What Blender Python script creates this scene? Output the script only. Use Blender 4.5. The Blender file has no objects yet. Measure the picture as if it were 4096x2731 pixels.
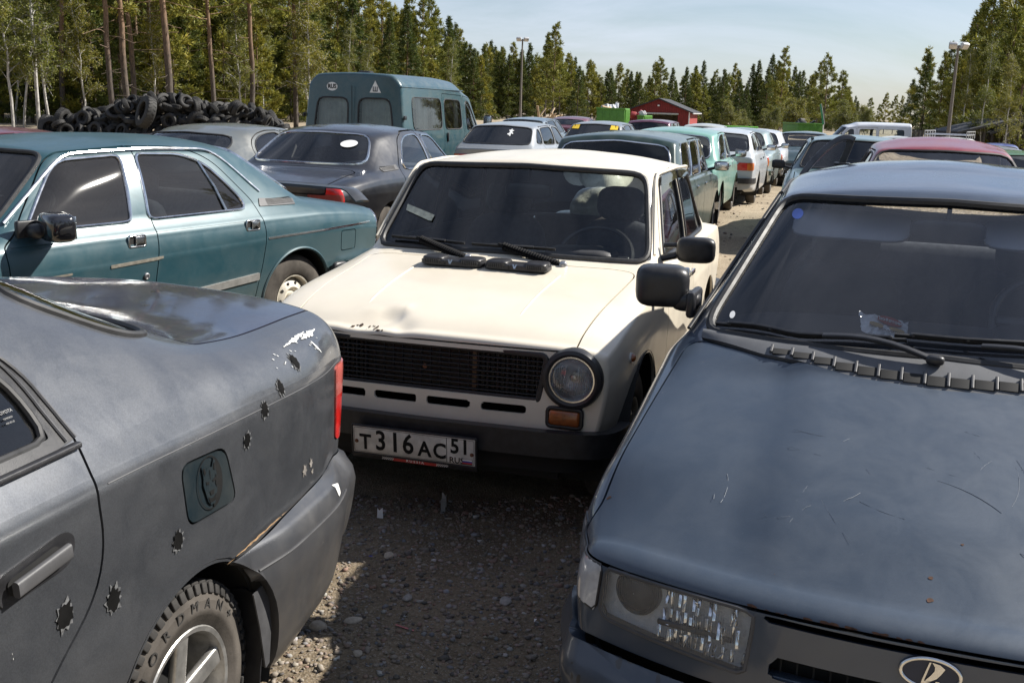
import bpy, bmesh, math, random
import numpy as np
from mathutils import Vector, Matrix

R = math.radians
random.seed(7)
RNG = np.random.default_rng(7)
SC = bpy.context.scene
COL = SC.collection

# ---------------------------------------------------------------- camera
F_PX, PITCH, ROLL, CAM_H = 4237.3, 0.2180, 0.0320, 1.6787
cp, sp = math.cos(PITCH), math.sin(PITCH)
_R0 = np.array([[1, 0, 0], [0, -sp, -cp], [0, cp, -sp]])
_c, _s = math.cos(ROLL), math.sin(ROLL)
CAMR = np.array([[_c, -_s, 0], [_s, _c, 0], [0, 0, 1]]) @ _R0      # world -> camera (right, down, forward)
cam_data = bpy.data.cameras.new('camera')
cam_data.sensor_width = 36.0
cam_data.lens = F_PX / 4096 * 36.0
cam_data.clip_start = 0.05
cam_data.clip_end = 5000
cam = bpy.data.objects.new('camera', cam_data)
COL.objects.link(cam)
M = Matrix.Identity(4)
for i in range(3):
    M[i][0] = CAMR[0][i]
    M[i][1] = -CAMR[1][i]
    M[i][2] = -CAMR[2][i]
M[2][3] = CAM_H
cam.matrix_world = M
SC.camera = cam

def ray(px, py):
    d = CAMR.T @ np.array([(px - 2048) / F_PX, (py - 1365.5) / F_PX, 1.0])
    return d / d[1]

# ---------------------------------------------------------------- sky and sun
SUN_EL, SUN_AZ = R(41), R(74)          # azimuth measured clockwise from +Y: the sun stands to the right of the view
world = bpy.data.worlds.new('World')
SC.world = world
world.use_nodes = True
wn, wl = world.node_tree.nodes, world.node_tree.links
wn.clear()
w_out = wn.new('ShaderNodeOutputWorld')
w_bg = wn.new('ShaderNodeBackground')
w_sky = wn.new('ShaderNodeTexSky')
w_sky.sky_type = 'NISHITA'
w_sky.sun_disc = False
w_sky.sun_elevation = SUN_EL
w_sky.sun_rotation = SUN_AZ
w_sky.air_density = 1.0
w_sky.dust_density = 0.6
w_sky.ozone_density = 3.0
w_co = wn.new('ShaderNodeTexCoord')
w_map = wn.new('ShaderNodeMapping')
w_map.inputs['Scale'].default_value = (1.0, 1.0, 4.0)
w_map.inputs['Rotation'].default_value = (R(8), R(-6), R(20))
w_n = wn.new('ShaderNodeTexNoise')
w_n.inputs['Scale'].default_value = 2.2
w_n.inputs['Detail'].default_value = 7
w_n.inputs['Roughness'].default_value = 0.62
w_n.inputs['Distortion'].default_value = 0.6
w_r = wn.new('ShaderNodeValToRGB')
w_r.color_ramp.elements[0].position = 0.36
w_r.color_ramp.elements[0].color = (0.05, 0.05, 0.05, 1)
w_r.color_ramp.elements[1].position = 0.72
w_r.color_ramp.elements[1].color = (0.58, 0.58, 0.58, 1)
w_mix = wn.new('ShaderNodeMix')
w_mix.data_type = 'RGBA'
w_mix.inputs[7].default_value = (8.9, 9.5, 11.3, 1)      # thin high cloud
wl.new(w_co.outputs['Generated'], w_map.inputs['Vector'])
wl.new(w_map.outputs['Vector'], w_n.inputs['Vector'])
wl.new(w_n.outputs['Fac'], w_r.inputs['Fac'])
wl.new(w_r.outputs['Color'], w_mix.inputs[0])
wl.new(w_sky.outputs['Color'], w_mix.inputs[6])
wl.new(w_mix.outputs[2], w_bg.inputs['Color'])
w_bg.inputs['Strength'].default_value = 0.055
wl.new(w_bg.outputs['Background'], w_out.inputs['Surface'])

sun_data = bpy.data.lights.new('sun', 'SUN')
sun_data.energy = 5.0
sun_data.angle = R(0.53)
sun_data.color = (1.0, 0.95, 0.87)
sun = bpy.data.objects.new('sun', sun_data)
COL.objects.link(sun)
sun.location = (30, 0, 26)
_sd = Vector((math.cos(SUN_EL) * math.sin(SUN_AZ), math.cos(SUN_EL) * math.cos(SUN_AZ), math.sin(SUN_EL)))
sun.rotation_euler = _sd.to_track_quat('Z', 'Y').to_euler()

SC.view_settings.view_transform = 'Standard'
SC.view_settings.look = 'None'
SC.view_settings.exposure = 0.90
SC.view_settings.gamma = 1.0
SC.view_settings.use_curve_mapping = False
SC.render.engine = 'CYCLES'
SC.cycles.use_denoising = True
SC.cycles.max_bounces = 10
SC.cycles.transparent_max_bounces = 24
SC.cycles.sample_clamp_indirect = 8.0
SC.cycles.caustics_reflective = False
SC.cycles.caustics_refractive = False

# ================================================================ materials
MATS = {}
def node_mat(name):
    m = bpy.data.materials.new(name)
    m.use_nodes = True
    nt = m.node_tree
    b = nt.nodes['Principled BSDF']
    return m, nt, b

def lnk(nt, a, b):
    nt.links.new(a, b)

def noise(nt, scale, detail=4, rough=0.55, vec=None, dist=0.0):
    n = nt.nodes.new('ShaderNodeTexNoise')
    n.inputs['Scale'].default_value = scale
    n.inputs['Detail'].default_value = detail
    n.inputs['Roughness'].default_value = rough
    n.inputs['Distortion'].default_value = dist
    if vec is not None:
        lnk(nt, vec, n.inputs['Vector'])
    return n

def ramp(nt, fac, stops):
    r = nt.nodes.new('ShaderNodeValToRGB')
    el = r.color_ramp.elements
    while len(el) < len(stops):
        el.new(0.5)
    for e, (p, c) in zip(el, stops):
        e.position = p
        e.color = (*c, 1) if len(c) == 3 else c
    lnk(nt, fac, r.inputs['Fac'])
    return r

def mixc(nt, fac, a, b, blend='MIX'):
    m = nt.nodes.new('ShaderNodeMix')
    m.data_type = 'RGBA'
    m.blend_type = blend
    for v, i in ((fac, 0), (a, 6), (b, 7)):
        if hasattr(v, 'is_output') or isinstance(v, bpy.types.NodeSocket):
            lnk(nt, v, m.inputs[i])
        elif i == 0:
            m.inputs[0].default_value = v
        else:
            m.inputs[i].default_value = (*v, 1)
    return m.outputs[2]

def objvec(nt, scale=None, rot=None, coord='Object'):
    t = nt.nodes.new('ShaderNodeTexCoord')
    if scale is None and rot is None:
        return t.outputs[coord]
    m = nt.nodes.new('ShaderNodeMapping')
    if scale:
        m.inputs['Scale'].default_value = scale
    if rot:
        m.inputs['Rotation'].default_value = rot
    lnk(nt, t.outputs[coord], m.inputs['Vector'])
    return m.outputs['Vector']

def bump(nt, b, height, strength=0.2, dist=0.01):
    n = nt.nodes.new('ShaderNodeBump')
    n.inputs['Strength'].default_value = strength
    n.inputs['Distance'].default_value = dist
    lnk(nt, height, n.inputs['Height'])
    lnk(nt, n.outputs['Normal'], b.inputs['Normal'])

def plain(name, col, rough=0.5, metal=0.0, var=0.25, vscale=12.0, coat=0.0, bumps=0.0, bscale=60, spec=0.5, emit=None):
    """a plain material whose colour and gloss wander a little"""
    if name in MATS:
        return MATS[name]
    m, nt, b = node_mat(name)
    v = objvec(nt)
    n = noise(nt, vscale, 5, 0.6, v)
    dark = tuple(c * (1 - var) for c in col)
    lite = tuple(min(1, c * (1 + var * 0.7) + 0.004) for c in col)
    r = ramp(nt, n.outputs['Fac'], [(0.3, dark), (0.7, lite)])
    lnk(nt, r.outputs['Color'], b.inputs['Base Color'])
    b.inputs['Metallic'].default_value = metal
    b.inputs['Coat Weight'].default_value = coat
    b.inputs['Specular IOR Level'].default_value = spec
    rr = nt.nodes.new('ShaderNodeMapRange')
    rr.inputs['To Min'].default_value = max(0.02, rough - 0.1)
    rr.inputs['To Max'].default_value = min(1, rough + 0.12)
    lnk(nt, n.outputs['Fac'], rr.inputs['Value'])
    lnk(nt, rr.outputs['Result'], b.inputs['Roughness'])
    if bumps:
        n2 = noise(nt, bscale, 4, 0.6, v)
        bump(nt, b, n2.outputs['Fac'], bumps, 0.01)
    MATS[name] = m
    return m

def paint(name, col, rough=0.32, metal=0.0, coat=0.6, coat_rough=0.08, dust=0.25, dust_col=(0.32, 0.28, 0.22), flake=0.0,
          scratches=0.0, chips=0.0, chip_col=(0.6, 0.6, 0.6), rust=0.0, grime=0.0):
    """weathered car paint: uneven gloss, a film of dust, chips and scratches"""
    m, nt, b = node_mat(name)
    v = objvec(nt)
    base = None
    n1 = noise(nt, 1.7, 6, 0.6, v)
    r1 = ramp(nt, n1.outputs['Fac'], [(0.3, tuple(c * 0.9 for c in col)), (0.7, tuple(min(1, c * 1.07) for c in col))])
    c = r1.outputs['Color']
    if flake:
        fl = nt.nodes.new('ShaderNodeTexVoronoi')
        fl.inputs['Scale'].default_value = 420
        lnk(nt, v, fl.inputs['Vector'])
        fr = ramp(nt, fl.outputs['Color'], [(0.2, (1 - flake,) * 3), (0.8, (1 + flake,) * 3)])
        c = mixc(nt, 1.0, c, fr.outputs['Color'], 'MULTIPLY')
    # dust film
    n2 = noise(nt, 6.0, 8, 0.68, v, 0.4)
    d = ramp(nt, n2.outputs['Fac'], [(0.38, (0, 0, 0)), (0.75, (dust,) * 3)])
    c = mixc(nt, d.outputs['Color'], c, dust_col)
    # fine specks
    n3 = noise(nt, 140, 3, 0.7, v)
    sp_ = ramp(nt, n3.outputs['Fac'], [(0.70, (0, 0, 0)), (0.76, (min(1, dust * 1.6),) * 3)])
    c = mixc(nt, sp_.outputs['Color'], c, tuple(min(1, x * 1.5 + 0.1) for x in dust_col))
    if grime:
        gv = objvec(nt, (1, 1, 1))
        sx = nt.nodes.new('ShaderNodeSeparateXYZ')
        lnk(nt, gv, sx.inputs[0])
        gr = nt.nodes.new('ShaderNodeMapRange')
        gr.inputs['From Min'].default_value = 0.62
        gr.inputs['From Max'].default_value = 0.22
        lnk(nt, sx.outputs['Z'], gr.inputs['Value'])
        ng = noise(nt, 9, 7, 0.7, v)
        mg = nt.nodes.new('ShaderNodeMath'); mg.operation = 'MULTIPLY'
        lnk(nt, gr.outputs[0], mg.inputs[0]); lnk(nt, ng.outputs['Fac'], mg.inputs[1])
        mg2 = nt.nodes.new('ShaderNodeMath'); mg2.operation = 'MULTIPLY'; mg2.inputs[1].default_value = grime
        mg2.use_clamp = True
        lnk(nt, mg.outputs[0], mg2.inputs[0])
        c = mixc(nt, mg2.outputs[0], c, (0.23, 0.19, 0.14))
    if scratches:
        for ang, sc in ((0.5, 5.0), (-0.7, 6.5), (1.2, 4.2)):
            sv = objvec(nt, (sc * 0.55, sc * 9, sc * 0.5), (0, 0, ang))
            wv = nt.nodes.new('ShaderNodeTexVoronoi')
            wv.feature = 'DISTANCE_TO_EDGE'
            wv.inputs['Scale'].default_value = 1.0
            lnk(nt, sv, wv.inputs['Vector'])
            wr = ramp(nt, wv.outputs['Distance'], [(0.0, (1, 1, 1)), (0.012, (0, 0, 0))])
            msk = noise(nt, 3.1 * sc / 5, 3, 0.6, v)
            mr = ramp(nt, msk.outputs['Fac'], [(0.56, (0, 0, 0)), (0.72, (scratches,) * 3)])
            mm = mixc(nt, 1.0, wr.outputs['Color'], mr.outputs['Color'], 'MULTIPLY')
            c = mixc(nt, mm, c, (0.55, 0.56, 0.58))
    if chips:
        nc = noise(nt, 26, 4, 0.75, v)
        cr = ramp(nt, nc.outputs['Fac'], [(0.735, (0, 0, 0)), (0.745, (chips,) * 3)])
        c = mixc(nt, cr.outputs['Color'], c, chip_col)
    if rust:
        nr = noise(nt, 34, 8, 0.8, v)
        rr = ramp(nt, nr.outputs['Fac'], [(0.665, (0, 0, 0)), (0.73, (rust,) * 3)])
        c = mixc(nt, rr.outputs['Color'], c, (0.16, 0.06, 0.02))
    lnk(nt, c, b.inputs['Base Color'])
    b.inputs['Metallic'].default_value = metal
    rg = nt.nodes.new('ShaderNodeMapRange')
    rg.inputs['From Min'].default_value = 0.3
    rg.inputs['From Max'].default_value = 0.75
    rg.inputs['To Min'].default_value = rough
    rg.inputs['To Max'].default_value = min(1, rough + 0.22)
    lnk(nt, n2.outputs['Fac'], rg.inputs['Value'])
    lnk(nt, rg.outputs['Result'], b.inputs['Roughness'])
    b.inputs['Coat Weight'].default_value = coat
    cg = nt.nodes.new('ShaderNodeMapRange')
    cg.inputs['From Min'].default_value = 0.3
    cg.inputs['From Max'].default_value = 0.75
    cg.inputs['To Min'].default_value = coat_rough
    cg.inputs['To Max'].default_value = coat_rough + 0.14
    lnk(nt, n2.outputs['Fac'], cg.inputs['Value'])
    lnk(nt, cg.outputs['Result'], b.inputs['Coat Roughness'])
    # gentle waviness of pressed steel
    nb = noise(nt, 3.5, 2, 0.4, v)
    bump(nt, b, nb.outputs['Fac'], 0.02, 0.010)
    MATS[name] = m
    return m

def glass(name, tint=(0.78, 0.84, 0.82), dirt=0.12, dirt_col=(0.45, 0.43, 0.40), gloss=0.02, smear=(1, 1, 1)):
    """a single thin sheet: tinted see-through plus a fresnel reflection, with dust on it"""
    m = bpy.data.materials.new(name)
    m.use_nodes = True
    nt = m.node_tree
    nt.nodes.clear()
    out = nt.nodes.new('ShaderNodeOutputMaterial')
    tr = nt.nodes.new('ShaderNodeBsdfTransparent')
    tr.inputs['Color'].default_value = (*tint, 1)
    gl = nt.nodes.new('ShaderNodeBsdfGlossy')
    gl.inputs['Roughness'].default_value = gloss
    fr = nt.nodes.new('ShaderNodeFresnel')
    fr.inputs['IOR'].default_value = 1.52
    fm = nt.nodes.new('ShaderNodeMath'); fm.operation = 'MULTIPLY'; fm.inputs[1].default_value = 1.45; fm.use_clamp = True
    lnk(nt, fr.outputs[0], fm.inputs[0])
    mx = nt.nodes.new('ShaderNodeMixShader')
    lnk(nt, fm.outputs[0], mx.inputs[0])
    lnk(nt, tr.outputs[0], mx.inputs[1])
    lnk(nt, gl.outputs[0], mx.inputs[2])
    df = nt.nodes.new('ShaderNodeBsdfDiffuse')
    df.inputs['Color'].default_value = (*dirt_col, 1)
    v = objvec(nt, smear)
    n = noise(nt, 2.6, 8, 0.7, v, 0.3)
    n2 = noise(nt, 90, 3, 0.7, objvec(nt))
    r = ramp(nt, n.outputs['Fac'], [(0.25, (dirt * 0.25,) * 3), (0.8, (dirt,) * 3)])
    r2 = ramp(nt, n2.outputs['Fac'], [(0.68, (0, 0, 0)), (0.76, (min(0.5, dirt * 2.2),) * 3)])
    ad = mixc(nt, 1.0, r.outputs['Color'], r2.outputs['Color'], 'ADD')
    mx2 = nt.nodes.new('ShaderNodeMixShader')
    lnk(nt, ad, mx2.inputs[0])
    lnk(nt, mx.outputs[0], mx2.inputs[1])
    lnk(nt, df.outputs[0], mx2.inputs[2])
    lnk(nt, mx2.outputs[0], out.inputs['Surface'])
    MATS[name] = m
    return m

# ================================================================ mesh helpers
class Surf:
    """triangles with vertex normals"""
    def __init__(s, V, T, N=None):
        s.V = np.asarray(V, float).reshape(-1, 3)
        s.T = np.asarray(T, int).reshape(-1, 3)
        s.N = N
    def normals(s):
        if s.N is None:
            e1 = s.V[s.T[:, 1]] - s.V[s.T[:, 0]]
            e2 = s.V[s.T[:, 2]] - s.V[s.T[:, 0]]
            fn = np.cross(e1, e2)
            N = np.zeros_like(s.V)
            for k in range(3):
                np.add.at(N, s.T[:, k], fn)
            s.N = N / np.maximum(np.linalg.norm(N, axis=1, keepdims=True), 1e-12)
        return s.N
    def compact(s):
        u = np.zeros(len(s.V), bool); u[s.T.ravel()] = True
        inv = np.cumsum(u) - 1
        return Surf(s.V[u], inv[s.T], None if s.N is None else s.N[u])
    def offset(s, d):
        return Surf(s.V + s.normals() * d, s.T, s.N)
    def moved(s, m):
        V = s.V @ np.array(m.to_3x3()).T + np.array(m.translation)
        return Surf(V, s.T)
    def empty(s):
        return len(s.T) == 0

def uniq_edges(e):
    e = np.sort(e, 1)
    k = e[:, 0].astype(np.int64) * (e.max() + 1 if len(e) else 1) + e[:, 1]
    _, first, inv, cnt = np.unique(k, return_index=True, return_inverse=True, return_counts=True)
    return e[first], inv.ravel(), cnt

def join(*ss):
    ss = [x for x in ss if x is not None and len(x.T)]
    if not ss:
        return Surf(np.zeros((0, 3)), np.zeros((0, 3), int))
    V, T, N, o = [], [], [], 0
    for x in ss:
        V.append(x.V); T.append(x.T + o); o += len(x.V)
        N.append(x.normals())
    return Surf(np.concatenate(V), np.concatenate(T), np.concatenate(N))

def grid(P, flip=False, cu=False, cv=False):
    P = np.asarray(P, float)
    nu, nv = P.shape[:2]
    idx = np.arange(nu * nv).reshape(nu, nv)
    if cu:
        idx = np.vstack([idx, idx[:1]])
    if cv:
        idx = np.hstack([idx, idx[:, :1]])
    a, b, c, d = idx[:-1, :-1].ravel(), idx[1:, :-1].ravel(), idx[1:, 1:].ravel(), idx[:-1, 1:].ravel()
    T = np.concatenate([np.stack([a, b, c], 1), np.stack([a, c, d], 1)])
    if flip:
        T = T[:, ::-1]
    return Surf(P.reshape(-1, 3), T)

def cut(S, f):
    """split a surface along f(V)=0 -> (part where f<0, part where f>0)"""
    if S.empty():
        return S, S
    N = S.normals()
    w = f(S.V).astype(float)
    w = np.where(np.abs(w) < 1e-7, 1e-7, w)
    sg = w > 0
    k = sg[S.T].sum(1)
    Tn, Tp = [S.T[k == 0]], [S.T[k == 3]]
    V, NN = S.V, N
    mix = (k == 1) | (k == 2)
    if mix.any():
        t = S.T[mix]
        kk = k[mix]
        lone = np.where((kk == 1)[:, None], sg[t], ~sg[t]).argmax(1)
        r = np.arange(len(t))
        a, b, c = t[r, lone], t[r, (lone + 1) % 3], t[r, (lone + 2) % 3]
        e = np.concatenate([np.stack([a, b], 1), np.stack([a, c], 1)])
        ue, inv, _ = uniq_edges(e)
        s0, s1 = w[ue[:, 0]], w[ue[:, 1]]
        q = (s0 / (s0 - s1))[:, None]
        nv = V[ue[:, 0]] * (1 - q) + V[ue[:, 1]] * q
        nn = N[ue[:, 0]] * (1 - q) + N[ue[:, 1]] * q
        nn /= np.maximum(np.linalg.norm(nn, axis=1, keepdims=True), 1e-12)
        o = len(V)
        V = np.concatenate([V, nv]); NN = np.concatenate([N, nn])
        ab, ac = inv[:len(t)] + o, inv[len(t):] + o
        t1 = np.stack([a, ab, ac], 1)
        t2 = np.concatenate([np.stack([ab, b, c], 1), np.stack([ab, c, ac], 1)])
        pos1 = kk == 1
        p2 = np.concatenate([pos1, pos1])
        Tp.append(t1[pos1]); Tn.append(t2[p2])
        Tn.append(t1[~pos1]); Tp.append(t2[~p2])
    return (Surf(V, np.concatenate(Tn), NN).compact(), Surf(V, np.concatenate(Tp), NN).compact())

def keep(S, m):
    return Surf(S.V, S.T[m], S.normals()).compact()

def refine(S, n=1):
    for _ in range(n):
        N = S.normals()
        ue, inv, _ = uniq_edges(np.concatenate([S.T[:, [0, 1]], S.T[:, [1, 2]], S.T[:, [2, 0]]]))
        m = len(S.T); o = len(S.V)
        V = np.concatenate([S.V, (S.V[ue[:, 0]] + S.V[ue[:, 1]]) / 2])
        nn = N[ue[:, 0]] + N[ue[:, 1]]
        nn /= np.maximum(np.linalg.norm(nn, axis=1, keepdims=True), 1e-12)
        ab, bc, ca = inv[:m] + o, inv[m:2 * m] + o, inv[2 * m:] + o
        a, b, c = S.T.T
        T = np.concatenate([np.stack(x, 1) for x in ((a, ab, ca), (ab, b, bc), (ca, bc, c), (ab, bc, ca))])
        S = Surf(V, T, np.concatenate([N, nn]))
    return S

def border(S):
    """directed boundary edges"""
    e = np.concatenate([S.T[:, [0, 1]], S.T[:, [1, 2]], S.T[:, [2, 0]]])
    _, inv, cnt = uniq_edges(e)
    return e[cnt[inv] == 1]

def rimmed(S, d=0.012):
    """panel with its edge turned inwards"""
    if S.empty():
        return S
    N = S.normals()
    b = border(S)
    u, inv = np.unique(b.ravel(), return_inverse=True)
    inv = inv.reshape(-1, 2)
    o = len(S.V)
    top = S.V[u]; bot = S.V[u] - N[u] * d
    V = np.concatenate([S.V, top, bot])
    n = len(u)
    T2 = np.concatenate([np.stack([inv[:, 1] + o, inv[:, 0] + o, inv[:, 0] + o + n], 1),
                         np.stack([inv[:, 1] + o, inv[:, 0] + o + n, inv[:, 1] + o + n], 1)])
    R_ = Surf(np.concatenate([top, bot]), T2 - o)
    rn = R_.normals()
    return Surf(V, np.concatenate([S.T, T2]), np.concatenate([N, rn]))

def skirt(S, vec):
    """wall hanging from the border of S along vec"""
    b = border(S); a, c = S.V[b[:, 0]], S.V[b[:, 1]]; v = np.asarray(vec, float); n = len(b)
    V = np.concatenate([a, c, c + v, a + v]); i = np.arange(n)
    return Surf(V, np.concatenate([np.stack([i, i + n, i + 2 * n], 1), np.stack([i, i + 2 * n, i + 3 * n], 1)]))

def loops(S):
    b = border(S)
    nxt = {}
    for a, c in b:
        nxt.setdefault(int(a), []).append(int(c))
    out = []
    while nxt:
        a = next(iter(nxt)); st = a; L = []
        while a in nxt:
            L.append(a)
            l = nxt[a]; c = l.pop()
            if not l:
                del nxt[a]
            a = c
            if a == st:
                break
        if len(L) > 3 and a == st:
            out.append((S.V[L], S.normals()[L]))
    return sorted(out, key=lambda l: -np.linalg.norm(np.diff(l[0], axis=0), axis=1).sum())

def even(P, step, closed=False, extra=None):
    P = np.asarray(P, float)
    if closed:
        P = np.concatenate([P, P[:1]])
        if extra is not None:
            extra = np.concatenate([extra, extra[:1]])
    d = np.concatenate([[0], np.cumsum(np.linalg.norm(np.diff(P, axis=0), axis=1))])
    n = max(3, int(round(d[-1] / step)) + 1)
    q = np.linspace(0, d[-1], n)
    if closed:
        q = q[:-1]
    o = np.stack([np.interp(q, d, P[:, i]) for i in range(P.shape[1])], 1)
    if extra is not None:
        x = np.stack([np.interp(q, d, extra[:, i]) for i in range(3)], 1)
        x /= np.linalg.norm(x, axis=1, keepdims=True)
        return o, x
    return o

def smooth_line(P, it=2, closed=False):
    P = np.asarray(P, float)
    for _ in range(it):
        if closed:
            P = (np.roll(P, 1, 0) + 2 * P + np.roll(P, -1, 0)) / 4
        else:
            Q = P.copy(); Q[1:-1] = (P[:-2] + 2 * P[1:-1] + P[2:]) / 4; P = Q
    return P

def sweep(path, prof, closed=False, up=(0, 0, 1), ups=None, cap=True):
    """sweep profile (a along side, b along up) on a path; side = tangent x up"""
    P = np.asarray(path, float); n = len(P)
    if closed:
        t = np.roll(P, -1, 0) - np.roll(P, 1, 0)
    else:
        t = np.gradient(P, axis=0)
    t /= np.maximum(np.linalg.norm(t, axis=1, keepdims=True), 1e-12)
    U = np.tile(np.asarray(up, float), (n, 1)) if ups is None else np.asarray(ups, float)
    sd = np.cross(t, U); sd /= np.maximum(np.linalg.norm(sd, axis=1, keepdims=True), 1e-12)
    U = np.cross(sd, t)
    prof = np.asarray(prof, float)
    G = P[:, None] + sd[:, None] * prof[None, :, :1] + U[:, None] * prof[None, :, 1:2]
    S = grid(G, cu=closed, cv=True)
    if cap and not closed:
        m = len(prof)
        V = S.V; T = [S.T]
        for row, fl in ((0, 0), (n - 1, 1)):
            ctr = len(V); V = np.concatenate([V, G[row].mean(0)[None]])
            i = np.arange(m) + row * m; j = np.roll(i, -1)
            tt = np.stack([np.full(m, ctr), i, j], 1)
            T.append(tt if not fl else tt[:, ::-1])
        S = Surf(V, np.concatenate(T))
    return S

def circ(r, n=8, r2=None):
    a = np.linspace(0, 2 * np.pi, n, endpoint=False)
    return np.stack([np.cos(a) * r, np.sin(a) * (r2 or r)], 1)

def tube(path, r, closed=False, n=8, ups=None, up=(0.02, 0.05, 1)):
    return sweep(path, circ(r, n), closed, up=up, ups=ups)

def rrect(w, h, r, n=3):
    """rounded rectangle outline, centred"""
    out = []
    for sx, sy, a0 in ((1, 1, 0), (-1, 1, 90), (-1, -1, 180), (1, -1, 270)):
        for k in range(n + 1):
            a = R(a0 + 90 * k / n)
            out.append((sx * (w / 2 - r) + r * math.cos(a), sy * (h / 2 - r) + r * math.sin(a)))
    return np.array(out)

def box(c, s, bev=0.0, rz=0.0, rot=None):
    """box centred at c with sizes s; bevelled edges"""
    s = np.asarray(s, float) / 2
    if bev <= 0:
        V = np.array([[x, y, z] for x in (-1, 1) for y in (-1, 1) for z in (-1, 1)], float) * s
        Q = [(0, 1, 3, 2), (4, 6, 7, 5), (0, 4, 5, 1), (2, 3, 7, 6), (0, 2, 6, 4), (1, 5, 7, 3)]
        V2, T = [], []
        for q in Q:
            o = len(V2); V2 += [V[i] for i in q]; T += [(o, o + 1, o + 2), (o, o + 2, o + 3)]
        S = Surf(np.array(V2), T)
    else:
        pr = rrect(s[0] * 2, s[1] * 2, min(bev, s[0] * .98, s[1] * .98), 3)
        rings = []
        b = min(bev, s[2] * .98)
        for z, ins in ((-s[2], b), (-s[2] + b * .3, b * .3), (-s[2] + b, 0), (s[2] - b, 0), (s[2] - b * .3, b * .3), (s[2], b)):
            k = np.maximum(1 - ins / s[:2], .02)
            rings.append(np.c_[pr * k, np.full(len(pr), z)])
        n = len(pr)
        S = grid(np.array(rings), cv=True, flip=True)
        V = np.concatenate([S.V, [[0, 0, -s[2]], [0, 0, s[2]]]])
        i = np.arange(n); j = np.roll(i, -1); o = 5 * n
        T = np.concatenate([S.T, np.stack([np.full(n, len(V) - 2), j, i], 1), np.stack([np.full(n, len(V) - 1), i + o, j + o], 1)])
        S = Surf(V, T)
    if rot is not None:
        S.V = S.V @ np.array(rot.to_3x3()).T
    if rz:
        c_, s_ = math.cos(rz), math.sin(rz)
        S.V = S.V @ np.array([[c_, s_, 0], [-s_, c_, 0], [0, 0, 1]])
    S.V = S.V + np.asarray(c, float)
    S.N = None
    return S

def blob(c, s, e=2.6, nu=20, nv=14, rot=None):
    """superellipsoid: rounded lump"""
    a = np.linspace(0, 2 * np.pi, nu, endpoint=False)
    b = np.linspace(-np.pi / 2, np.pi / 2, nv)
    f = lambda x: np.sign(x) * np.abs(x) ** (2 / e)
    X = f(np.cos(b))[:, None] * f(np.cos(a))[None]
    Y = f(np.cos(b))[:, None] * f(np.sin(a))[None]
    Z = f(np.sin(b))[:, None] * np.ones(nu)[None]
    P = np.stack([X * s[0] / 2, Y * s[1] / 2, Z * s[2] / 2], -1)
    S = grid(P, cv=True, flip=True)
    if rot is not None:
        S.V = S.V @ np.array(rot.to_3x3()).T
    S.V = S.V + np.asarray(c, float)
    return S

def lathe(prof, n=32, c=(0, 0, 0), axis=(0, 1, 0), a0=0, a1=2 * math.pi):
    """spin profile of (radius, offset along axis)"""
    prof = np.asarray(prof, float)
    full = abs(a1 - a0 - 2 * math.pi) < 1e-6
    a = np.linspace(a0, a1, n, endpoint=not full)
    ax = np.asarray(axis, float); ax /= np.linalg.norm(ax)
    ref = np.array([0, 0, 1.0]) if abs(ax[2]) < 0.9 else np.array([1.0, 0, 0])
    u = np.cross(ref, ax); u /= np.linalg.norm(u); w = np.cross(ax, u)
    rad = np.cos(a)[:, None] * u + np.sin(a)[:, None] * w
    P = prof[None, :, :1] * rad[:, None] + prof[None, :, 1:2] * ax + np.asarray(c, float)
    return grid(P, cu=full, flip=False)

def roundpoly(poly, r, n=5):
    poly = np.asarray(poly, float)
    m = len(poly); out = []
    rs = r if hasattr(r, '__len__') else [r] * m
    for i in range(m):
        p, a, b = poly[i], poly[i - 1], poly[(i + 1) % m]
        la, lb = np.linalg.norm(a - p), np.linalg.norm(b - p)
        if rs[i] <= 0:
            out.append(p); continue
        A = p + (a - p) * min(rs[i] / la, .48); B = p + (b - p) * min(rs[i] / lb, .48)
        for t in np.linspace(0, 1, n):
            out.append(A * (1 - t) ** 2 + 2 * p * t * (1 - t) + B * t * t)
    return np.array(out)

def psdf(Q, poly):
    """signed distance of 2-D points to a polygon, negative inside"""
    poly = np.asarray(poly, float)
    lo, hi = poly.min(0) - 0.25, poly.max(0) + 0.25
    out = np.full(len(Q), 0.25)
    near = np.all((Q > lo) & (Q < hi), 1)
    q = Q[near]
    if not len(q):
        return out
    a = poly; b = np.roll(poly, -1, 0)
    d = np.full(len(q), 1e9); ins = np.zeros(len(q), bool)
    for p0, p1 in zip(a, b):
        e = p1 - p0
        t = np.clip(((q - p0) @ e) / max(e @ e, 1e-12), 0, 1)
        v = q - p0 - t[:, None] * e
        d = np.minimum(d, (v * v).sum(1))
        c = ((p0[1] > q[:, 1]) != (p1[1] > q[:, 1]))
        if abs(e[1]) > 1e-12:
            ins ^= c & (q[:, 0] < p0[0] + e[0] * (q[:, 1] - p0[1]) / e[1])
    d = np.sqrt(d)
    out[near] = np.where(ins, -d, d)
    return out

def side_f(poly, s=0, ymin=0.2, grow=0.0):
    """cutter in side view; s=+1 left only, -1 right only, 0 both"""
    def f(V):
        w = psdf(V[:, [0, 2]], poly) - grow
        y = np.abs(V[:, 1]) if s == 0 else V[:, 1] * s
        return np.maximum(w, (ymin - y))
    return f

def end_f(poly, xlim, sgn=1, grow=0.0):
    """cutter in front (sgn=1) or rear (-1) view; poly in (y,z)"""
    def f(V):
        return np.maximum(psdf(V[:, [1, 2]], poly) - grow, (xlim - V[:, 0]) * sgn)
    return f

def top_f(poly, zmin=0.5, grow=0.0):
    def f(V):
        return np.maximum(psdf(V[:, :2], poly) - grow, (zmin(V) if callable(zmin) else zmin) - V[:, 2])
    return f

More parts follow.
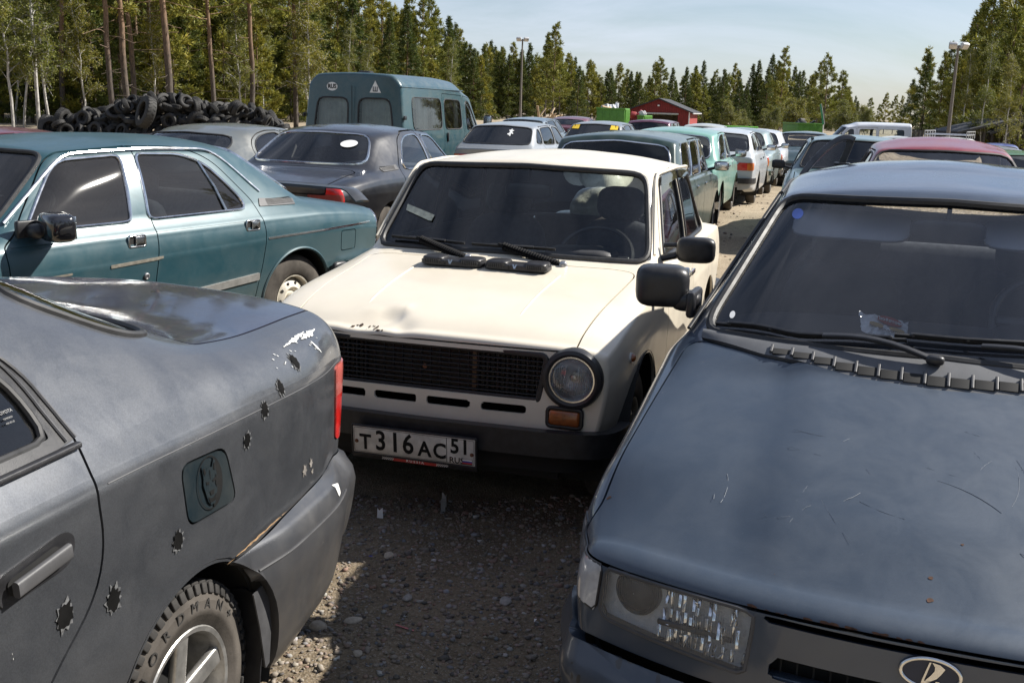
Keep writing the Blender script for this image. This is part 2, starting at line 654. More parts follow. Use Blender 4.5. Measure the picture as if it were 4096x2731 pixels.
def piece(S, f, ref=0, gap=0.0):
    """take the piece inside cutter f out of S -> (piece, rest)"""
    if gap:
        ins, _ = cut(S, lambda V: f(V) + gap / 2)
        _, rest = cut(S, lambda V: f(V) - gap / 2)
        return ins, rest
    return cut(S, f)

def decal(S, f, pad=0.05, n=2, off=0.002):
    """a thin film following surface S inside cutter f"""
    w = f(S.V)
    m = (w[S.T] < pad).any(1)
    if not m.any():
        return Surf(np.zeros((0, 3)), np.zeros((0, 3), int))
    K = refine(keep(S, m), n)
    return cut(K, f)[0].offset(off)

def on_side(S, x, z, s=1):
    """point and normal of the surface at side-view position (x,z), side s"""
    V, N = S.V, S.normals()
    if not hasattr(S, 'side'):
        S.side = {}
    if s not in S.side:
        t = S.T
        t = t[(V[t, 1] * s > 0.15).all(1)]
        S.side[s] = (t, V[t[:, 0], 0], V[t[:, 0], 2])
    t, ax_, az_ = S.side[s]
    t = t[(np.abs(ax_ - x) < .16) & (np.abs(az_ - z) < .16)]
    A, B, C = V[t[:, 0]][:, [0, 2]], V[t[:, 1]][:, [0, 2]], V[t[:, 2]][:, [0, 2]]
    p = np.array([x, z])
    d = (B[:, 1] - C[:, 1]) * (A[:, 0] - C[:, 0]) + (C[:, 0] - B[:, 0]) * (A[:, 1] - C[:, 1])
    d = np.where(np.abs(d) < 1e-14, 1e-14, d)
    l1 = ((B[:, 1] - C[:, 1]) * (p[0] - C[:, 0]) + (C[:, 0] - B[:, 0]) * (p[1] - C[:, 1])) / d
    l2 = ((C[:, 1] - A[:, 1]) * (p[0] - C[:, 0]) + (A[:, 0] - C[:, 0]) * (p[1] - C[:, 1])) / d
    l3 = 1 - l1 - l2
    ok = (l1 > -1e-6) & (l2 > -1e-6) & (l3 > -1e-6)
    if not ok.any():
        i = np.argmin(((V[:, [0, 2]] - p) ** 2).sum(1) + (V[:, 1] * s < 0.15) * 9)
        return V[i], N[i]
    k = np.where(ok)[0]
    yy = l1[k] * V[t[k, 0], 1] + l2[k] * V[t[k, 1], 1] + l3[k] * V[t[k, 2], 1]
    k = k[np.argmax(yy * s)]
    P = l1[k] * V[t[k, 0]] + l2[k] * V[t[k, 1]] + l3[k] * V[t[k, 2]]
    n = l1[k] * N[t[k, 0]] + l2[k] * N[t[k, 1]] + l3[k] * N[t[k, 2]]
    return P, n / np.linalg.norm(n)

def flat_poly(poly, M4=None, thick=0.0):
    """triangulated flat polygon in XY"""
    bm = bmesh.new()
    vs = [bm.verts.new((p[0], p[1], 0)) for p in poly]
    f = bm.faces.new(vs)
    if thick:
        r = bmesh.ops.extrude_face_region(bm, geom=[f])
        bmesh.ops.translate(bm, vec=(0, 0, thick), verts=[g for g in r['geom'] if isinstance(g, bmesh.types.BMVert)])
        bmesh.ops.recalc_face_normals(bm, faces=bm.faces)
    bmesh.ops.triangulate(bm, faces=bm.faces[:])
    bm.verts.index_update()
    V = np.array([v.co[:] for v in bm.verts]); T = np.array([[v.index for v in f.verts] for f in bm.faces])
    bm.free()
    S = Surf(V, T)
    return S.moved(M4) if M4 is not None else S

def text(txt, size, M4=None, ext=0.0008, bold=0.0, sx=1.0, align='CENTER'):
    c = bpy.data.curves.new('t', 'FONT')
    c.body = txt; c.size = size; c.extrude = ext; c.offset = bold
    c.align_x = align; c.align_y = 'CENTER'; c.resolution_u = 3
    o = bpy.data.objects.new('t', c)
    COL.objects.link(o)
    dg = bpy.context.evaluated_depsgraph_get()
    me = o.evaluated_get(dg).to_mesh()
    me.calc_loop_triangles()
    V = np.array([v.co[:] for v in me.vertices]).reshape(-1, 3); T = np.array([t.vertices[:] for t in me.loop_triangles]).reshape(-1, 3)
    o.evaluated_get(dg).to_mesh_clear()
    bpy.data.objects.remove(o); bpy.data.curves.remove(c)
    if len(V):
        V[:, 0] *= sx
    S = Surf(V, T)
    return S.moved(M4) if M4 is not None else S

def frame(pos, xdir, ydir):
    """matrix whose X and Y axes follow the two directions"""
    x = Vector(xdir).normalized(); y = Vector(ydir); y = (y - x * y.dot(x)).normalized(); z = x.cross(y)
    m = Matrix((( x.x, y.x, z.x, pos[0]), (x.y, y.y, z.y, pos[1]), (x.z, y.z, z.z, pos[2]), (0, 0, 0, 1)))
    return m

def mesh_data(name, S, mat, sharp=35, custom=False):
    me = bpy.data.meshes.new(name)
    V, T = S.V, S.T
    me.vertices.add(len(V)); me.vertices.foreach_set('co', V.astype(np.float32).ravel())
    me.loops.add(len(T) * 3); me.loops.foreach_set('vertex_index', T.astype(np.int32).ravel())
    me.polygons.add(len(T)); me.polygons.foreach_set('loop_start', (np.arange(len(T)) * 3).astype(np.int32))
    me.update(calc_edges=True)
    me.polygons.foreach_set('use_smooth', np.ones(len(T), bool))
    if custom:
        me.normals_split_custom_set_from_vertices(S.normals().astype(np.float32))
    elif sharp:
        me.set_sharp_from_angle(angle=R(sharp))
    for m in (mat if isinstance(mat, (list, tuple)) else [mat]):
        me.materials.append(m)
    return me

def obj(name, S, mat, parent=None, sharp=35, custom=False, label=None, kind=None):
    if S is None or S.empty():
        return None
    o = bpy.data.objects.new(name, mesh_data(name, S, mat, sharp, custom))
    COL.objects.link(o)
    if parent is not None:
        o.parent = parent
    if label:
        o['label'] = label
    if kind:
        o['kind'] = kind
    return o

def thing(name, label, cat, loc=(0, 0, 0), rz=0.0, group=None):
    o = bpy.data.objects.new(name, None)
    o.empty_display_size = 0.2
    COL.objects.link(o)
    o.location = loc; o.rotation_euler = (0, 0, rz)
    o['label'] = label; o['category'] = cat
    if group:
        o['group'] = group
    return o

def tag(o, label, cat, group=None, kind=None):
    if label: o['label'] = label
    if cat: o['category'] = cat
    if group: o['group'] = group
    if kind: o['kind'] = kind
    return o

def dup(o, parent=None):
    c = o.copy(); COL.objects.link(c); c.parent = parent
    for ch in o.children:
        dup(ch, c)
    return c

def smoothstep(a, b, x):
    t = np.clip((x - a) / (b - a), 0, 1)
    return t * t * (3 - 2 * t)

def ground_z(x, y):
    """the yard falls away gently to both sides"""
    x, y = np.asarray(x, float), np.asarray(y, float)
    t = np.maximum(x - 4.5, 0)
    dip = smoothstep(10, 15, y) * smoothstep(-2.8, -4.5, x) * smoothstep(60, 40, y)
    return -0.9 * (1 - np.exp(-t / 16.0)) - 0.28 * dip

# ================================================================ shared materials
M_RUBBER = plain('black_rubber', (0.018, 0.018, 0.019), 0.55, var=0.4, vscale=30)
M_BLACKPL = plain('black_plastic', (0.016, 0.016, 0.018), 0.38, var=0.35, vscale=25, bumps=0.08, bscale=400)
M_GREYPL = plain('faded_plastic', (0.06, 0.06, 0.063), 0.5, var=0.3, vscale=9, bumps=0.06, bscale=300)
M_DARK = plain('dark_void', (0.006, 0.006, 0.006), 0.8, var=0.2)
M_CHROME = plain('chrome', (0.72, 0.72, 0.72), 0.14, metal=1.0, var=0.15, vscale=20)
M_STEEL = plain('bare_steel', (0.45, 0.45, 0.46), 0.36, metal=0.9, var=0.3, vscale=14)
M_TYRE = plain('tyre_rubber', (0.034, 0.032, 0.030), 0.78, var=0.45, vscale=9, bumps=0.15, bscale=120, spec=0.3)
M_TYREDUST = plain('dusty_tyre_wall', (0.072, 0.063, 0.054), 0.82, var=0.5, vscale=7, bumps=0.12, bscale=150, spec=0.25)
M_SEAT = plain('dark_seat_cloth', (0.060, 0.061, 0.070), 0.95, var=0.4, vscale=30, bumps=0.2, bscale=300, spec=0.2)
M_SEATGREY = plain('grey_seat_cloth', (0.07, 0.07, 0.075), 0.95, var=0.3, vscale=30, spec=0.2)
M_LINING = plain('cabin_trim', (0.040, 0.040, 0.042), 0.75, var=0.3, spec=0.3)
M_DASH = plain('dashboard_plastic', (0.035, 0.035, 0.038), 0.55, var=0.3, bumps=0.1, bscale=250)
M_RED = plain('red_lamp', (0.52, 0.015, 0.012), 0.16, var=0.3, coat=1.0)
M_ORANGE = plain('orange_lamp', (0.55, 0.13, 0.01), 0.2, var=0.3, coat=1.0)
M_DORANGE = plain('dull_orange_lamp', (0.28, 0.075, 0.012), 0.3, var=0.4, vscale=40, coat=0.6)
M_CLEAR = plain('clear_lamp', (0.5, 0.5, 0.5), 0.12, metal=0.7, var=0.25, vscale=50, coat=1.0)
M_WHITE = plain('white_paint', (0.72, 0.72, 0.7), 0.35, var=0.12, coat=0.3)
M_PLATE = plain('plate_white', (0.56, 0.55, 0.50), 0.42, var=0.3, vscale=16)
M_BLACK = plain('black_print', (0.010, 0.010, 0.010), 0.6, var=0.2, spec=0.12)
M_REFL = plain('lamp_reflector', (0.72, 0.74, 0.78), 0.25, metal=0.45, var=0.1)
M_RUST = plain('rust', (0.14, 0.055, 0.022), 0.85, var=0.5, vscale=60, bumps=0.3)
G_CAR = glass('car_glass', (0.88, 0.92, 0.91), dirt=0.010, dirt_col=(.38, .39, .42))
G_DARK = glass('tinted_glass', (0.28, 0.32, 0.32), dirt=0.012)
G_LAMP = glass('lamp_glass', (0.93, 0.93, 0.92), dirt=0.05, gloss=0.03)

def pchip(x, Y, q):
    x = np.asarray(x, float); Y = np.asarray(Y, float); n = len(x)
    if n == 2:
        t = ((q - x[0]) / (x[1] - x[0]))[:, None]
        return Y[0] * (1 - t) + Y[1] * t
    h = np.diff(x)[:, None]; d = np.diff(Y, axis=0) / h
    m = np.zeros_like(Y)
    w1, w2 = 2 * h[1:] + h[:-1], h[1:] + 2 * h[:-1]
    with np.errstate(divide='ignore', invalid='ignore'):
        mm = (w1 + w2) / (w1 / d[:-1] + w2 / d[1:])
    m[1:-1] = np.where(d[:-1] * d[1:] > 0, mm, 0)
    m[0] = np.where(d[0] * (1.5 * d[0] - .5 * m[1]) > 0, 1.5 * d[0] - .5 * m[1], 0)
    m[-1] = np.where(d[-1] * (1.5 * d[-1] - .5 * m[-2]) > 0, 1.5 * d[-1] - .5 * m[-2], 0)
    i = np.clip(np.searchsorted(x, q, 'right') - 1, 0, n - 2)
    t = ((q - x[i]) / h[i, 0])[:, None]; H = h[i]
    return (Y[i] * (1 + 2 * t) * (1 - t) ** 2 + m[i] * H * t * (1 - t) ** 2 + Y[i + 1] * t * t * (3 - 2 * t) + m[i + 1] * H * t * t * (t - 1))

def loft(sp, dx=0.03, dv=0.03):
    """one continuous body skin from cross-sections: sill, flank, belt, roof rail, centre"""
    secs = sorted(sp['secs'], key=lambda s: s[0])
    X = np.array([s[0] for s in secs]); fl = [s[1] for s in secs]
    Y = np.array([s[2] for s in secs], float)
    K = Y.shape[1]
    n = int((X[-1] - X[0]) / dx) + 1
    xs = np.unique(np.round(np.concatenate([np.linspace(X[0], X[-1], n)]), 5))
    A = np.zeros((len(xs), K * 2))
    br = [0] + [i for i in range(1, len(X) - 1) if fl[i]] + [len(X) - 1]
    for a, b in zip(br[:-1], br[1:]):
        m = (xs >= X[a] - 1e-9) & (xs <= X[b] + 1e-9)
        A[m] = pchip(X[a:b + 1], Y[a:b + 1].reshape(b - a + 1, -1), xs[m])
    sg = sp.get('sig', 0.015) / dx
    if sg > 0.15:
        w = int(3 * sg) + 1
        k = np.exp(-.5 * (np.arange(-w, w + 1) / sg) ** 2); k /= k.sum()
        pad = np.concatenate([2 * A[0] - A[w:0:-1], A, 2 * A[-1] - A[-2:-w - 2:-1]])
        A = np.stack([np.convolve(pad[:, j], k, 'valid') for j in range(A.shape[1])], 1)
    A = A.reshape(len(xs), K, 2)
    rad = np.tile(np.array(sp['rad'], float), (len(xs), 1))
    for x0, x1, rr in sp.get('radx', []):
        w_ = (smoothstep(x0 - .12, x0 + .12, xs) * smoothstep(x1 + .12, x1 - .12, xs))[:, None]
        rad = rad * (1 - w_) + np.array(rr, float)[None] * w_
    bul = sp.get('bulge', [0] * (K - 1))
    pts = []
    prevB = A[:, 0]
    L = np.linalg.norm(np.diff(A, axis=1), axis=2).max(0)
    def seg(P, Q, k, first):
        cnt = max(2, int(round(L[k] / dv)) + 1)
        ts = np.linspace(0, 1, cnt)
        d = Q - P; nn = np.stack([d[:, 1], -d[:, 0]], 1); nl = np.linalg.norm(nn, axis=1, keepdims=True)
        fullL = np.linalg.norm(A[:, k + 1] - A[:, k], axis=1, keepdims=True)
        nn = nn / np.maximum(nl, 1e-9) * np.clip(nl / np.maximum(fullL, 1e-9), 0, 1) ** 2
        for t in (ts if first else ts[1:]):
            pts.append(P * (1 - t) + Q * t + nn * bul[k] * 4 * t * (1 - t))
    for k in range(1, K):
        P = A[:, k]
        if k < K - 1:
            la = np.linalg.norm(A[:, k - 1] - P, axis=1, keepdims=True); lb = np.linalg.norm(A[:, k + 1] - P, axis=1, keepdims=True)
            a = P + (A[:, k - 1] - P) * np.minimum(rad[:, k:k + 1] / np.maximum(la, 1e-6), .49)
            b = P + (A[:, k + 1] - P) * np.minimum(rad[:, k:k + 1] / np.maximum(lb, 1e-6), .49)
            seg(prevB, a, k - 1, k == 1)
            nb = 4 if dv > .03 else 7
            for t in np.linspace(0, 1, nb)[1:]:
                pts.append(a * (1 - t) ** 2 + 2 * P * t * (1 - t) + b * t * t)
            prevB = b
        else:
            cnt = max(3, int(round(L[k - 1] / dv)) + 1)
            for t in np.linspace(0, 1, cnt)[1:]:
                pts.append(np.stack([prevB[:, 0] * (1 - t), P[:, 1] + (prevB[:, 1] - P[:, 1]) * (1 - t) ** 2], 1))
    H = np.stack(pts, 1)                                   # stations, points, (y,z)
    ring = np.concatenate([H, (H * [-1, 1])[:, -2::-1]], 1)
    P = np.concatenate([np.repeat(xs[:, None, None], ring.shape[1], 1), ring], 2)
    rows = [P]
    for e, key in ((0, 'rear'), (-1, 'front')):
        c = sp[key]; r = c.get('r', .05); sgn = 1 if e else -1
        base = ring[e]; zb = base[:, 1].min()
        ym, hz = np.abs(base[:, 0]).max(), base[:, 1].max() - zb
        ex = []
        last = base
        for a in np.linspace(0, np.pi / 2, 7 if dv > .03 else 10)[1:]:
            ins = r * (1 - math.cos(a)) * c.get('ins', 1.0)
            q = np.stack([base[:, 0] * (1 - ins / ym), zb + (base[:, 1] - zb) * (1 - ins / hz)], 1)
            ex.append(np.c_[np.full(len(q), xs[e] + sgn * r * math.sin(a)), q]); last = q
        m = max(6, int(ym / dv * 1.15))
        for t in np.linspace(0, 1, m + 1)[1:]:
            q = np.stack([last[:, 0] * (1 - t), zb + (last[:, 1] - zb) * (1 - t)], 1)
            ex.append(np.c_[np.full(len(q), xs[e] + sgn * r), q])
        ex = np.array(ex)
        rows = [ex[::-1]] + rows if e == 0 else rows + [ex]
    G = np.concatenate(rows)
    x, y, z = G[..., 0].copy(), G[..., 1], G[..., 2]
    dxs = np.zeros_like(x)
    for key, sgn, xe in (('front', 1, xs[-1]), ('rear', -1, xs[0])):
        c = sp[key]; w = smoothstep(c.get('reach', .45), 0, (xe - x) * sgn)
        dxs += sgn * w * (-c.get('bow', 0) * (np.abs(y) / .8) ** c.get('bowp', 2.2) + c.get('rake', 0) * (z - c.get('zr', .6)))
    for x0, x1, amt, yw in sp.get('wbow', []):
        w = smoothstep(x0 - .28, x0, x) * smoothstep(x1 + .28, x1, x) * smoothstep(.8, .95, z)
        dxs += amt * w * np.clip(1 - (y / yw) ** 2, 0, 1)
    G = np.stack([x + dxs, y, z], -1)
    return grid(G, flip=True)

def make_wheel(parent, pos, side, r=0.3, w=0.18, rim=0.17, kind='steel', rimmat=None, tyremat=None, n=40, steer=0.0):
    """tyre and rim, axis along y; side=+1 faces left"""
    e = bpy.data.objects.new('wheel', None)
    e.empty_display_size = .1
    COL.objects.link(e); e.parent = parent; e.location = pos
    e.rotation_euler = (0, 0, (0 if side > 0 else math.pi) + steer)
    h = w / 2
    pr = [(rim - .008, -h * .75), (rim + .01, -h * .95), ((r + rim) / 2, -h * 1.06), (r - .03, -h * .98), (r - .008, -h * .86), (r, -h * .6), (r, h * .6), (r - .008, h * .86),
          (r - .03, h * .98), ((r + rim) / 2, h * 1.06), (rim + .012, h * .98), (rim - .004, h * .86), (rim - .012, h * .7)]
    obj('tyre', lathe(pr, n), tyremat or M_TYREDUST, e, sharp=50)
    rm = rimmat or M_STEEL
    d = h * .55
    if kind == 'steel':
        p = [(rim - .003, h * .93), (rim - .012, h * .9), (rim - .02, d + .012), (rim * .86, d - .02), (rim * .72, d + .01), (rim * .5, d + .022), (rim * .38, d), (rim * .3, d + .004), (rim * .28, d + .03), (0.001, d + .036)]
        S = lathe(p, n)
        obj('rim', S, rm, e, sharp=45)
        hs = []
        for k in range(10):
            a = k * math.tau / 10
            hs.append(lathe([(.0005, .0), (.011, .0), (.0125, -.004)], 10, (math.cos(a) * rim * .66, d + .0175, math.sin(a) * rim * .66)))
        obj('vent_hole', join(*hs), M_DARK, e, kind='stuff')
    elif kind == 'cap':
        p = [(rim - .003, h * .93), (rim - .015, h * .9), (rim * .8, d + .03), (rim * .5, d + .04), (0.001, d + .045)]
        obj('rim', lathe(p, n), rm, e, sharp=45)
    return e

def seat(parent, x, y, mat=None, w=0.5, head=True, z0=0.36, h=0.62, lean=-0.22):
    """front seat: cushion, backrest, headrest"""
    mat = mat or M_SEAT
    e = bpy.data.objects.new('seat', None); e.empty_display_size = .1
    COL.objects.link(e); e.parent = parent; e.location = (x, y, 0)
    rot = Matrix.Rotation(lean, 4, 'Y')
    obj('cushion', blob((.08, 0, z0), (.52, w, .2), 4), mat, e)
    obj('backrest', blob((-.18 - .18 * .6, 0, z0 + h / 2), (.17, w, h), 3.6, 22, 16, rot), mat, e)
    if head:
        obj('headrest', blob((-.18 - .33 * .6, 0, z0 + h + .085), (.12, w * .56, .2), 3.2, 18, 12, rot), mat, e)
    return e

def steering_wheel(parent, x, y, z, r=.19, tilt=1.15):
    a = np.linspace(0, math.tau, 36, endpoint=False)
    m = Matrix.Translation((x, y, z)) @ Matrix.Rotation(-(math.pi / 2 - tilt) - .2, 4, 'Y')
    P = np.stack([np.zeros(36), np.cos(a) * r, np.sin(a) * r], 1)
    ringS = tube(P, .014, True, 8, up=(1, 0.01, 0))
    sp1 = box((0.01, 0, -.01), (.02, r * 1.9, .035), .008)
    hub = blob((0.02, 0, 0), (.05, .13, .11), 3)
    o = obj('steering_wheel', join(ringS, sp1, hub).moved(m), M_BLACKPL, parent)
    return o

def spiral(P0, P1, r, turns, wire):
    P0, P1 = np.array(P0), np.array(P1)
    d = P1 - P0; L = np.linalg.norm(d); d /= L
    u = np.cross(d, [0, 0, 1]); u /= np.linalg.norm(u); v = np.cross(d, u)
    t = np.linspace(0, 1, turns * 10)
    P = P0 + d * (t * L)[:, None] + r * (np.cos(t * turns * math.tau)[:, None] * u + np.sin(t * turns * math.tau)[:, None] * v)
    return tube(P, wire, n=5)

class Car:
    def __init__(c, name, label, sp, paintmat, loc, yaw, away=False, hi=False, group=None, glassmat=None, cat='car', dx=None, trim=None, trimr=.009, z=None, lining=True, doors=True):
        c.sp = sp
        rz = math.atan2(-math.cos(yaw), -math.sin(yaw)) + (math.pi if away else 0)
        if z is None:
            z = float(ground_z(loc[0], loc[1]))
        c.root = thing(name, label, cat, (loc[0], loc[1], z), rz, group)
        c.paint = paintmat
        c.hi = hi
        dx = dx or (.016 if hi else .045)
        S = loft(sp, dx, dx * 1.1)
        c.full = S
        g = G_CAR if glassmat is None else glassmat
        c.g = g
        xf, xr, wy, wr, ra, wz = sp['wheels']
        rar = sp.get('arch_rear', ra)
        for xw, rr in ((xf, ra), (xr, rar)):
            dz = sp.get('arch_dz', 0.0)
            _, S = cut(S, lambda V: np.maximum(np.hypot(V[:, 0] - xw, (V[:, 2] - wz - dz) * 1.0) - rr, .35 - np.abs(V[:, 1])))
        # glazing
        c.win = {}
        rim_w = .014 if hi else .008
        for nm, kind, poly, rr in sp['windows']:
            poly = roundpoly(poly, rr)
            if kind == 'side':
                f = side_f(poly, 0, .3)
            elif kind == 'front':
                poly = np.concatenate([poly, (poly * [-1, 1])[::-1]]); f = end_f(poly, sp.get('xmid', -1.3), 1)
            elif kind == 'rear':
                poly = np.concatenate([poly, (poly * [-1, 1])[::-1]]); f = end_f(poly, sp.get('xmid', -1.6), -1)
            elif kind == 'rearside':
                f = (lambda pl: lambda V: np.maximum(psdf(np.stack([np.abs(V[:, 1]), V[:, 2]], 1), pl), V[:, 0] - sp.get('xend', -4.5)))(poly)
            gl, S = piece(S, f)
            if gl.empty():
                continue
            parts = [(0, gl)] if kind in ('front', 'rear') else [(1, keep(gl, (gl.V[gl.T, 1] > 0).all(1))), (-1, keep(gl, (gl.V[gl.T, 1] < 0).all(1)))]
            wname = {'front': 'windscreen', 'rear': 'rear_window'}.get(kind, 'side_window' if kind == 'side' else 'rear_window')
            for s, G_ in parts:
                if G_.empty():
                    continue
                o = obj(wname, G_.offset(-.004), sp.get('glass', {}).get(nm, g), c.root, custom=True)
                c.win[(nm, s)] = (o, G_)
                tm = trim if trim is not None else M_RUBBER
                tr_ = trimr if kind == 'side' else trimr * 1.35
                for Lp, Ln in loops(G_)[:1]:
                    q, nn = even(Lp, .03 if hi else .08, True, Ln)
                    q = smooth_line(q, 1, True)
                    if kind != 'side':
                        obj('window_seal', tube(q, tr_, True, 8 if hi else 5, ups=nn), M_RUBBER if kind == 'front' or trim is None else tm, o)
                    else:
                        obj('window_trim', tube(q, tr_, True, 8 if hi else 5, ups=nn), tm, o)
        c.noglass = S
        gap = .007 if hi else .012
        c.panels = {}
        for nm, kind, poly, rr in sp.get('panels', []):
            if not doors and kind == 'side':
                continue
            poly = roundpoly(poly, rr)
            if kind == 'side':
                f = side_f(poly, 0, .3)
            elif kind == 'top':
                poly = np.concatenate([poly, (poly * [1, -1])[::-1]]); f = top_f(poly, sp.get('ztop', .75))
            elif kind == 'end':
                poly = np.concatenate([poly, (poly * [-1, 1])[::-1]]); f = end_f(poly, sp.get('xend', -3), -1)
            pc, S = piece(S, f, gap=gap)
            if kind == 'side':
                for s in (1, -1):
                    h_ = keep(pc, (pc.V[pc.T, 1] * s > 0).all(1))
                    c.panels[(nm, s)] = (obj(nm, rimmed(h_), paintmat, c.root, custom=True), h_)
            else:
                c.panels[(nm, 0)] = (obj(nm, rimmed(pc), paintmat, c.root, custom=True), pc)
        c.S = S
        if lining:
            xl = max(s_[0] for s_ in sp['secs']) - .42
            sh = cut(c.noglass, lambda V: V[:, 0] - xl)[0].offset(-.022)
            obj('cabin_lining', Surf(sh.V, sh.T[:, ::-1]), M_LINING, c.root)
        # underfloor
        z0 = sp.get('floor', .24)
        xa, xb = sp['secs'][0][0], sp['secs'][-1][0]
        xa, xb = max(xa, xb), min(xa, xb)
        fl = box(((xa + xb) / 2, 0, z0), (abs(xa - xb) * .97, sp.get('floorw', 1.1), .05))
        obj('underbody', fl, M_DARK, c.root)
        for xw, rr in ((xf, ra), (xr, rar)):
            for s in (1, -1):
                obj('wheel_well', lathe([(.02, s * .42), (rr + .01, s * .42), (rr + .01, s * (wy + .04))], 24, (xw, 0, wz), (0, 1, 0), R(-20), R(200)), M_DARK, c.root)
    def body(c):
        """whatever is left after all panels are taken out"""
        c.bodyobj = obj('body', rimmed(c.S), c.paint, c.root, custom=True)
    def take(c, f, gap=0.0):
        pc, c.S = piece(c.S, f, gap=gap)
        return pc
    def add(c, name, S, mat, parent=None, **k):
        return obj(name, S, mat, parent or c.root, **k)
    def wheels(c, kind='steel', rimmat=None, n=32, rim=.17, w=.17, sides=(1, -1), tyremat=None):
        xf, xr, wy, wr, ra, wz = c.sp['wheels']
        for xw in (xf, xr):
            for s in sides:
                make_wheel(c.root, (xw, s * (wy - w / 2), wr), s, wr, w, rim, kind, rimmat, tyremat, n)
    def bumper(c, name, path, prof, mat, n=3):
        """path: half list of (x,y,z); mirrored"""
        p = np.array(path, float)
        full = np.concatenate([p * [1, -1, 1], p[::-1]])
        q = even(full, .04 if c.hi else .08)
        q = smooth_line(q, n)
        return obj(name, sweep(q, prof, up=(0, 0, 1)), mat, c.root)
    def plate(c, x, z, front=True, txt=None, parent=None, w=.52, h=.112, rake=0.0):
        s = 1 if front else -1
        o = obj('number_plate', box((x, 0, z), (.006, w, h), .002), M_PLATE, parent or c.root)
        if txt:
            m = frame((x + s * .0035, 0, z), (0, s, 0), (0, 0, 1))
            obj('plate_lettering', text(txt, h * .95, m, .0004), M_BLACK, o)
        return o
    def mirror(c, x, y, z, s, size=(.1, .2, .12), mat=None, arm=True, yaw=0.0):
        S = blob((x, s * y, z), size, 4.0, 26, 16, Matrix.Rotation(yaw, 4, 'Z'))
        o = obj('wing_mirror', S, mat or M_BLACKPL, c.root)
        g = box((x - size[0] * .47, s * y, z), (.012, size[1] * .84, size[2] * .78), .004, rz=yaw)
        obj('mirror_glass', g, M_CHROME, o)
        if arm:
            p0 = (x, s * (y - size[1] * .35), z - size[2] * .2); p1 = (x + .02, s * (y - size[1] * .5 - .09), z - size[2] * .45)
            obj('mirror_arm', tube(np.array([p0, p1]), .018, n=8), mat or M_BLACKPL, o)
        return o

# ================================================================ body shapes
SP_LADA = dict(
    secs=[
        (.545, 0, [(.58, .36), (.70, .37), (.735, .50), (.752, .64), (.742, .750), (.70, .766), (.60, .778), (.30, .787), (0, .789)]),
        (.46, 0, [(.60, .32), (.715, .34), (.752, .49), (.772, .66), (.762, .785), (.715, .803), (.60, .816), (.30, .825), (0, .827)]),
        (.15, 0, [(.63, .25), (.755, .27), (.785, .48), (.797, .69), (.779, .843), (.73, .861), (.61, .877), (.30, .892), (0, .896)]),
        (-.3, 0, [(.65, .21), (.77, .23), (.80, .48), (.808, .715), (.786, .886), (.74, .905), (.66, .923), (.32, .941), (0, .945)]),
        (-.56, 1, [(.66, .2), (.775, .22), (.805, .48), (.81, .73), (.786, .912), (.752, .933), (.715, .955), (.35, .972), (0, .975)]),
        (-.965, 1, [(.66, .2), (.775, .22), (.805, .48), (.81, .74), (.784, .920), (.748, .945), (.632, 1.365), (.33, 1.40), (0, 1.41)]),
        (-1.5, 0, [(.66, .2), (.775, .22), (.805, .48), (.81, .74), (.784, .924), (.748, .95), (.655, 1.375), (.36, 1.432), (0, 1.447)]),
        (-2.05, 0, [(.66, .2), (.775, .22), (.805, .48), (.81, .74), (.784, .924), (.748, .95), (.645, 1.36), (.35, 1.415), (0, 1.43)]),
        (-2.33, 1, [(.66, .2), (.775, .22), (.803, .48), (.808, .74), (.782, .922), (.744, .945), (.60, 1.325), (.32, 1.375), (0, 1.385)]),
        (-2.70, 1, [(.65, .22), (.77, .25), (.80, .5), (.803, .74), (.780, .918), (.737, .935), (.68, .95), (.34, .955), (0, .955)]),
        (-3.2, 0, [(.63, .3), (.75, .32), (.775, .50), (.785, .72), (.760, .90), (.70, .91), (.58, .915), (.3, .915), (0, .915)]),
        (-3.36, 0, [(.6, .36), (.71, .38), (.74, .52), (.755, .70), (.735, .880), (.69, .885), (.56, .885), (.28, .885), (0, .885)])],
    radx=[(-.45, 1.0, [0, .05, .12, .03, .016, .2, .2, .2, 0])], rad=[0, .05, .12, .03, .018, .012, .035, .2, 0], bulge=[0, .0, .004, .006, .002, .008, .010, 0, 0],
    sig=.014, front=dict(r=.03, bow=.045, rake=-.04, zr=.5, ins=.7), rear=dict(r=.03, bow=.03, rake=.05),
    wbow=[(-.965, -.50, .10, .72), (-2.75, -2.3, -.08, .70)],
    wheels=(0.0, -2.424, .765, .292, .355, .30), xmid=-1.5, ztop=.758,
    windows=[('ws', 'front', [(0, .985), (.62, .972), (.70, .972), (.612, 1.345), (.56, 1.368), (0, 1.385)], [0, .05, .07, .07, .05, 0]),
             ('fd', 'side', [(-.76, .965), (-1.06, 1.335), (-1.475, 1.35), (-1.475, .965)], .03),
             ('rd', 'side', [(-1.57, .965), (-1.57, 1.35), (-1.98, 1.335), (-2.16, 1.27), (-2.36, .98), (-2.34, .965)], .03),
             ('rw', 'rear', [(0, .985), (.62, .98), (.55, 1.315), (0, 1.345)], [0, .08, .08, 0])],
    panels=[('hood', 'top', [(.75, 0), (.75, .60), (.50, .614), (.1, .645), (-.41, .672), (-.43, .60), (-.36, .30), (-.335, 0)], [0, 0, .01, .2, .06, .1, .2, 0]),
            ('door', 'side', [(-.60, .27), (-.585, .90), (-.70, .965), (-1.02, 1.36), (-1.515, 1.375), (-1.525, .27)], .035),
            ('door', 'side', [(-1.525, .27), (-1.515, 1.375), (-2.03, 1.36), (-2.2, 1.29), (-2.42, .96), (-2.26, .62), (-2.05, .40), (-2.0, .27)], .035)],
)
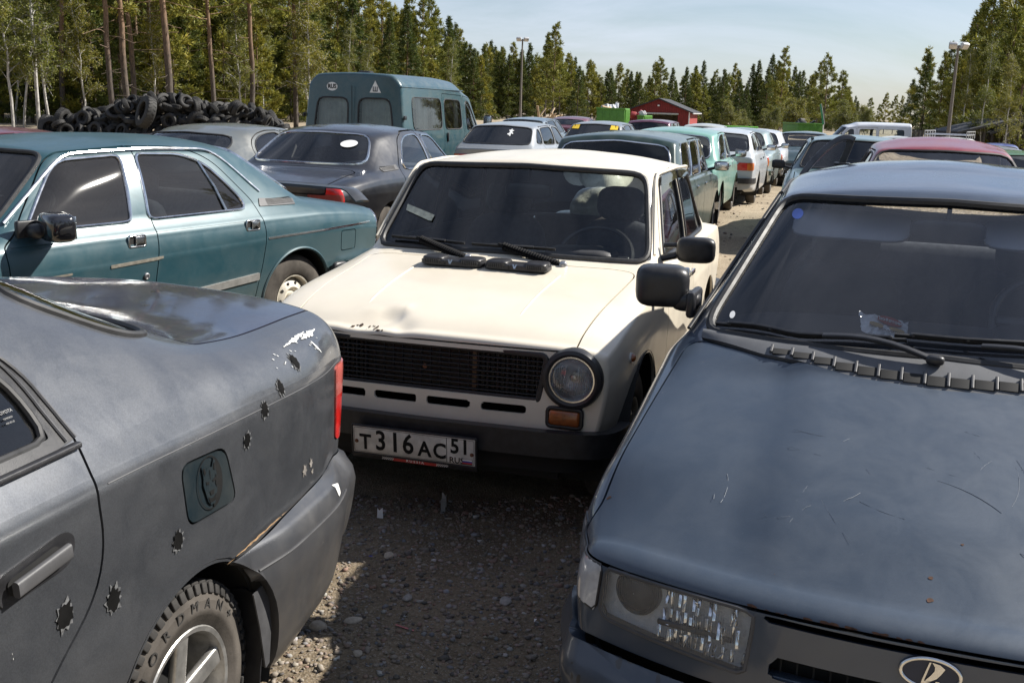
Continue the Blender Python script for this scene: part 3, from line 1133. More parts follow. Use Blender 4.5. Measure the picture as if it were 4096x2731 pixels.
SP_BLUE = dict(
    secs=[
        (.70, 0, [(.50, .27), (.70, .29), (.775, .42), (.800, .56), (.788, .650), (.725, .676), (.60, .686), (.30, .688), (0, .69)]),
        (.50, 0, [(.58, .23), (.77, .25), (.828, .42), (.845, .60), (.826, .70), (.758, .735), (.63, .752), (.32, .762), (0, .766)]),
        (.05, 0, [(.65, .2), (.80, .22), (.835, .42), (.84, .66), (.822, .795), (.772, .851), (.66, .874), (.34, .893), (0, .898)]),
        (-.43, 1, [(.67, .18), (.81, .2), (.84, .42), (.845, .72), (.822, .91), (.79, .955), (.745, .985), (.37, 1.005), (0, 1.008)]),
        (-1.20, 1, [(.67, .18), (.81, .2), (.84, .42), (.845, .76), (.812, .945), (.772, .985), (.565, 1.397), (.32, 1.43), (0, 1.438)]),
        (-1.75, 0, [(.67, .18), (.81, .2), (.84, .42), (.845, .77), (.81, .96), (.768, 1.0), (.59, 1.435), (.34, 1.505), (0, 1.522)]),
        (-2.35, 1, [(.67, .18), (.81, .2), (.84, .42), (.845, .79), (.81, .975), (.768, 1.015), (.565, 1.41), (.32, 1.475), (0, 1.49)]),
        (-3.02, 1, [(.66, .2), (.80, .22), (.83, .43), (.835, .81), (.80, 1.0), (.76, 1.035), (.68, 1.055), (.34, 1.07), (0, 1.075)]),
        (-3.40, 0, [(.6, .28), (.76, .3), (.79, .45), (.79, .78), (.755, .965), (.71, 1.0), (.6, 1.02), (.3, 1.035), (0, 1.04)])],
    radx=[(-.35, 1.2, [0, .06, .1, .12, .3, .3, .3, .3, 0])], rad=[0, .06, .1, .12, .06, .05, .05, .2, 0], bulge=[0, 0, .004, .004, .004, .012, .010, 0, 0],
    sig=.02, front=dict(r=.075, bow=.175, bowp=2.3, rake=-.16, zr=.62, ins=.5, reach=.5), rear=dict(r=.05, bow=.06, rake=.05),
    wbow=[(-1.20, -.40, .17, .76), (-3.05, -2.35, -.08, .70)],
    wheels=(0.0, -2.492, .79, .29, .345, .30), xmid=-1.7, ztop=lambda V: .657 - .012 * (np.abs(V[:, 1]) / .7) ** 2, floor=.2,
    windows=[('ws', 'front', [(0, 1.02), (.62, 1.005), (.705, 1.005), (.558, 1.375), (.51, 1.395), (0, 1.41)], [0, .04, .06, .05, .05, 0]),
             ('fd', 'side', [(-.80, 1.02), (-1.22, 1.36), (-1.56, 1.375), (-1.56, 1.02)], .03),
             ('rd', 'side', [(-1.66, 1.02), (-1.66, 1.375), (-2.1, 1.36), (-2.45, 1.2), (-2.55, 1.06), (-2.5, 1.03)], .04),
             ('rw', 'rear', [(0, 1.10), (.60, 1.10), (.50, 1.375), (0, 1.405)], [0, .08, .08, 0])],
    panels=[('hood', 'top', [(1.1, 0), (1.1, .95), (.52, .95), (.44, .785), (.05, .77), (-.36, .742), (-.385, .70), (-.25, .49), (-.17, .25), (-.145, 0)], [0, 0, .0, .05, .3, .03, .05, .1, .1, 0]),
            ('door', 'side', [(-.62, .26), (-.62, .93), (-.74, 1.0), (-1.2, 1.385), (-1.6, 1.395), (-1.61, .26)], .035),
            ('door', 'side', [(-1.61, .26), (-1.6, 1.395), (-2.12, 1.38), (-2.52, 1.2), (-2.62, 1.02), (-2.3, .7), (-2.05, .42), (-2.0, .26)], .035)],
)
SP_TOYOTA = dict(
    secs=[
        (.66, 0, [(.5, .26), (.66, .28), (.71, .42), (.73, .56), (.70, .65), (.66, .67), (.56, .68), (.28, .70), (0, .705)]),
        (.2, 0, [(.62, .22), (.78, .24), (.82, .44), (.835, .70), (.79, .83), (.74, .86), (.62, .885), (.31, .91), (0, .915)]),
        (-.50, 1, [(.66, .19), (.81, .21), (.845, .45), (.85, .84), (.815, .925), (.785, .965), (.73, .99), (.36, 1.01), (0, 1.015)]),
        (-1.10, 1, [(.68, .19), (.82, .21), (.85, .45), (.855, .955), (.833, .986), (.806, 1.015), (.60, 1.345), (.33, 1.375), (0, 1.382)]),
        (-1.5, 0, [(.68, .19), (.82, .21), (.852, .45), (.858, .955), (.835, .990), (.808, 1.025), (.615, 1.365), (.34, 1.405), (0, 1.415)]),
        (-2.05, 0, [(.68, .19), (.82, .21), (.852, .45), (.86, .952), (.835, .992), (.806, 1.03), (.605, 1.345), (.33, 1.39), (0, 1.40)]),
        (-2.40, 0, [(.68, .2), (.82, .22), (.852, .45), (.858, .942), (.831, .989), (.80, 1.035), (.585, 1.27), (.32, 1.325), (0, 1.335)]),
        (-2.66, 0, [(.68, .2), (.82, .22), (.85, .46), (.856, .932), (.825, .987), (.788, 1.04), (.62, 1.165), (.32, 1.20), (0, 1.208)]),
        (-2.88, 0, [(.67, .2), (.815, .22), (.846, .46), (.852, .924), (.832, .978), (.785, 1.036), (.67, 1.085), (.33, 1.105), (0, 1.11)]),
        (-3.15, 0, [(.65, .22), (.80, .24), (.838, .46), (.842, .912), (.824, .966), (.775, 1.022), (.672, 1.056), (.33, 1.08), (0, 1.086)]),
        (-3.42, 0, [(.60, .25), (.78, .27), (.815, .46), (.822, .905), (.806, .962), (.758, 1.018), (.66, 1.052), (.33, 1.08), (0, 1.087)]),
        (-3.60, 0, [(.55, .30), (.735, .32), (.775, .48), (.79, .89), (.776, .952), (.735, 1.010), (.645, 1.047), (.31, 1.072), (0, 1.08)])],
    radx=[(-4.5, -2.3, [0, .06, .12, .020, .3, .3, .3, .3, 0])], rad=[0, .06, .12, .020, .06, .07, .10, .22, 0], bulge=[0, 0, .004, .010, .003, .014, .010, 0, 0],
    sig=.03, front=dict(r=.06, bow=.2, rake=-.2), rear=dict(r=.085, bow=.11, bowp=2.8, rake=.07, zr=.75, ins=.55, reach=.4),
    wbow=[(-1.10, -.5, .14, .74), (-3.02, -2.5, -.10, .70)],
    wheels=(0.0, -2.58, .815, .288, .338, .29), arch_rear=.335, xmid=-1.7, ztop=.975, floor=.22,
    windows=[('ws', 'front', [(0, 1.03), (.62, 1.02), (.69, 1.01), (.585, 1.33), (.53, 1.35), (0, 1.36)], [0, .04, .06, .05, .05, 0]),
             ('fd', 'side', [(-.80, 1.02), (-1.16, 1.31), (-1.33, 1.325), (-1.35, 1.03)], .03),
             ('rd', 'side', [(-1.45, 1.05), (-1.43, 1.325), (-1.72, 1.32), (-1.95, 1.285), (-2.11, 1.23), (-2.185, 1.15), (-2.198, 1.05)], [.03, .03, .08, .12, .08, .06, .012]),
             ('rw', 'rear', [(0, 1.135), (.60, 1.12), (.655, 1.125), (.58, 1.25), (.52, 1.29), (0, 1.315)], [0, .04, .05, .06, .05, 0])],
    panels=[('trunk_lid', 'top', [(-2.93, 0), (-2.90, .40), (-2.86, .60), (-2.875, .675), (-3.30, .668), (-3.66, .645), (-4.5, .645), (-4.5, 0)], [0, .1, .05, .03, .1, .05, 0, 0]),
            ('door', 'side', [(-.60, .24), (-.60, .95), (-.74, 1.02), (-1.14, 1.33), (-1.36, 1.345), (-1.38, .24)], .03),
            ('door', 'side', [(-1.39, .24), (-1.39, 1.345), (-1.72, 1.345), (-1.98, 1.31), (-2.15, 1.25), (-2.235, 1.16), (-2.258, 1.035), (-2.237, .95), (-2.255, .83), (-2.215, .73), (-2.09, .64), (-2.0, .54), (-1.95, .42), (-1.93, .24)], [.03, .03, .05, .08, .06, .05, .012, .05, .06, .08, .08, .08, .05, .02])],
)
SP_VOLGA = dict(
    secs=[
        (.78, 0, [(.6, .33), (.77, .35), (.81, .48), (.825, .6), (.80, .70), (.74, .74), (.6, .76), (.3, .78), (0, .785)]),
        (.3, 0, [(.65, .25), (.83, .27), (.862, .48), (.885, .70), (.862, .80), (.80, .85), (.68, .875), (.34, .90), (0, .905)]),
        (-.60, 1, [(.70, .2), (.845, .23), (.872, .48), (.905, .74), (.885, .875), (.84, .935), (.775, .965), (.38, .985), (0, .99)]),
        (-1.14, 1, [(.70, .2), (.845, .23), (.872, .48), (.908, .745), (.89, .885), (.845, .945), (.615, 1.345), (.33, 1.38), (0, 1.39)]),
        (-1.7, 0, [(.70, .2), (.845, .23), (.872, .48), (.91, .757), (.892, .89), (.845, .95), (.655, 1.37), (.35, 1.425), (0, 1.435)]),
        (-2.2, 0, [(.70, .2), (.845, .23), (.872, .48), (.91, .767), (.892, .895), (.845, .955), (.64, 1.355), (.34, 1.415), (0, 1.425)]),
        (-2.5, 1, [(.70, .2), (.845, .23), (.872, .48), (.908, .775), (.89, .90), (.84, .965), (.59, 1.30), (.32, 1.36), (0, 1.37)]),
        (-3.02, 1, [(.69, .22), (.835, .25), (.862, .48), (.90, .78), (.875, .905), (.815, .96), (.70, .995), (.36, 1.01), (0, 1.01)]),
        (-3.4, 0, [(.66, .27), (.815, .29), (.84, .48), (.875, .775), (.85, .885), (.785, .935), (.65, .955), (.33, .97), (0, .975)]),
        (-3.82, 0, [(.6, .36), (.75, .38), (.78, .5), (.815, .75), (.79, .835), (.735, .88), (.6, .90), (.3, .91), (0, .915)])],
    rad=[0, .05, .08, .016, .018, .05, .06, .22, 0], bulge=[0, 0, .0, .008, .004, .020, .010, 0, 0],
    sig=.02, front=dict(r=.06, bow=.08, rake=-.05), rear=dict(r=.05, bow=.07, rake=.03, zr=.6),
    wbow=[(-1.14, -.60, .16, .78), (-3.05, -2.5, -.10, .75)],
    wheels=(0.0, -2.80, .835, .318, .35, .33), xmid=-1.8, ztop=.80, floor=.24,
    windows=[('ws', 'front', [(0, 1.01), (.66, .99), (.73, .99), (.59, 1.325), (.54, 1.35), (0, 1.365)], [0, .05, .08, .07, .05, 0]),
             ('fd', 'side', [(-.74, .962), (-1.04, 1.27), (-1.11, 1.312), (-1.50, 1.335), (-1.42, .967)], [.02, .06, .06, .02, .02]),
             ('rd', 'side', [(-1.545, .97), (-1.605, 1.34), (-1.95, 1.33), (-2.13, 1.265), (-2.34, 1.035), (-2.345, .985), (-2.31, .978)], [.02, .02, .08, .08, .05, .03, .02]),
             ('rw', 'rear', [(0, 1.045), (.60, 1.045), (.66, 1.06), (.53, 1.315), (.46, 1.335), (0, 1.35)], [0, .04, .08, .08, .05, 0])],
    panels=[('hood', 'top', [(1.2, 0), (1.2, .9), (.7, .9), (.55, .74), (-.42, .76), (-.5, .6), (-.42, 0)], .03),
            ('trunk_lid', 'top', [(-3.13, 0), (-3.13, .58), (-3.2, .66), (-3.80, .64), (-4.5, .64), (-4.5, 0)], [0, .05, .05, .03, 0, 0]),
            ('door', 'side', [(-.60, .26), (-.58, .90), (-.68, .955), (-1.02, 1.305), (-1.10, 1.35), (-1.60, 1.38), (-1.525, .567), (-1.52, .26)], [.03, .03, .03, .07, .06, .01, .2, .02]),
            ('door', 'side', [(-1.52, .26), (-1.525, .567), (-1.60, 1.38), (-1.98, 1.372), (-2.19, 1.295), (-2.425, 1.03), (-2.44, .98), (-2.455, .81), (-2.43, .60), (-2.38, .40), (-2.35, .26)], [.02, .2, .01, .09, .09, .05, .02, .08, .08, .05, .02])],
)
SP_HATCH = dict(
    secs=[
        (.66, 0, [(.5, .28), (.68, .30), (.73, .44), (.745, .58), (.72, .66), (.68, .69), (.58, .70), (.30, .715), (0, .72)]),
        (.1, 0, [(.63, .22), (.78, .24), (.815, .44), (.82, .66), (.785, .82), (.74, .85), (.63, .87), (.32, .89), (0, .895)]),
        (-.50, 1, [(.66, .2), (.80, .22), (.82, .45), (.825, .72), (.785, .90), (.755, .935), (.72, .955), (.36, .975), (0, .98)]),
        (-1.06, 1, [(.66, .2), (.80, .22), (.825, .45), (.825, .74), (.785, .915), (.755, .95), (.575, 1.33), (.32, 1.36), (0, 1.37)]),
        (-1.6, 0, [(.66, .2), (.80, .22), (.825, .45), (.825, .74), (.785, .925), (.755, .96), (.60, 1.35), (.34, 1.39), (0, 1.40)]),
        (-2.65, 1, [(.66, .22), (.80, .24), (.82, .45), (.82, .75), (.78, .935), (.75, .97), (.60, 1.305), (.33, 1.34), (0, 1.35)]),
        (-3.22, 1, [(.62, .26), (.77, .28), (.79, .46), (.79, .76), (.755, .92), (.735, .945), (.68, .965), (.34, .98), (0, .98)]),
        (-3.30, 0, [(.58, .30), (.73, .32), (.76, .47), (.76, .75), (.735, .88), (.72, .90), (.66, .915), (.33, .92), (0, .92)])],
    rad=[0, .05, .1, .03, .03, .03, .05, .2, 0], bulge=[0, 0, .004, .006, .003, .012, .010, 0, 0],
    sig=.02, front=dict(r=.05, bow=.1, rake=-.15), rear=dict(r=.04, bow=.05, rake=.02),
    wbow=[(-1.06, -.5, .14, .74), (-3.25, -2.65, -.06, .72)],
    wheels=(0.0, -2.46, .775, .285, .34, .295), xmid=-1.7, ztop=.80, floor=.24,
    windows=[('ws', 'front', [(0, .99), (.62, .975), (.69, .975), (.57, 1.315), (.52, 1.335), (0, 1.35)], [0, .04, .06, .05, .05, 0]),
             ('fd', 'side', [(-.75, .98), (-1.08, 1.30), (-1.55, 1.32), (-1.55, .985)], .03),
             ('rd', 'side', [(-1.63, .985), (-1.63, 1.32), (-2.38, 1.295), (-2.46, 1.0)], .04),
             ('rq', 'side', [(-2.52, 1.01), (-2.45, 1.29), (-2.6, 1.275), (-2.86, 1.06), (-2.86, 1.02)], .03),
             ('rw', 'rear', [(0, 1.0), (.66, 1.0), (.57, 1.295), (0, 1.325)], [0, .05, .05, 0])],
    panels=[('hood', 'top', [(1.1, 0), (1.1, .9), (.5, .9), (.4, .70), (-.38, .70), (-.3, 0)], .03),
            ('door', 'side', [(-.6, .26), (-.6, .90), (-.70, .96), (-1.04, 1.325), (-1.59, 1.345), (-1.60, .26)], .035),
            ('door', 'side', [(-1.60, .26), (-1.59, 1.345), (-2.40, 1.32), (-2.49, .98), (-2.2, .62), (-2.03, .40), (-2.0, .26)], .035)],
)
SP_WAGON = dict(SP_LADA, secs=[s for s in SP_LADA['secs'] if s[0] > -1.9] + [
        (-2.9, 0, [(.66, .22), (.775, .24), (.80, .48), (.805, .75), (.76, .93), (.745, .95), (.645, 1.365), (.35, 1.42), (0, 1.435)]),
        (-3.08, 1, [(.65, .25), (.77, .27), (.79, .5), (.795, .75), (.758, .93), (.74, .95), (.63, 1.345), (.34, 1.395), (0, 1.41)]),
        (-3.34, 1, [(.62, .32), (.74, .34), (.765, .5), (.775, .73), (.745, .93), (.725, .945), (.69, .96), (.35, .965), (0, .965)]),
        (-3.40, 0, [(.60, .36), (.72, .38), (.75, .52), (.76, .71), (.735, .885), (.70, .895), (.58, .90), (.3, .90), (0, .90)])],
    windows=SP_LADA['windows'][:2] + [
             ('rd', 'side', [(-1.57, .965), (-1.57, 1.35), (-2.22, 1.345), (-2.30, .97)], .03),
             ('rq', 'side', [(-2.36, .975), (-2.29, 1.345), (-2.88, 1.34), (-3.08, .99)], .03),
             ('rw', 'rear', [(0, .99), (.64, .99), (.58, 1.315), (0, 1.36)], [0, .05, .05, 0])],
    panels=SP_LADA['panels'][:2] + [('door', 'side', [(-1.525, .27), (-1.515, 1.375), (-2.25, 1.37), (-2.33, .96), (-2.22, .62), (-2.05, .40), (-2.0, .27)], .035)],
    wbow=[(-.965, -.50, .10, .72)], xmid=-1.7)
SP_VAN = dict(
    secs=[
        (.72, 0, [(.6, .4), (.82, .42), (.86, .55), (.87, .70), (.85, .80), (.80, .83), (.7, .85), (.35, .88), (0, .885)]),
        (.2, 0, [(.7, .34), (.92, .36), (.97, .55), (.985, .85), (.96, 1.0), (.92, 1.03), (.80, 1.05), (.40, 1.08), (0, 1.085)]),
        (-.05, 1, [(.75, .32), (.95, .34), (.99, .55), (1.0, .88), (.975, 1.06), (.95, 1.10), (.88, 1.12), (.44, 1.15), (0, 1.155)]),
        (-.75, 1, [(.75, .32), (.95, .34), (1.0, .55), (1.01, .90), (.99, 1.10), (.975, 1.15), (.86, 1.83), (.45, 1.92), (0, 1.94)]),
        (-1.35, 1, [(.75, .32), (.95, .34), (1.0, .55), (1.01, .90), (.99, 1.12), (.98, 1.18), (.875, 1.96), (.68, 2.13), (0, 2.17)]),
        (-2.6, 0, [(.75, .32), (.95, .34), (1.0, .55), (1.01, .90), (.995, 1.12), (.985, 1.18), (.90, 2.0), (.74, 2.17), (0, 2.205)]),
        (-4.55, 0, [(.75, .34), (.95, .36), (1.0, .55), (1.01, .90), (.99, 1.12), (.98, 1.18), (.90, 1.99), (.75, 2.155), (0, 2.185)])],
    rad=[0, .05, .1, .05, .05, .05, .05, .10, 0], bulge=[0, 0, .004, .004, .002, 0, .012, .008, 0],
    sig=.03, front=dict(r=.08, bow=.15, rake=-.1), rear=dict(r=.07, bow=.02, rake=-.05, zr=1.0, reach=.3, ins=.7),
    wbow=[(-.80, -.05, .22, .9)],
    wheels=(0.0, -2.90, .95, .34, .42, .36), xmid=-1.3, ztop=.95, floor=.34, floorw=1.4, xend=-4.4,
    windows=[('ws', 'front', [(0, 1.18), (.8, 1.16), (.86, 1.17), (.81, 1.80), (.76, 1.83), (0, 1.90)], [0, .05, .08, .08, .05, 0]),
             ('fd', 'side', [(-.35, 1.20), (-.85, 1.74), (-1.10, 1.77), (-1.14, 1.17)], .06),
             ('m1', 'side', [(-1.45, 1.20), (-1.45, 1.76), (-2.45, 1.78), (-2.45, 1.20)], .08),
             ('m2', 'side', [(-2.62, 1.20), (-2.62, 1.78), (-4.12, 1.78), (-4.12, 1.20)], .09),
             ('rw', 'rearside', [(.10, 1.16), (.10, 1.74), (.70, 1.74), (.78, 1.16)], .07)],
    panels=[('door', 'side', [(-.22, .45), (-.22, 1.12), (-.80, 1.82), (-1.25, 1.86), (-1.25, .45)], .05),
            ('sliding_door', 'side', [(-1.33, .45), (-1.33, 1.86), (-2.54, 1.88), (-2.54, .45)], .04)],
)

# ================================================================ cream saloon
P_CREAM = paint('cream_paint', (0.68, 0.62, 0.51), rough=0.30, coat=0.5, coat_rough=.10, dust=0.10, dust_col=(0.55, 0.47, 0.35), chips=0.0, rust=0.5, grime=.9)
YAW_L = .2843
lada = Car('cream_saloon_car', 'cream boxy old saloon with round headlights and a rusty dented bonnet', SP_LADA, P_CREAM, (-.1911, 4.6798), YAW_L, hi=True, trim=M_BLACKPL, trimr=.011)

def lada_details(c):
    A = c.add
    # grille mouth, slots and lamp wells cut out of the nose
    gp = roundpoly([(-.503, .724), (-.475, .555), (.475, .555), (.503, .724), (.49, .738), (-.49, .738)], .012)
    c.take(end_f(gp, .35))
    for y0 in (-.44, -.215, .015, .245):
        c.take(end_f(roundpoly([(y0, .497), (y0 + .185, .497), (y0 + .185, .531), (y0, .531)], .01), .35))
    for s in (1, -1):
        a = np.linspace(0, math.tau, 40, endpoint=False)
        c.take(end_f(np.stack([s * .609 + .105 * np.cos(a), .655 + .105 * np.sin(a)], 1), .35))
    # pushed-in dent on the bonnet lip
    ho, hs = c.panels[('hood', 0)]
    me = ho.data
    n = len(me.vertices); co = np.zeros(n * 3, np.float32); me.vertices.foreach_get('co', co); co = co.reshape(-1, 3)
    for dx_, dy_, rr, dep in ((.45, -.19, .045, .030), (.50, -.26, .055, .020), (.385, -.165, .035, -.008), (.52, -.12, .05, .012), (.53, -.33, .05, .008), (.42, -.28, .03, -.006)):
        d2 = (co[:, 0] - dx_) ** 2 + (co[:, 1] - dy_) ** 2
        co[:, 2] -= dep * np.exp(-d2 / rr ** 2)
    me.vertices.foreach_set('co', co.ravel()); me.update()
    me.normals_split_custom_set_from_vertices([(0, 0, 0)] * n)
    # two long pressed ribs
    tzv = co[co[:, 2] > .75]
    for s in (1, -1):
        P = []
        for x in np.linspace(.36, -.25, 22):
            y = s * (.345 - .03 * x)
            i_ = np.argsort((tzv[:, 0] - x) ** 2 + (tzv[:, 1] - y) ** 2)[:4]; w_ = 1 / (np.hypot(tzv[i_, 0] - x, tzv[i_, 1] - y) + 1e-3)
            P.append((x, y, (tzv[i_, 2] * w_).sum() / w_.sum() + .0005))
        P = smooth_line(np.array(P), 3); P[0, 2] -= .004; P[-1, 2] -= .004
        A('bonnet_rib', sweep(P, [(-.010, -.003), (0, .0042), (.010, -.003)], up=(0, 0, 1)), P_CREAM, ho)
    # rust holes chewed into the bonnet lip
    rng = np.random.default_rng(3)
    pits = []
    for y0, sc in ((-.33, .010), (-.318, .008), (-.30, .012), (-.262, .008), (-.245, .009), (-.225, .010), (-.205, .012), (-.19, .008)):
        a = np.linspace(0, math.tau, 12, endpoint=False)
        rr = sc * .62 * (.7 + .6 * rng.random(12))
        pits.append(np.stack([y0 + rr * np.cos(a) * 1.3, .777 + rng.normal(0, .003) + rr * np.sin(a) * .7], 1))
    film = [decal(Surf(co.astype(float), hs.T if False else np.array([p.vertices[:] for p in me.polygons])), end_f(p, .4), .02, 2, .0015) for p in pits[::1]]
    A('rust_spot', join(*film), plain('rust_hole', (.045, .024, .014), .9, var=.5, vscale=90), ho, kind='stuff')
    # grille
    g = bpy.data.objects.new('grille', None); COL.objects.link(g); g.parent = c.root
    A('grille_frame', sweep(np.c_[np.full(len(gp), .552), gp], rrect(.022, .014, .004), True, up=(1, 0, 0)), M_BLACKPL, g)
    for k in range(8):
        z = .5765 + k * .0192
        hw = .478 + .03 * (z - .555) / .19
        yy = np.linspace(-hw, hw, 15)
        A('slat', sweep(np.stack([.553 - .03 * yy ** 2, yy, np.full(15, z)], 1), rrect(.004, .018, .0015), up=(1, 0, 0)), M_BLACKPL, g)
    vb = []
    for k in range(24):
        y = -.465 + .93 * k / 23
        vb.append(box((.545 - .03 * y * y, y, .647), (.01, .0035, .172)))
    A('grille_bars', join(*vb), M_BLACKPL, g)
    A('grille_badge', lathe([(.001, .003), (.008, .002), (.01, 0)], 14, (.557, 0, .648), (1, 0, 0)), M_RUST, g)
    # radiator, its sides and the dark bay behind
    fins = [box((.50, y, .645), (.02, .012, .2)) for y in np.linspace(-.46, -.28, 10)] + [box((.50, y, .645), (.02, .012, .2)) for y in np.linspace(.19, .46, 14)]
    A('radiator', join(box((.485, 0, .64), (.02, 1.0, .24)), *fins), plain('radiator_fins', (.05, .042, .033), .7, var=.4, vscale=60), g)
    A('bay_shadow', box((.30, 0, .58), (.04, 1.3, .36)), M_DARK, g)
    A('radiator_shroud', box((.515, .20, .645), (.02, .018, .19)), plain('shroud_paint', (.24, .17, .10), .6, var=.4), g)
    # headlamps
    lens_m = G_LAMP
    for s in (1, -1):
        h = bpy.data.objects.new('headlight', None); COL.objects.link(h); h.parent = c.root; h.location = (.548, s * .609, .655)
        A('bezel', lathe([(.090, .012), (.093, .024), (.102, .027), (.116, .022), (.121, .006), (.121, -.03), (.104, -.03)], 48, axis=(1, 0, 0)), M_BLACKPL, h)
        A('chrome_ring', lathe([(.084, .012), (.086, .019), (.091, .019), (.092, .010)], 48, axis=(1, 0, 0)), M_CHROME, h)
        A('reflector', lathe([(.085, .01), (.074, -.02), (.05, -.045), (.025, -.058), (.001, -.062)], 40, axis=(1, 0, 0)), M_REFL, h)
        A('bulb', lathe([(.016, -.05), (.017, -.02), (.012, -.012), (.001, -.01)], 14, axis=(1, 0, 0)), M_STEEL, h)
        A('lens', lathe([(.085, .012), (.07, .022), (.045, .031), (.02, .035), (.001, .036)], 48, axis=(1, 0, 0)), lens_m, h)
        fl_ = []
        for k in range(-9, 10):
            y = k * .0085
            hh = math.sqrt(max(0, .08 ** 2 - y * y))
            if abs(k) > 2:
                fl_.append(box((.012, y, 0), (.004, .003, hh * 1.5)))
            else:
                fl_.append(box((.016, y, -.035), (.004, .003, .05)))
        A('lens_flute', join(*fl_), glass('fluted_glass', (.92, .94, .97), dirt=.30, dirt_col=(.8, .82, .85), gloss=.05) if 'fluted_glass' not in MATS else MATS['fluted_glass'], h)
        # turn signal below
        t = A('turn_signal', box((.556, s * .585, .497), (.03, .125, .062), .012), M_DORANGE)
        A('signal_surround', sweep(np.c_[np.full(16, .556), rrect(.137, .074, .014, 3) + [s * .585, .497]], rrect(.016, .018, .005), True, up=(1, 0, 0)), M_BLACKPL, t)
        P, n_ = on_side(c.full, .285, .70, s)
        A('side_repeater', lathe([(.016, 0), (.016, .012), (.012, .02), (.001, .024)], 18, P, n_), M_DORANGE)
        A('repeater_base', lathe([(.021, -.002), (.021, .006), (.015, .008)], 18, P, n_), M_WHITE)
    # black wrap-around bumper
    prof = [(-.03, -.05), (.012, -.055), (.03, -.03), (.034, .0), (.03, .03), (.016, .05), (-.03, .05)]
    c.bumper('front_bumper', [(.36, .785, .402), (.50, .775, .402), (.565, .73, .402), (.60, .55, .402), (.618, 0, .402)], [(-a, b) for a, b in prof][::-1], M_BLACKPL)
    c.bumper('front_apron', [(.42, .70, .335), (.53, .62, .335), (.56, 0, .335)], [(-a * .5, b * 1.4) for a, b in prof][::-1], M_DARK)
    c.bumper('rear_bumper', [(-3.0, .80, .45), (-3.30, .79, .45), (-3.40, .70, .45), (-3.44, 0, .45)], [(a, b) for a, b in prof], M_BLACKPL)
    # number plate with its holder
    pm = frame((.672, 0, .348), (0, 1, 0), (.10, 0, 1))
    def pl(x, y, w, h, t=.004, z=0):
        return box((x, y, z), (w, h, t), .0015).moved(pm)
    ho_ = A('plate_holder', join(pl(0, -.009, .534, .142, .008, -.004), *[sweep(np.c_[rrect(.53, .122, .006, 3), np.full(16, .002)], rrect(.006, .008, .002), True, up=(0, 0, 1)).moved(pm)]), M_BLACKPL)
    A('number_plate', pl(0, 0, .52, .112, .004, .002), M_PLATE, ho_)
    tl = []
    for ch, x, y, sz, sx in (('T', -.207, -.011, .088, .92), ('3', -.140, 0, .115, .86), ('1', -.078, 0, .115, .9), ('6', -.022, 0, .115, .86), ('A', .048, -.011, .088, .92), ('C', .112, -.011, .088, .9),
                             ('5', .176, .018, .086, .88), ('1', .219, .018, .086, .9), ('RUS', .183, -.040, .033, 1.05)):
        tl.append(text(ch, sz * 1.02, pm @ Matrix.Translation((x, y, .0045)), .0005, .0022 if sz > .05 else .0004, sx))
    tl.append(sweep(np.c_[rrect(.512, .104, .008, 3), np.full(16, .0045)], rrect(.0012, .001, .0003), True, up=(0, 0, 1)).moved(pm))
    tl.append(box((.142, 0, .0045), (.002, .104, .001)).moved(pm))
    A('plate_lettering', join(*tl), M_BLACK, ho_)
    for k, (cn, cc) in enumerate((('flag_white', (.7, .7, .68)), ('flag_blue', (.03, .06, .3)), ('flag_red', (.4, .03, .03)))):
        A('flag_stripe', box((.228, -.033 - k * .0065, .0046), (.040, .0065, .001)).moved(pm), plain(cn, cc, .4), ho_)
    A('flag_outline', sweep(np.c_[rrect(.042, .021, .001, 1) + [.228, -.0395], np.full(8, .0048)], rrect(.001, .001, .0002), True, up=(0, 0, 1)).moved(pm), M_BLACK, ho_)
    for sx_ in (-.245, .247):
        A('plate_bolt', lathe([(.008, 0), (.007, .003), (.001, .004)], 12, pm @ Vector((sx_, -.008, .004)), pm.to_3x3() @ Vector((0, 0, 1))), M_RUST, ho_)
    A('holder_strip', box((.005, -.0705, .0006), (.19, .014, .002)).moved(pm), plain('holder_red', (.42, .02, .02), .4), ho_)
    for x0 in (-.115, .118):
        ck = [box((x0 + i * .0042 - .02, -.0735 + j * .0042, .0018), (.004, .004, .0008)).moved(pm) for i in range(12) for j in range(3) if (i + j) % 2 == 0]
        A('holder_check', join(*ck), M_WHITE, ho_)
    A('holder_lettering', text('R U S S I A', .0135, pm @ Matrix.Translation((.005, -.0705, .002)), .0003, .0003, 1.25), M_WHITE, ho_)
    # bonnet top air scoops
    sc = bpy.data.objects.new('bonnet_vent', None); COL.objects.link(sc); sc.parent = c.root
    def hood_z(x, y):
        m_ = (np.abs(c.full.V[:, 0] - x) < .03) & (np.abs(c.full.V[:, 1] - y) < .03) & (c.full.V[:, 2] > .8)
        return c.full.V[m_, 2].mean() if m_.any() else .93
    for j in range(2):
        y0 = -.325 + j * .315
        xs_ = -.255 + .02 * (1 - abs(j - .5))
        zc = hood_z(xs_, y0 + .15) + .014
        A('vent_base', blob((xs_ - .02, y0 + .15, zc), (.13, .31, .034), 5, 28, 10), M_BLACKPL, sc)
        for k in (0, 1):
            yk = y0 + .06 + k * .185
            A('vent_scoop', blob((xs_ - .015, yk, zc + .012), (.12, .11, .036), 4, 22, 10), M_BLACKPL, sc)
            A('vent_mouth', box((xs_ + .043, yk, zc + .007), (.008, .082, .017), .003), M_DARK, sc)
            A('vent_mesh', join(*[box((xs_ + .0475, yk - .036 + i * .009, zc + .007), (.003, .002, .017)) for i in range(9)]), M_GREYPL, sc)
        A('vent_rib', box((xs_ + .045, y0 + .135 - .012, zc + .004), (.006, .005, .02)), M_DARK, sc)
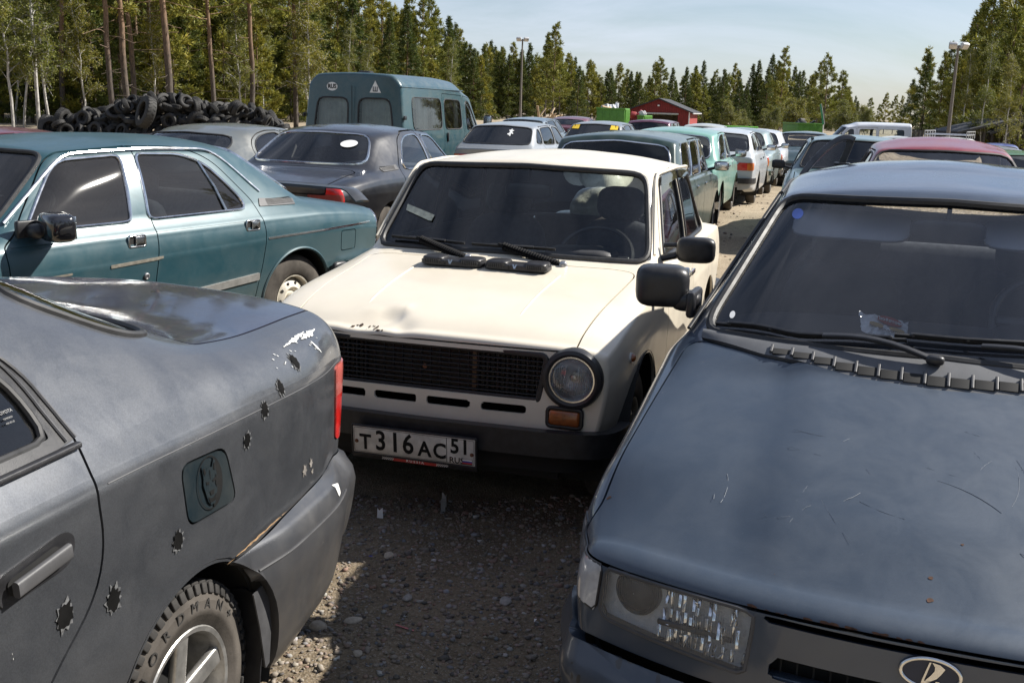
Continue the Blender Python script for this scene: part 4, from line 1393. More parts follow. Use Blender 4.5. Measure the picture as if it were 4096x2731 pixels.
        pv = [(-.011, .010), (-.004, -.010), (.004, -.010), (.011, .010), (.005, .010), (0, -.001), (-.005, .010)]
        A('vent_badge', flat_poly(pv, frame((xs_ + .047, y0 + .152, zc + .008), (0, 1, 0), (-.3, 0, 1)), .002), M_CHROME, sc)
    # wipers with coiled hose over the arms
    M_HOSE = plain('matt_hose', (.008, .008, .009), .85, var=.2, spec=.2)
    def wsx(y, z):
        V = c.win[('ws', 0)][1].V
        i = np.argmin((V[:, 1] - y) ** 2 + (V[:, 2] - z) ** 2)
        return V[i, 0] + .012
    for y0, y1, yb0, yb1 in ((.27, -.02, -.16, .10), (-.20, -.46, -.62, -.36)):
        w = bpy.data.objects.new('wiper', None); COL.objects.link(w); w.parent = c.root
        zp = .965
        p0 = np.array([-.36 - .05 * (y0 / .6) ** 2, y0 + .06, zp - .01]); p1 = np.array([wsx(y1, 1.02) + .03, y1, 1.022])
        A('arm', tube(np.array([p0, p1]), .011, n=8), M_HOSE, w)
        A('arm_hose', spiral(p0 + (p1 - p0) * .06, p0 + (p1 - p0) * .93, .0145, 22, .0068), M_HOSE, w)
        A('pivot', lathe([(.02, -.02), (.02, .012), (.013, .022), (.001, .024)], 16, p0, (.3, 0, 1)), M_STEEL, w)
        yy = np.linspace(yb0, yb1 + .16, 9)
        zz = 1.015 + .0 * yy
        bl = np.stack([[wsx(a, b) + .008 for a, b in zip(yy, zz)], yy, zz], 1)
        bl = smooth_line(bl, 2)
        A('blade', join(sweep(bl, rrect(.008, .016, .002), up=(0.6, 0, .8)), sweep(bl[2:-2] + [.012, 0, .006], rrect(.012, .008, .002), up=(.6, 0, .8))), M_RUBBER, w)
    # driver door mirror and handles
    for s in (1,):
        c.mirror(-.74, .90, 1.025, s, (.10, .19, .125), M_BLACKPL, yaw=.12)
        A('mirror_bracket', join(tube([(-.73, .745, 1.04), (-.74, .84, 1.045)], .013), tube([(-.73, .75, .985), (-.74, .83, 1.0)], .01)), M_BLACKPL)
    for (xh, s) in ((-1.40, 1), (-2.12, 1), (-1.40, -1), (-2.12, -1)):
        P, n_ = on_side(c.full, xh, .82, s)
        d = c.panels[('door', s)][0]
        A('door_handle', join(box(P + n_ * .016, (.12, .012, .028), .006), box(P + n_ * .006 + [.05, 0, 0], (.02, .022, .026), .004), box(P + n_ * .006 - [.05, 0, 0], (.02, .022, .026), .004)), M_CHROME, d)
    # wind deflectors over the door glass
    for s in (1, -1):
        for pl_ in ([(-1.02, 1.31), (-1.07, 1.345), (-1.48, 1.36), (-1.48, 1.32), (-1.10, 1.30)], [(-1.56, 1.32), (-1.56, 1.36), (-1.98, 1.345), (-2.12, 1.29), (-2.0, 1.30)]):
            f = side_f(roundpoly(pl_, .008), s)
            A('wind_deflector', decal(c.full, f, .03, 1, .018), glass('smoked_plastic', (.12, .12, .12), dirt=.05) if 'smoked_plastic' not in MATS else MATS['smoked_plastic'])
    # gutter rail over doors and down the screen pillars
    for s in (1, -1):
        V = c.full.V
        pts = []
        for x in np.linspace(-.60, -2.325, 46):
            t = np.clip((x + .965) / (.965 - .56), 0, 1)
            if x > -.965:
                q = (-.56 - x) / (.965 - .56); y_, z_ = .722 * (1 - q) + .64 * q, .965 * (1 - q) + 1.365 * q
            elif x > -2.33:
                q = (x + .965) / (-2.33 + .965); y_ = np.interp(q, [0, .39, .8, 1], [.64, .663, .653, .61]); z_ = np.interp(q, [0, .39, .8, 1], [1.365, 1.377, 1.362, 1.325])
            else:
                q = (x + 2.33) / (-.07); y_, z_ = .61 + .015 * q, 1.325 - .07 * q
            pts.append((x, s * (y_ + .006), z_))
        A('roof_gutter', tube(smooth_line(np.array(pts), 3), .009, n=7), P_CREAM)
    # cabin
    A('dashboard', join(blob((-.66, 0, .84), (.42, 1.38, .26), 4, 26, 12), blob((-.62, .36, .975), (.22, .36, .09), 3.5, 20, 10)), M_DASH)
    steering_wheel(c.root, -.92, .36, .93, .195, 1.0)
    for s in (1, -1):
        seat(c.root, -1.32, s * .34, M_SEAT, .50, True, .40, .66)
    A('rear_bench', join(blob((-2.02, 0, .42), (.5, 1.3, .22), 4), blob((-2.30, 0, .70), (.2, 1.3, .62), 4, 24, 14, Matrix.Rotation(-.3, 4, 'Y'))), plain('brown_bench_cloth', (.07, .055, .045), .95, var=.4, vscale=14, bumps=.3, bscale=40))
    A('parcel_shelf', box((-2.50, 0, .93), (.34, 1.25, .02), .005), M_LINING)
    A('rear_view_mirror', join(blob((-.90, 0, 1.255), (.05, .25, .085), 4, 22, 12), tube([(-.93, 0, 1.385), (-.905, 0, 1.28)], .008)), M_BLACKPL)
    A('pendant', join(tube([(-.88, .04, 1.25), (-.88, .042, 1.13)], .0015, n=4), blob((-.88, .042, 1.12), (.012, .012, .02), 2)), M_CHROME)
    # strip of old tape stuck on the screen
    f = end_f(np.array([(-.605, 1.165), (-.42, 1.125), (-.43, 1.092), (-.455, 1.10), (-.60, 1.135)]), -1.2)
    A('tape_strip', decal(c.win[('ws', 0)][1], f, .03, 2, .003), plain('old_tape', (.30, .32, .27), .5, var=.4, vscale=30, bumps=.4, bscale=50))
    c.body()
    c.wheels('steel', plain('cream_rim', (.4, .36, .28), .5, var=.3), 36, .168, .165)
    # plastic bag left on the parcel shelf
    bag = blob((0, 0, .1), (.28, .34, .25), 2.2, 30, 20)
    rng2 = np.random.default_rng(5)
    d = bag.V / np.linalg.norm(bag.V, axis=1, keepdims=True)
    dirs = rng2.normal(size=(14, 3)); dirs /= np.linalg.norm(dirs, axis=1, keepdims=True)
    bag.V *= (1 + .09 * np.sin((d @ dirs.T) * 7).sum(1) / 4)[:, None]
    tail = blob((0, -.17, .04), (.2, .2, .07), 2.2, 18, 10)
    bm_ = plain('plastic_bag', (.62, .61, .50), .3, var=.2, vscale=20, coat=.4, bumps=.6, bscale=25)
    b = obj('plastic_bag', join(bag, tail), bm_)
    b.matrix_world = c.root.matrix_basis @ Matrix.Translation((-2.47, .02, .94))
    tag(b, 'crumpled pale plastic bag lying behind the rear seat of the cream saloon', 'plastic bag')
lada_details(lada)

# ================================================================ dark blue saloon
P_BLUE = paint('dark_blue_paint', (0.034, 0.050, 0.074), rough=0.40, metal=0.25, coat=0.6, coat_rough=.14, dust=0.08, dust_col=(0.14, 0.16, 0.19), chips=.35, chip_col=(.3, .29, .27), flake=.05)
G_BLUEWS = glass('dusty_screen', (0.86, 0.89, 0.92), dirt=0.02, dirt_col=(.30, .31, .36), smear=(.6, 4.5, .5))
SP_BLUE['glass'] = {'ws': G_BLUEWS}
blue = Car('dark_blue_saloon_car', 'dark blue saloon with scratched bonnet and a boat emblem on its nose', SP_BLUE, P_BLUE, (1.119, 2.652), .3492, hi=True, trimr=.011)
def blue_details(c):
    A = c.add
    # bonnet: raised centre with a soft step each side
    ho, hs = c.panels[('hood', 0)]
    me = ho.data; n = len(me.vertices); co = np.zeros(n * 3, np.float32); me.vertices.foreach_get('co', co); co = co.reshape(-1, 3)
    ay = np.abs(co[:, 1]); yc = .395 - .02 * (co[:, 0] + .2)
    co[:, 2] += .020 * smoothstep(.016, -.024, ay - yc) * smoothstep(-.35, -.1, co[:, 0]) * smoothstep(.70, .45, co[:, 0])
    me.vertices.foreach_set('co', co.ravel()); me.update(); me.normals_split_custom_set_from_vertices([(0, 0, 0)] * n)
    HS = Surf(co.astype(float), np.array([p.vertices[:] for p in me.polygons]))
    rng = np.random.default_rng(11)
    # rust along the leading edge and a few chips
    zt0 = lambda y: .657 - .012 * (abs(y) / .7) ** 2
    sp_ = []
    for y0 in list(np.linspace(-.36, -.02, 15) + rng.normal(0, .006, 15)):
        a = np.linspace(0, math.tau, 10, endpoint=False); rr = (.002 + .005 * rng.random()) * (.6 + .7 * rng.random(10))
        sp_.append(decal(HS, end_f(np.stack([y0 + 2.0 * rr * np.cos(a), zt0(y0) + .004 + rr * np.sin(a) * .7], 1), .4), .02, 2, .001))
    for (x0, y0, r0) in ((.60, -.01, .004), (.655, -.01, .0055), (.40, -.77, .005), (.62, -.37, .0035), (.645, -.33, .004), (.5, .05, .003)):
        a = np.linspace(0, math.tau, 10, endpoint=False); rr = r0 * (.6 + .7 * rng.random(10))
        sp_.append(decal(HS, top_f(np.stack([x0 + rr * np.cos(a), y0 + 1.4 * rr * np.sin(a)], 1), .5), .02, 2, .001))
    A('rust_spot', join(*sp_), plain('dark_rust', (.075, .032, .016), .85, var=.5, vscale=90), ho, kind='stuff')
    # scratches dragged across the paint
    lines = []
    tz = HS.V[HS.normals()[:, 2] > .5]
    for k in range(30):
        x0, y0 = .02 + .5 * rng.beta(2, 2), -.55 + 1.05 * rng.random(); a0 = rng.choice([.35, 2.2, 1.2, 2.7]) + rng.normal(0, .2); ln = .02 + .16 * rng.random() ** 2; cv = rng.normal(0, 2.5)
        t = np.linspace(0, ln, 7)
        xx, yy = x0 + t * np.cos(a0 + cv * t), y0 + t * np.sin(a0 + cv * t)
        P = []
        for x, y in zip(xx, yy):
            i = np.argsort((tz[:, 0] - x) ** 2 + (tz[:, 1] - y) ** 2)[:4]
            w = 1 / (np.hypot(tz[i, 0] - x, tz[i, 1] - y) + 1e-4); P.append((x, y, (tz[i, 2] * w).sum() / w.sum() + .0003))
        lines.append(tube(np.array(P), rng.choice([.0003, .0004, .0006]), n=4))
    A('scratch', join(*lines), plain('scratch_grey', (.20, .22, .25), .7), ho, kind='stuff')
    # lamps seen at an angle on each corner
    def corner(s, poly, a=30):
        ca, sa = math.cos(R(a)), math.sin(R(a))
        def f(V):
            q = -V[:, 0] * sa + V[:, 1] * s * ca
            w = psdf(np.stack([q, V[:, 2]], 1), poly)
            return np.maximum(w, np.maximum(.1 - V[:, 0], .2 - V[:, 1] * s))
        return f
    lens = glass('fluted_lamp_glass', (.86, .88, .90), dirt=.10, dirt_col=(.7, .72, .75), gloss=.05)
    nt = lens.node_tree
    gl_ = [n_ for n_ in nt.nodes if n_.type == 'BSDF_GLOSSY'][0]
    wv = nt.nodes.new('ShaderNodeTexWave'); wv.bands_direction = 'Y'; wv.inputs['Scale'].default_value = 60; wv.inputs['Distortion'].default_value = 4.0; wv.inputs['Detail'].default_value = 2
    lnk(nt, objvec(nt), wv.inputs['Vector'])
    bp = nt.nodes.new('ShaderNodeBump'); bp.inputs['Strength'].default_value = .6; bp.inputs['Distance'].default_value = .01
    lnk(nt, wv.outputs['Fac'], bp.inputs['Height']); lnk(nt, bp.outputs['Normal'], gl_.inputs['Normal'])
    cloudy = plain('clouded_lamp', (.50, .51, .53), .22, metal=.25, var=.25, vscale=25, coat=1.0)
    for s in (1, -1):
        hl = roundpoly([(-.068, .649), (.06, .648), (.292, .640), (.292, .527), (-.068, .512)], .008)
        tn = roundpoly([(.303, .640), (.42, .650), (.545, .665), (.535, .60), (.40, .555), (.303, .532)], .010)
        L = c.take(corner(s, hl)); Tn = c.take(corner(s, tn))
        h = A('headlight', L.offset(.002), lens, custom=True)
        A('lamp_wall', skirt(L, (-.05, 0, 0)), M_GREYPL, h)
        lo_, hi_ = L.V.min(0), L.V.max(0)
        tz_ = (L.V[:, 2] - (lo_[2] + hi_[2]) / 2) / ((hi_[2] - lo_[2]) / 2); ty_ = (L.V[:, 1] * s - .47) / .13
        back = Surf(L.V - np.stack([.020 + .028 * (1 - .8 * tz_ ** 2) * (1 - .35 * np.clip(np.abs(ty_), 0, 1) ** 2), 0 * tz_, 0 * tz_], 1), L.T)
        A('reflector_bowl', back, plain('bowl_satin', (.88, .90, .93), .3, metal=.0, bumps=.8, bscale=55, var=.2, vscale=14), h)
        ctr = L.V.mean(0)
        k_ = on_corner = L.V[np.argmin(np.abs((-L.V[:, 0] * .5 + L.V[:, 1] * s * .866) - .205) + np.abs(L.V[:, 2] - .61) * 2)]
        ax = np.array([.92, s * .25, .05])
        A('projector', lathe([(.055, -.05), (.055, -.018), (.048, -.012), (.044, -.020), (.038, -.012), (.02, -.004), (.001, -.002)], 32, k_ + np.array([.004, 0, -.003]), ax), M_BLACKPL, h)
        k2 = L.V[np.argmin(np.abs((-L.V[:, 0] * .5 + L.V[:, 1] * s * .866) - .05) + np.abs(L.V[:, 2] - .585) * 2)]
        rgh = np.random.default_rng(17)
        fac = []
        for t_ in np.arange(-.055, .135, .0085):
            for zz_, hh_ in ((.622, .038), (.578, .040), (.540, .028)):
                kq = L.V[np.argmin(np.abs((-L.V[:, 0] * .5 + L.V[:, 1] * s * .866) - t_) + np.abs(L.V[:, 2] - zz_) * 2)]
                m4 = Matrix.Translation(Vector(kq) + Vector((-.010, 0, 0))) @ Matrix.Rotation(rgh.normal(0, .35) + s * .15, 4, 'Z') @ Matrix.Rotation(-.25 + rgh.normal(0, .28), 4, 'Y')
                fac.append(box((0, 0, 0), (.003, .0080, hh_), .001).moved(m4))
        A('reflector_facet', join(*fac), plain('lamp_mirror', (.90, .91, .93), .07, metal=1.0, var=.05), h, kind='stuff')
        A('reflector_bar', box(k2 + np.array([-.003, 0, -.012]), (.006, .17, .014), .003, rz=s * .15), M_GREYPL, h)
        for Lp, Ln in loops(L)[:1]:
            q, nn = even(Lp, .02, True, Ln)
            A('lamp_frame', tube(q, .005, True, 6, ups=nn), M_GREYPL, h)
        t = A('turn_lamp', Tn.offset(.003), cloudy, custom=True)
        for Lp, Ln in loops(Tn)[:1]:
            q, nn = even(Lp, .02, True, Ln)
            A('lamp_frame', tube(q, .004, True, 6, ups=nn), M_BLACKPL, t)
    # gap under the bonnet edge, air slot and emblem
    c.take(end_f(roundpoly([(-.33, .648), (-.34, .634), (.34, .634), (.33, .648)], .004), .4))
    c.take(end_f(roundpoly([(-.31, .567), (-.315, .52), (.315, .52), (.31, .567)], .012), .4))
    A('slot_bars', join(*[box((.735, y, .543), (.01, .004, .05)) for y in np.linspace(-.29, .29, 18)], box((.70, 0, .54), (.02, .66, .09))), M_DARK, kind='stuff')
    A('grille_lip', sweep(np.array([(.765 - .2 * y * y, y, .517) for y in np.linspace(-.31, .31, 13)]), rrect(.03, .01, .003), up=(0, 0, 1)), P_BLUE)
    em = bpy.data.objects.new('emblem', None); COL.objects.link(em); em.parent = c.root
    fm = frame((.783, 0, .607), (0, 1, 0), (-.13, 0, 1))
    el = np.stack([np.cos(np.linspace(0, math.tau, 40, endpoint=False)) * .056, np.sin(np.linspace(0, math.tau, 40, endpoint=False)) * .030, np.zeros(40)], 1)
    A('emblem_ring', sweep(el, rrect(.008, .008, .003), True, up=(0, 0, 1)).moved(fm), M_CHROME, em)
    A('emblem_field', flat_poly(el[:, :2] * .93, fm @ Matrix.Translation((0, 0, -.002)), .002), plain('emblem_navy', (.012, .02, .045), .3), em)
    sail = [(.001, .0245), (.007, .016), (.007, .008), (.001, -.002), (-.007, -.012), (-.009, -.017), (.002, -.0135), (.012, -.007), (.020, .004), (.026, .015), (.016, .0220)]
    hull = [(-.016, -.020), (.017, -.0225), (.018, -.012), (.011, -.0125), (.010, -.0175), (-.006, -.0165), (-.014, -.012)]
    mast = [(-.015, -.014), (-.011, -.015), (-.0005, .0245), (-.004, .0245)]
    up1 = fm @ Matrix.Translation((0, 0, .001))
    boat = join(flat_poly(sail, up1, .003), flat_poly(hull, up1 @ Matrix.Translation((0, 0, .0005)), .003), flat_poly(mast, up1 @ Matrix.Translation((0, 0, .001)), .003))
    A('emblem_boat', boat, M_CHROME, em, kind='stuff')
    # bumper cover swelling out of the nose
    bp_f = lambda V: np.maximum(np.maximum(V[:, 2] - (.468 + .0 * V[:, 0]), .37 - V[:, 0]), -9)
    B = c.take(bp_f, gap=.012)
    P_BUMP = paint('flaking_blue_bumper', (0.026, 0.037, 0.055), rough=0.32, coat=0.8, coat_rough=.08, dust=.12, dust_col=(.2, .2, .22), chips=.0)
    nt = P_BUMP.node_tree
    bs = nt.nodes['Principled BSDF']; src = bs.inputs['Base Color'].links[0].from_socket
    nz = noise(nt, 5.5, 3, .5, objvec(nt), .8)
    rp = ramp(nt, nz.outputs['Fac'], [(.60, (0, 0, 0)), (.605, (1, 1, 1))])
    lnk(nt, mixc(nt, rp.outputs['Color'], src, (.022, .021, .02)), bs.inputs['Base Color'])
    wgt = smoothstep(.47, .40, B.V[:, 2])
    BV = Surf(B.V + B.normals() * (.022 + .040 * wgt)[:, None], B.T); BV.normals()
    A('front_bumper', rimmed(BV, .04), P_BUMP, custom=True)
    # plastic cowl with vent ribs
    cw = c.take(lambda V: np.maximum(psdf(V[:, :2], np.array([(-.27, 0), (-.305, .32), (-.395, .66), (-.38, .745), (-.47, .76), (-.44, .60), (-.30, .3), (-.20, 0), (-.30, -.3), (-.44, -.60), (-.47, -.76), (-.38, -.745), (-.395, -.66), (-.305, -.32)])) * 1.0, .93 - V[:, 2])) if False else None
    yy = np.linspace(-.70, .70, 41)
    def screen_base(y):
        V = c.win[('ws', 0)][1].V
        m_ = np.abs(V[:, 1] - y) < .03
        v = V[m_]; i = np.argmin(v[:, 2]); return v[i]
    base = np.array([screen_base(np.clip(y, -.66, .66)) for y in yy]); base[:, 1] = yy
    base = smooth_line(base, 4)
    hx = np.interp(np.abs(yy), [0, .25, .49, .70, .735], [-.148, -.173, -.253, -.388, -.42])
    hz = np.array([c.full.V[np.argmin((c.full.V[:, 0] - x) ** 2 + (c.full.V[:, 1] - y) ** 2 + (c.full.V[:, 2] < .85) * 9), 2] for x, y in zip(hx, yy)])
    hz = smooth_line(hz[:, None], 4)[:, 0]
    rows = []
    fr_pt = np.stack([hx, yy, hz + .010], 1)
    for t in np.linspace(0, 1, 7):
        p = fr_pt * (1 - t) + (base + [.0, 0, .008]) * t
        p[:, 2] += .006 * math.sin(math.pi * t)
        rows.append(p)
    c.take(top_f(np.concatenate([fr_pt[:, :2], base[::-1, :2] + [.012, 0]]), .9))
    cowl = grid(np.array(rows))
    if cowl.normals()[:, 2].mean() < 0:
        cowl = Surf(cowl.V, cowl.T[:, ::-1])
    cwl = A('cowl_panel', rimmed(cowl, .02), plain('weathered_cowl', (.085, .088, .095), .6, var=.25, vscale=6, bumps=.05, bscale=300))
    slot = []
    ribs = []
    rows = np.array(rows)
    def cpt(y, t):
        a_ = [np.interp(t, np.linspace(0, 1, 7), [np.interp(y, yy, rows[r_, :, k_]) for r_ in range(7)]) for k_ in range(3)]
        return np.array(a_)
    for y in np.arange(-.47, .49, .061):
        for (y_, lst, wy, lx, up_) in ((y + .0305, slot, .050, .24, .0005), (y, ribs, .008, .34, .003)):
            p0, p1 = cpt(y_, .10), cpt(y_, .10 + lx)
            lst.append(sweep(np.array([p0, (p0 + p1) / 2, p1]) + [0, 0, up_], rrect(wy, .006 if lst is slot else .010, .002), up=(0, 0, 1)))
    for S_ in slot:
        A('vent_slot', S_, M_DARK, cwl)
    for S_ in ribs:
        A('vent_rib', S_, M_GREYPL, cwl)
    # wipers
    V = c.win[('ws', 0)][1]
    def on_ws(y, z, off=.012):
        i = np.argmin((V.V[:, 1] - y) ** 2 + (V.V[:, 2] - z) ** 2)
        return V.V[i] + V.normals()[i] * off
    for p0, p1, b0, b1 in (((-.255, -.02, 1.012), (-.34, -.33, 1.035), (-.66, 1.022), (-.10, 1.045)), ((-.27, .42, 1.012), (-.335, .10, 1.05), (-.13, 1.06), (.50, 1.06))):
        w = bpy.data.objects.new('wiper', None); COL.objects.link(w); w.parent = c.root
        arm = np.linspace(np.array(p0), np.array(p1), 9); arm[:, 2] += .022 * np.sin(np.linspace(0, math.pi, 9)) + .012; arm[:, 0] += .02
        A('arm', sweep(arm, rrect(.020, .013, .004), up=(.3, 0, 1)), M_BLACKPL, w)
        A('pivot', blob(np.array(p0) + [.02, 0, .014], (.035, .05, .028), 3, 16, 10), M_BLACKPL, w)
        bl = np.array([on_ws(b0[0] + (b1[0] - b0[0]) * t, b0[1] + (b1[1] - b0[1]) * t, .010) for t in np.linspace(0, 1, 14)]); bl = smooth_line(bl, 3)
        A('blade', sweep(bl, rrect(.008, .014, .002), up=(.6, 0, .8)), M_RUBBER, w)
        A('blade_bridge', join(sweep(bl[1:-1] + [.012, 0, .010], rrect(.009, .007, .002), up=(.6, 0, .8)), *[box(bl[k] + [.006, 0, .006], (.02, .012, .012), .003) for k in (1, 4, 9, 12)]), M_BLACKPL, w)
    # mirrors and screen pillar strips
    for s in (1, -1):
        m_ = c.mirror(-.63, .885, 1.105, s, (.14, .18, .14), M_BLACKPL, arm=False, yaw=-s * .25)
        f = flat_poly([(-.055, 0), (.085, -.005), (-.02, .13), (-.055, .13)], None, .012)
        A('mirror_foot', join(blob((-.63, s * .80, 1.06), (.10, .10, .07), 2.8, 16, 10), box((-.64, s * .775, 1.055), (.15, .03, .09), .012)), M_BLACKPL, m_)
        L = []
        for t in np.linspace(0, 1, 14):
            x_, y_, z_ = -.45 - .74 * t, .742 - .172 * t, .995 + .395 * t
            L.append((x_ - .01, s * (y_ + .012), z_ + .006))
        L = np.array(L)
        A('pillar_moulding', sweep(smooth_line(L, 2), rrect(.012, .010, .003), up=(.4, 0, .9)), M_RUBBER)
        Lr = np.array([(x, s * np.interp(-x, [1.2, 1.75, 2.35], [.578, .603, .577]), np.interp(-x, [1.2, 1.75, 2.35], [1.398, 1.418, 1.392])) for x in np.linspace(-1.19, -2.38, 16)])
        A('roof_moulding', sweep(smooth_line(Lr, 2), rrect(.012, .010, .003), up=(0, s * .3, .9)), M_RUBBER)
    # roof-rack foot left standing on the rail
    rk = bpy.data.objects.new('roof_rack_foot', None); COL.objects.link(rk); rk.parent = c.root
    pth = np.array([(-2.10, -.592, 1.415), (-2.11, -.575, 1.45), (-2.16, -.50, 1.545), (-2.19, -.44, 1.59), (-2.20, -.405, 1.595), (-2.20, -.392, 1.58)])
    A('foot_arm', sweep(even(smooth_line(even(pth, .02), 3), .015), rrect(.026, .034, .006), up=(.9, .1, .3)), plain('worn_black_alloy', (.09, .09, .095), .32, metal=.5, var=.4), rk)
    A('foot_leg', sweep(np.array([(-2.2, -.395, 1.595), (-2.195, -.41, 1.54), (-2.19, -.43, 1.475)]), rrect(.03, .014, .004), up=(.9, .1, .1)), M_BLACKPL, rk)
    A('foot_clamp', box((-2.19, -.43, 1.472), (.06, .07, .012), .004), M_BLACKPL, rk)
    # cabin
    A('dashboard', join(blob((-.62, 0, .93), (.62, 1.42, .20), 4, 28, 12), blob((-.72, .36, 1.01), (.26, .42, .10), 3.2, 20, 10)), plain('grey_dash', (.035, .036, .04), .6, var=.25, bumps=.1, bscale=200))
    steering_wheel(c.root, -.98, .36, 1.03, .19, 1.0)
    for s in (1, -1):
        seat(c.root, -1.45, s * .36, plain('charcoal_seat', (.035, .035, .04), .95, var=.3, spec=.2), .50, True, .40, .68)
        vs = A('sun_visor', blob((-1.06, s * .315, 1.305), (.02, .40, .15), 5, 24, 12, Matrix.Rotation(-.95, 4, 'Y')), plain('pale_visor', (.50, .51, .53), .7, var=.12, vscale=5))
    A('rear_bench', join(blob((-2.25, 0, .45), (.5, 1.3, .22), 4), blob((-2.52, 0, .78), (.2, 1.3, .66), 4, 24, 14, Matrix.Rotation(-.35, 4, 'Y'))), M_SEAT)
    A('rear_view_mirror', join(blob((-.98, 0, 1.315), (.04, .24, .075), 4, 20, 10), tube([(-1.02, 0, 1.40), (-.99, 0, 1.34)], .008)), M_BLACKPL)
    a = np.linspace(0, math.tau, 24, endpoint=False)
    A('round_sticker', decal(V, end_f(np.stack([-.495 + .020 * np.cos(a), 1.345 + .016 * np.sin(a)], 1), -1.3), .03, 2, -.003), plain('blue_sticker', (.02, .05, .22), .5))
    A('inspection_dot', decal(V, end_f(np.stack([-.625 + .009 * np.cos(a), 1.055 + .009 * np.sin(a)], 1), -1.3), .03, 2, -.003), M_WHITE)
    c.body()
    P_SHELL = paint('glossy_blue_shell', (0.034, 0.050, 0.078), rough=0.3, metal=0.25, coat=1.0, coat_rough=.025, dust=0.07, dust_col=(0.14, 0.16, 0.19))
    c.bodyobj.data.materials[0] = P_SHELL
    c.wheels('steel', None, 36, .17, .17)
    # snack wrapper left on the dashboard
    w_, h_ = .150, .092
    g_ = np.zeros((13, 17, 3))
    rngw = np.random.default_rng(2)
    for i in range(13):
        for j in range(17):
            u_, v_ = j / 16 - .5, i / 12 - .5
            g_[i, j] = (u_ * w_ * (1 + .1 * v_), v_ * h_ * (1 + .25 * u_), .012 * math.cos(u_ * 3) * math.cos(v_ * 3) + .003 * rngw.normal())
    wr = thing('snack_wrapper', 'white and red biscuit wrapper lying on the dark blue saloon dashboard', 'wrapper')
    wm = c.root.matrix_basis @ frame((-.455, -.165, 1.062), (-.30, .92, -.25), (-.80, -.15, .58))
    wr.matrix_world = wm
    obj('wrapper_foil', grid(g_), plain('white_foil', (.80, .80, .80), .3, var=.2, vscale=60, coat=.5), wr, sharp=60)
    ee = np.stack([np.cos(a) * .040, np.sin(a) * .018], 1)
    obj('wrapper_oval', flat_poly(ee, Matrix.Translation((.012, .018, .0165)), .001), plain('wrapper_red', (.35, .03, .02), .4), wr)
    obj('wrapper_lettering', join(text('Любятово', .018, Matrix.Translation((.012, .018, .0185)), .0004, .0004), ), M_WHITE, wr)
    obj('wrapper_caption', text('ШОКОЛАДНОЕ', .011, Matrix.Translation((.015, -.024, .0165)), .0004, .0003), plain('wrapper_brown', (.12, .06, .03), .5), wr)
    obj('wrapper_biscuit', join(blob((-.03, -.008, .013), (.045, .018, .006), 2.4, 16, 8), blob((.035, -.007, .013), (.05, .016, .006), 2.4, 16, 8)), plain('wrapper_gold', (.55, .36, .12), .5), wr)
blue_details(blue)

# ================================================================ grey saloon
P_GREY = paint('dark_grey_paint', (0.075, 0.080, 0.090), rough=0.34, metal=0.6, coat=0.75, coat_rough=.05, dust=0.08, dust_col=(0.24, 0.23, 0.21), flake=.12, grime=.55, chips=.25, chip_col=(.5, .5, .5))
grey = Car('grey_saloon_car', 'dark grey metallic saloon with bullet hole stickers and a dog decal on its fuel flap', SP_TOYOTA, P_GREY, (-2.165, -.062), .2512, hi=True, dx=.0145, trimr=.008)
def star(cx, cz, r, seed, spikes=9, inner=.72):
    rg = np.random.default_rng(seed)
    pts = []
    for k in range(spikes * 2):
        a = math.tau * (k + .5 * rg.random()) / (spikes * 2)
        q = r * (1.0 + .5 * rg.random() if k % 2 == 0 else inner * (.85 + .3 * rg.random()))
        pts.append((cx + q * math.cos(a) * .92, cz + q * math.sin(a) * 1.1))
    return np.array(pts)
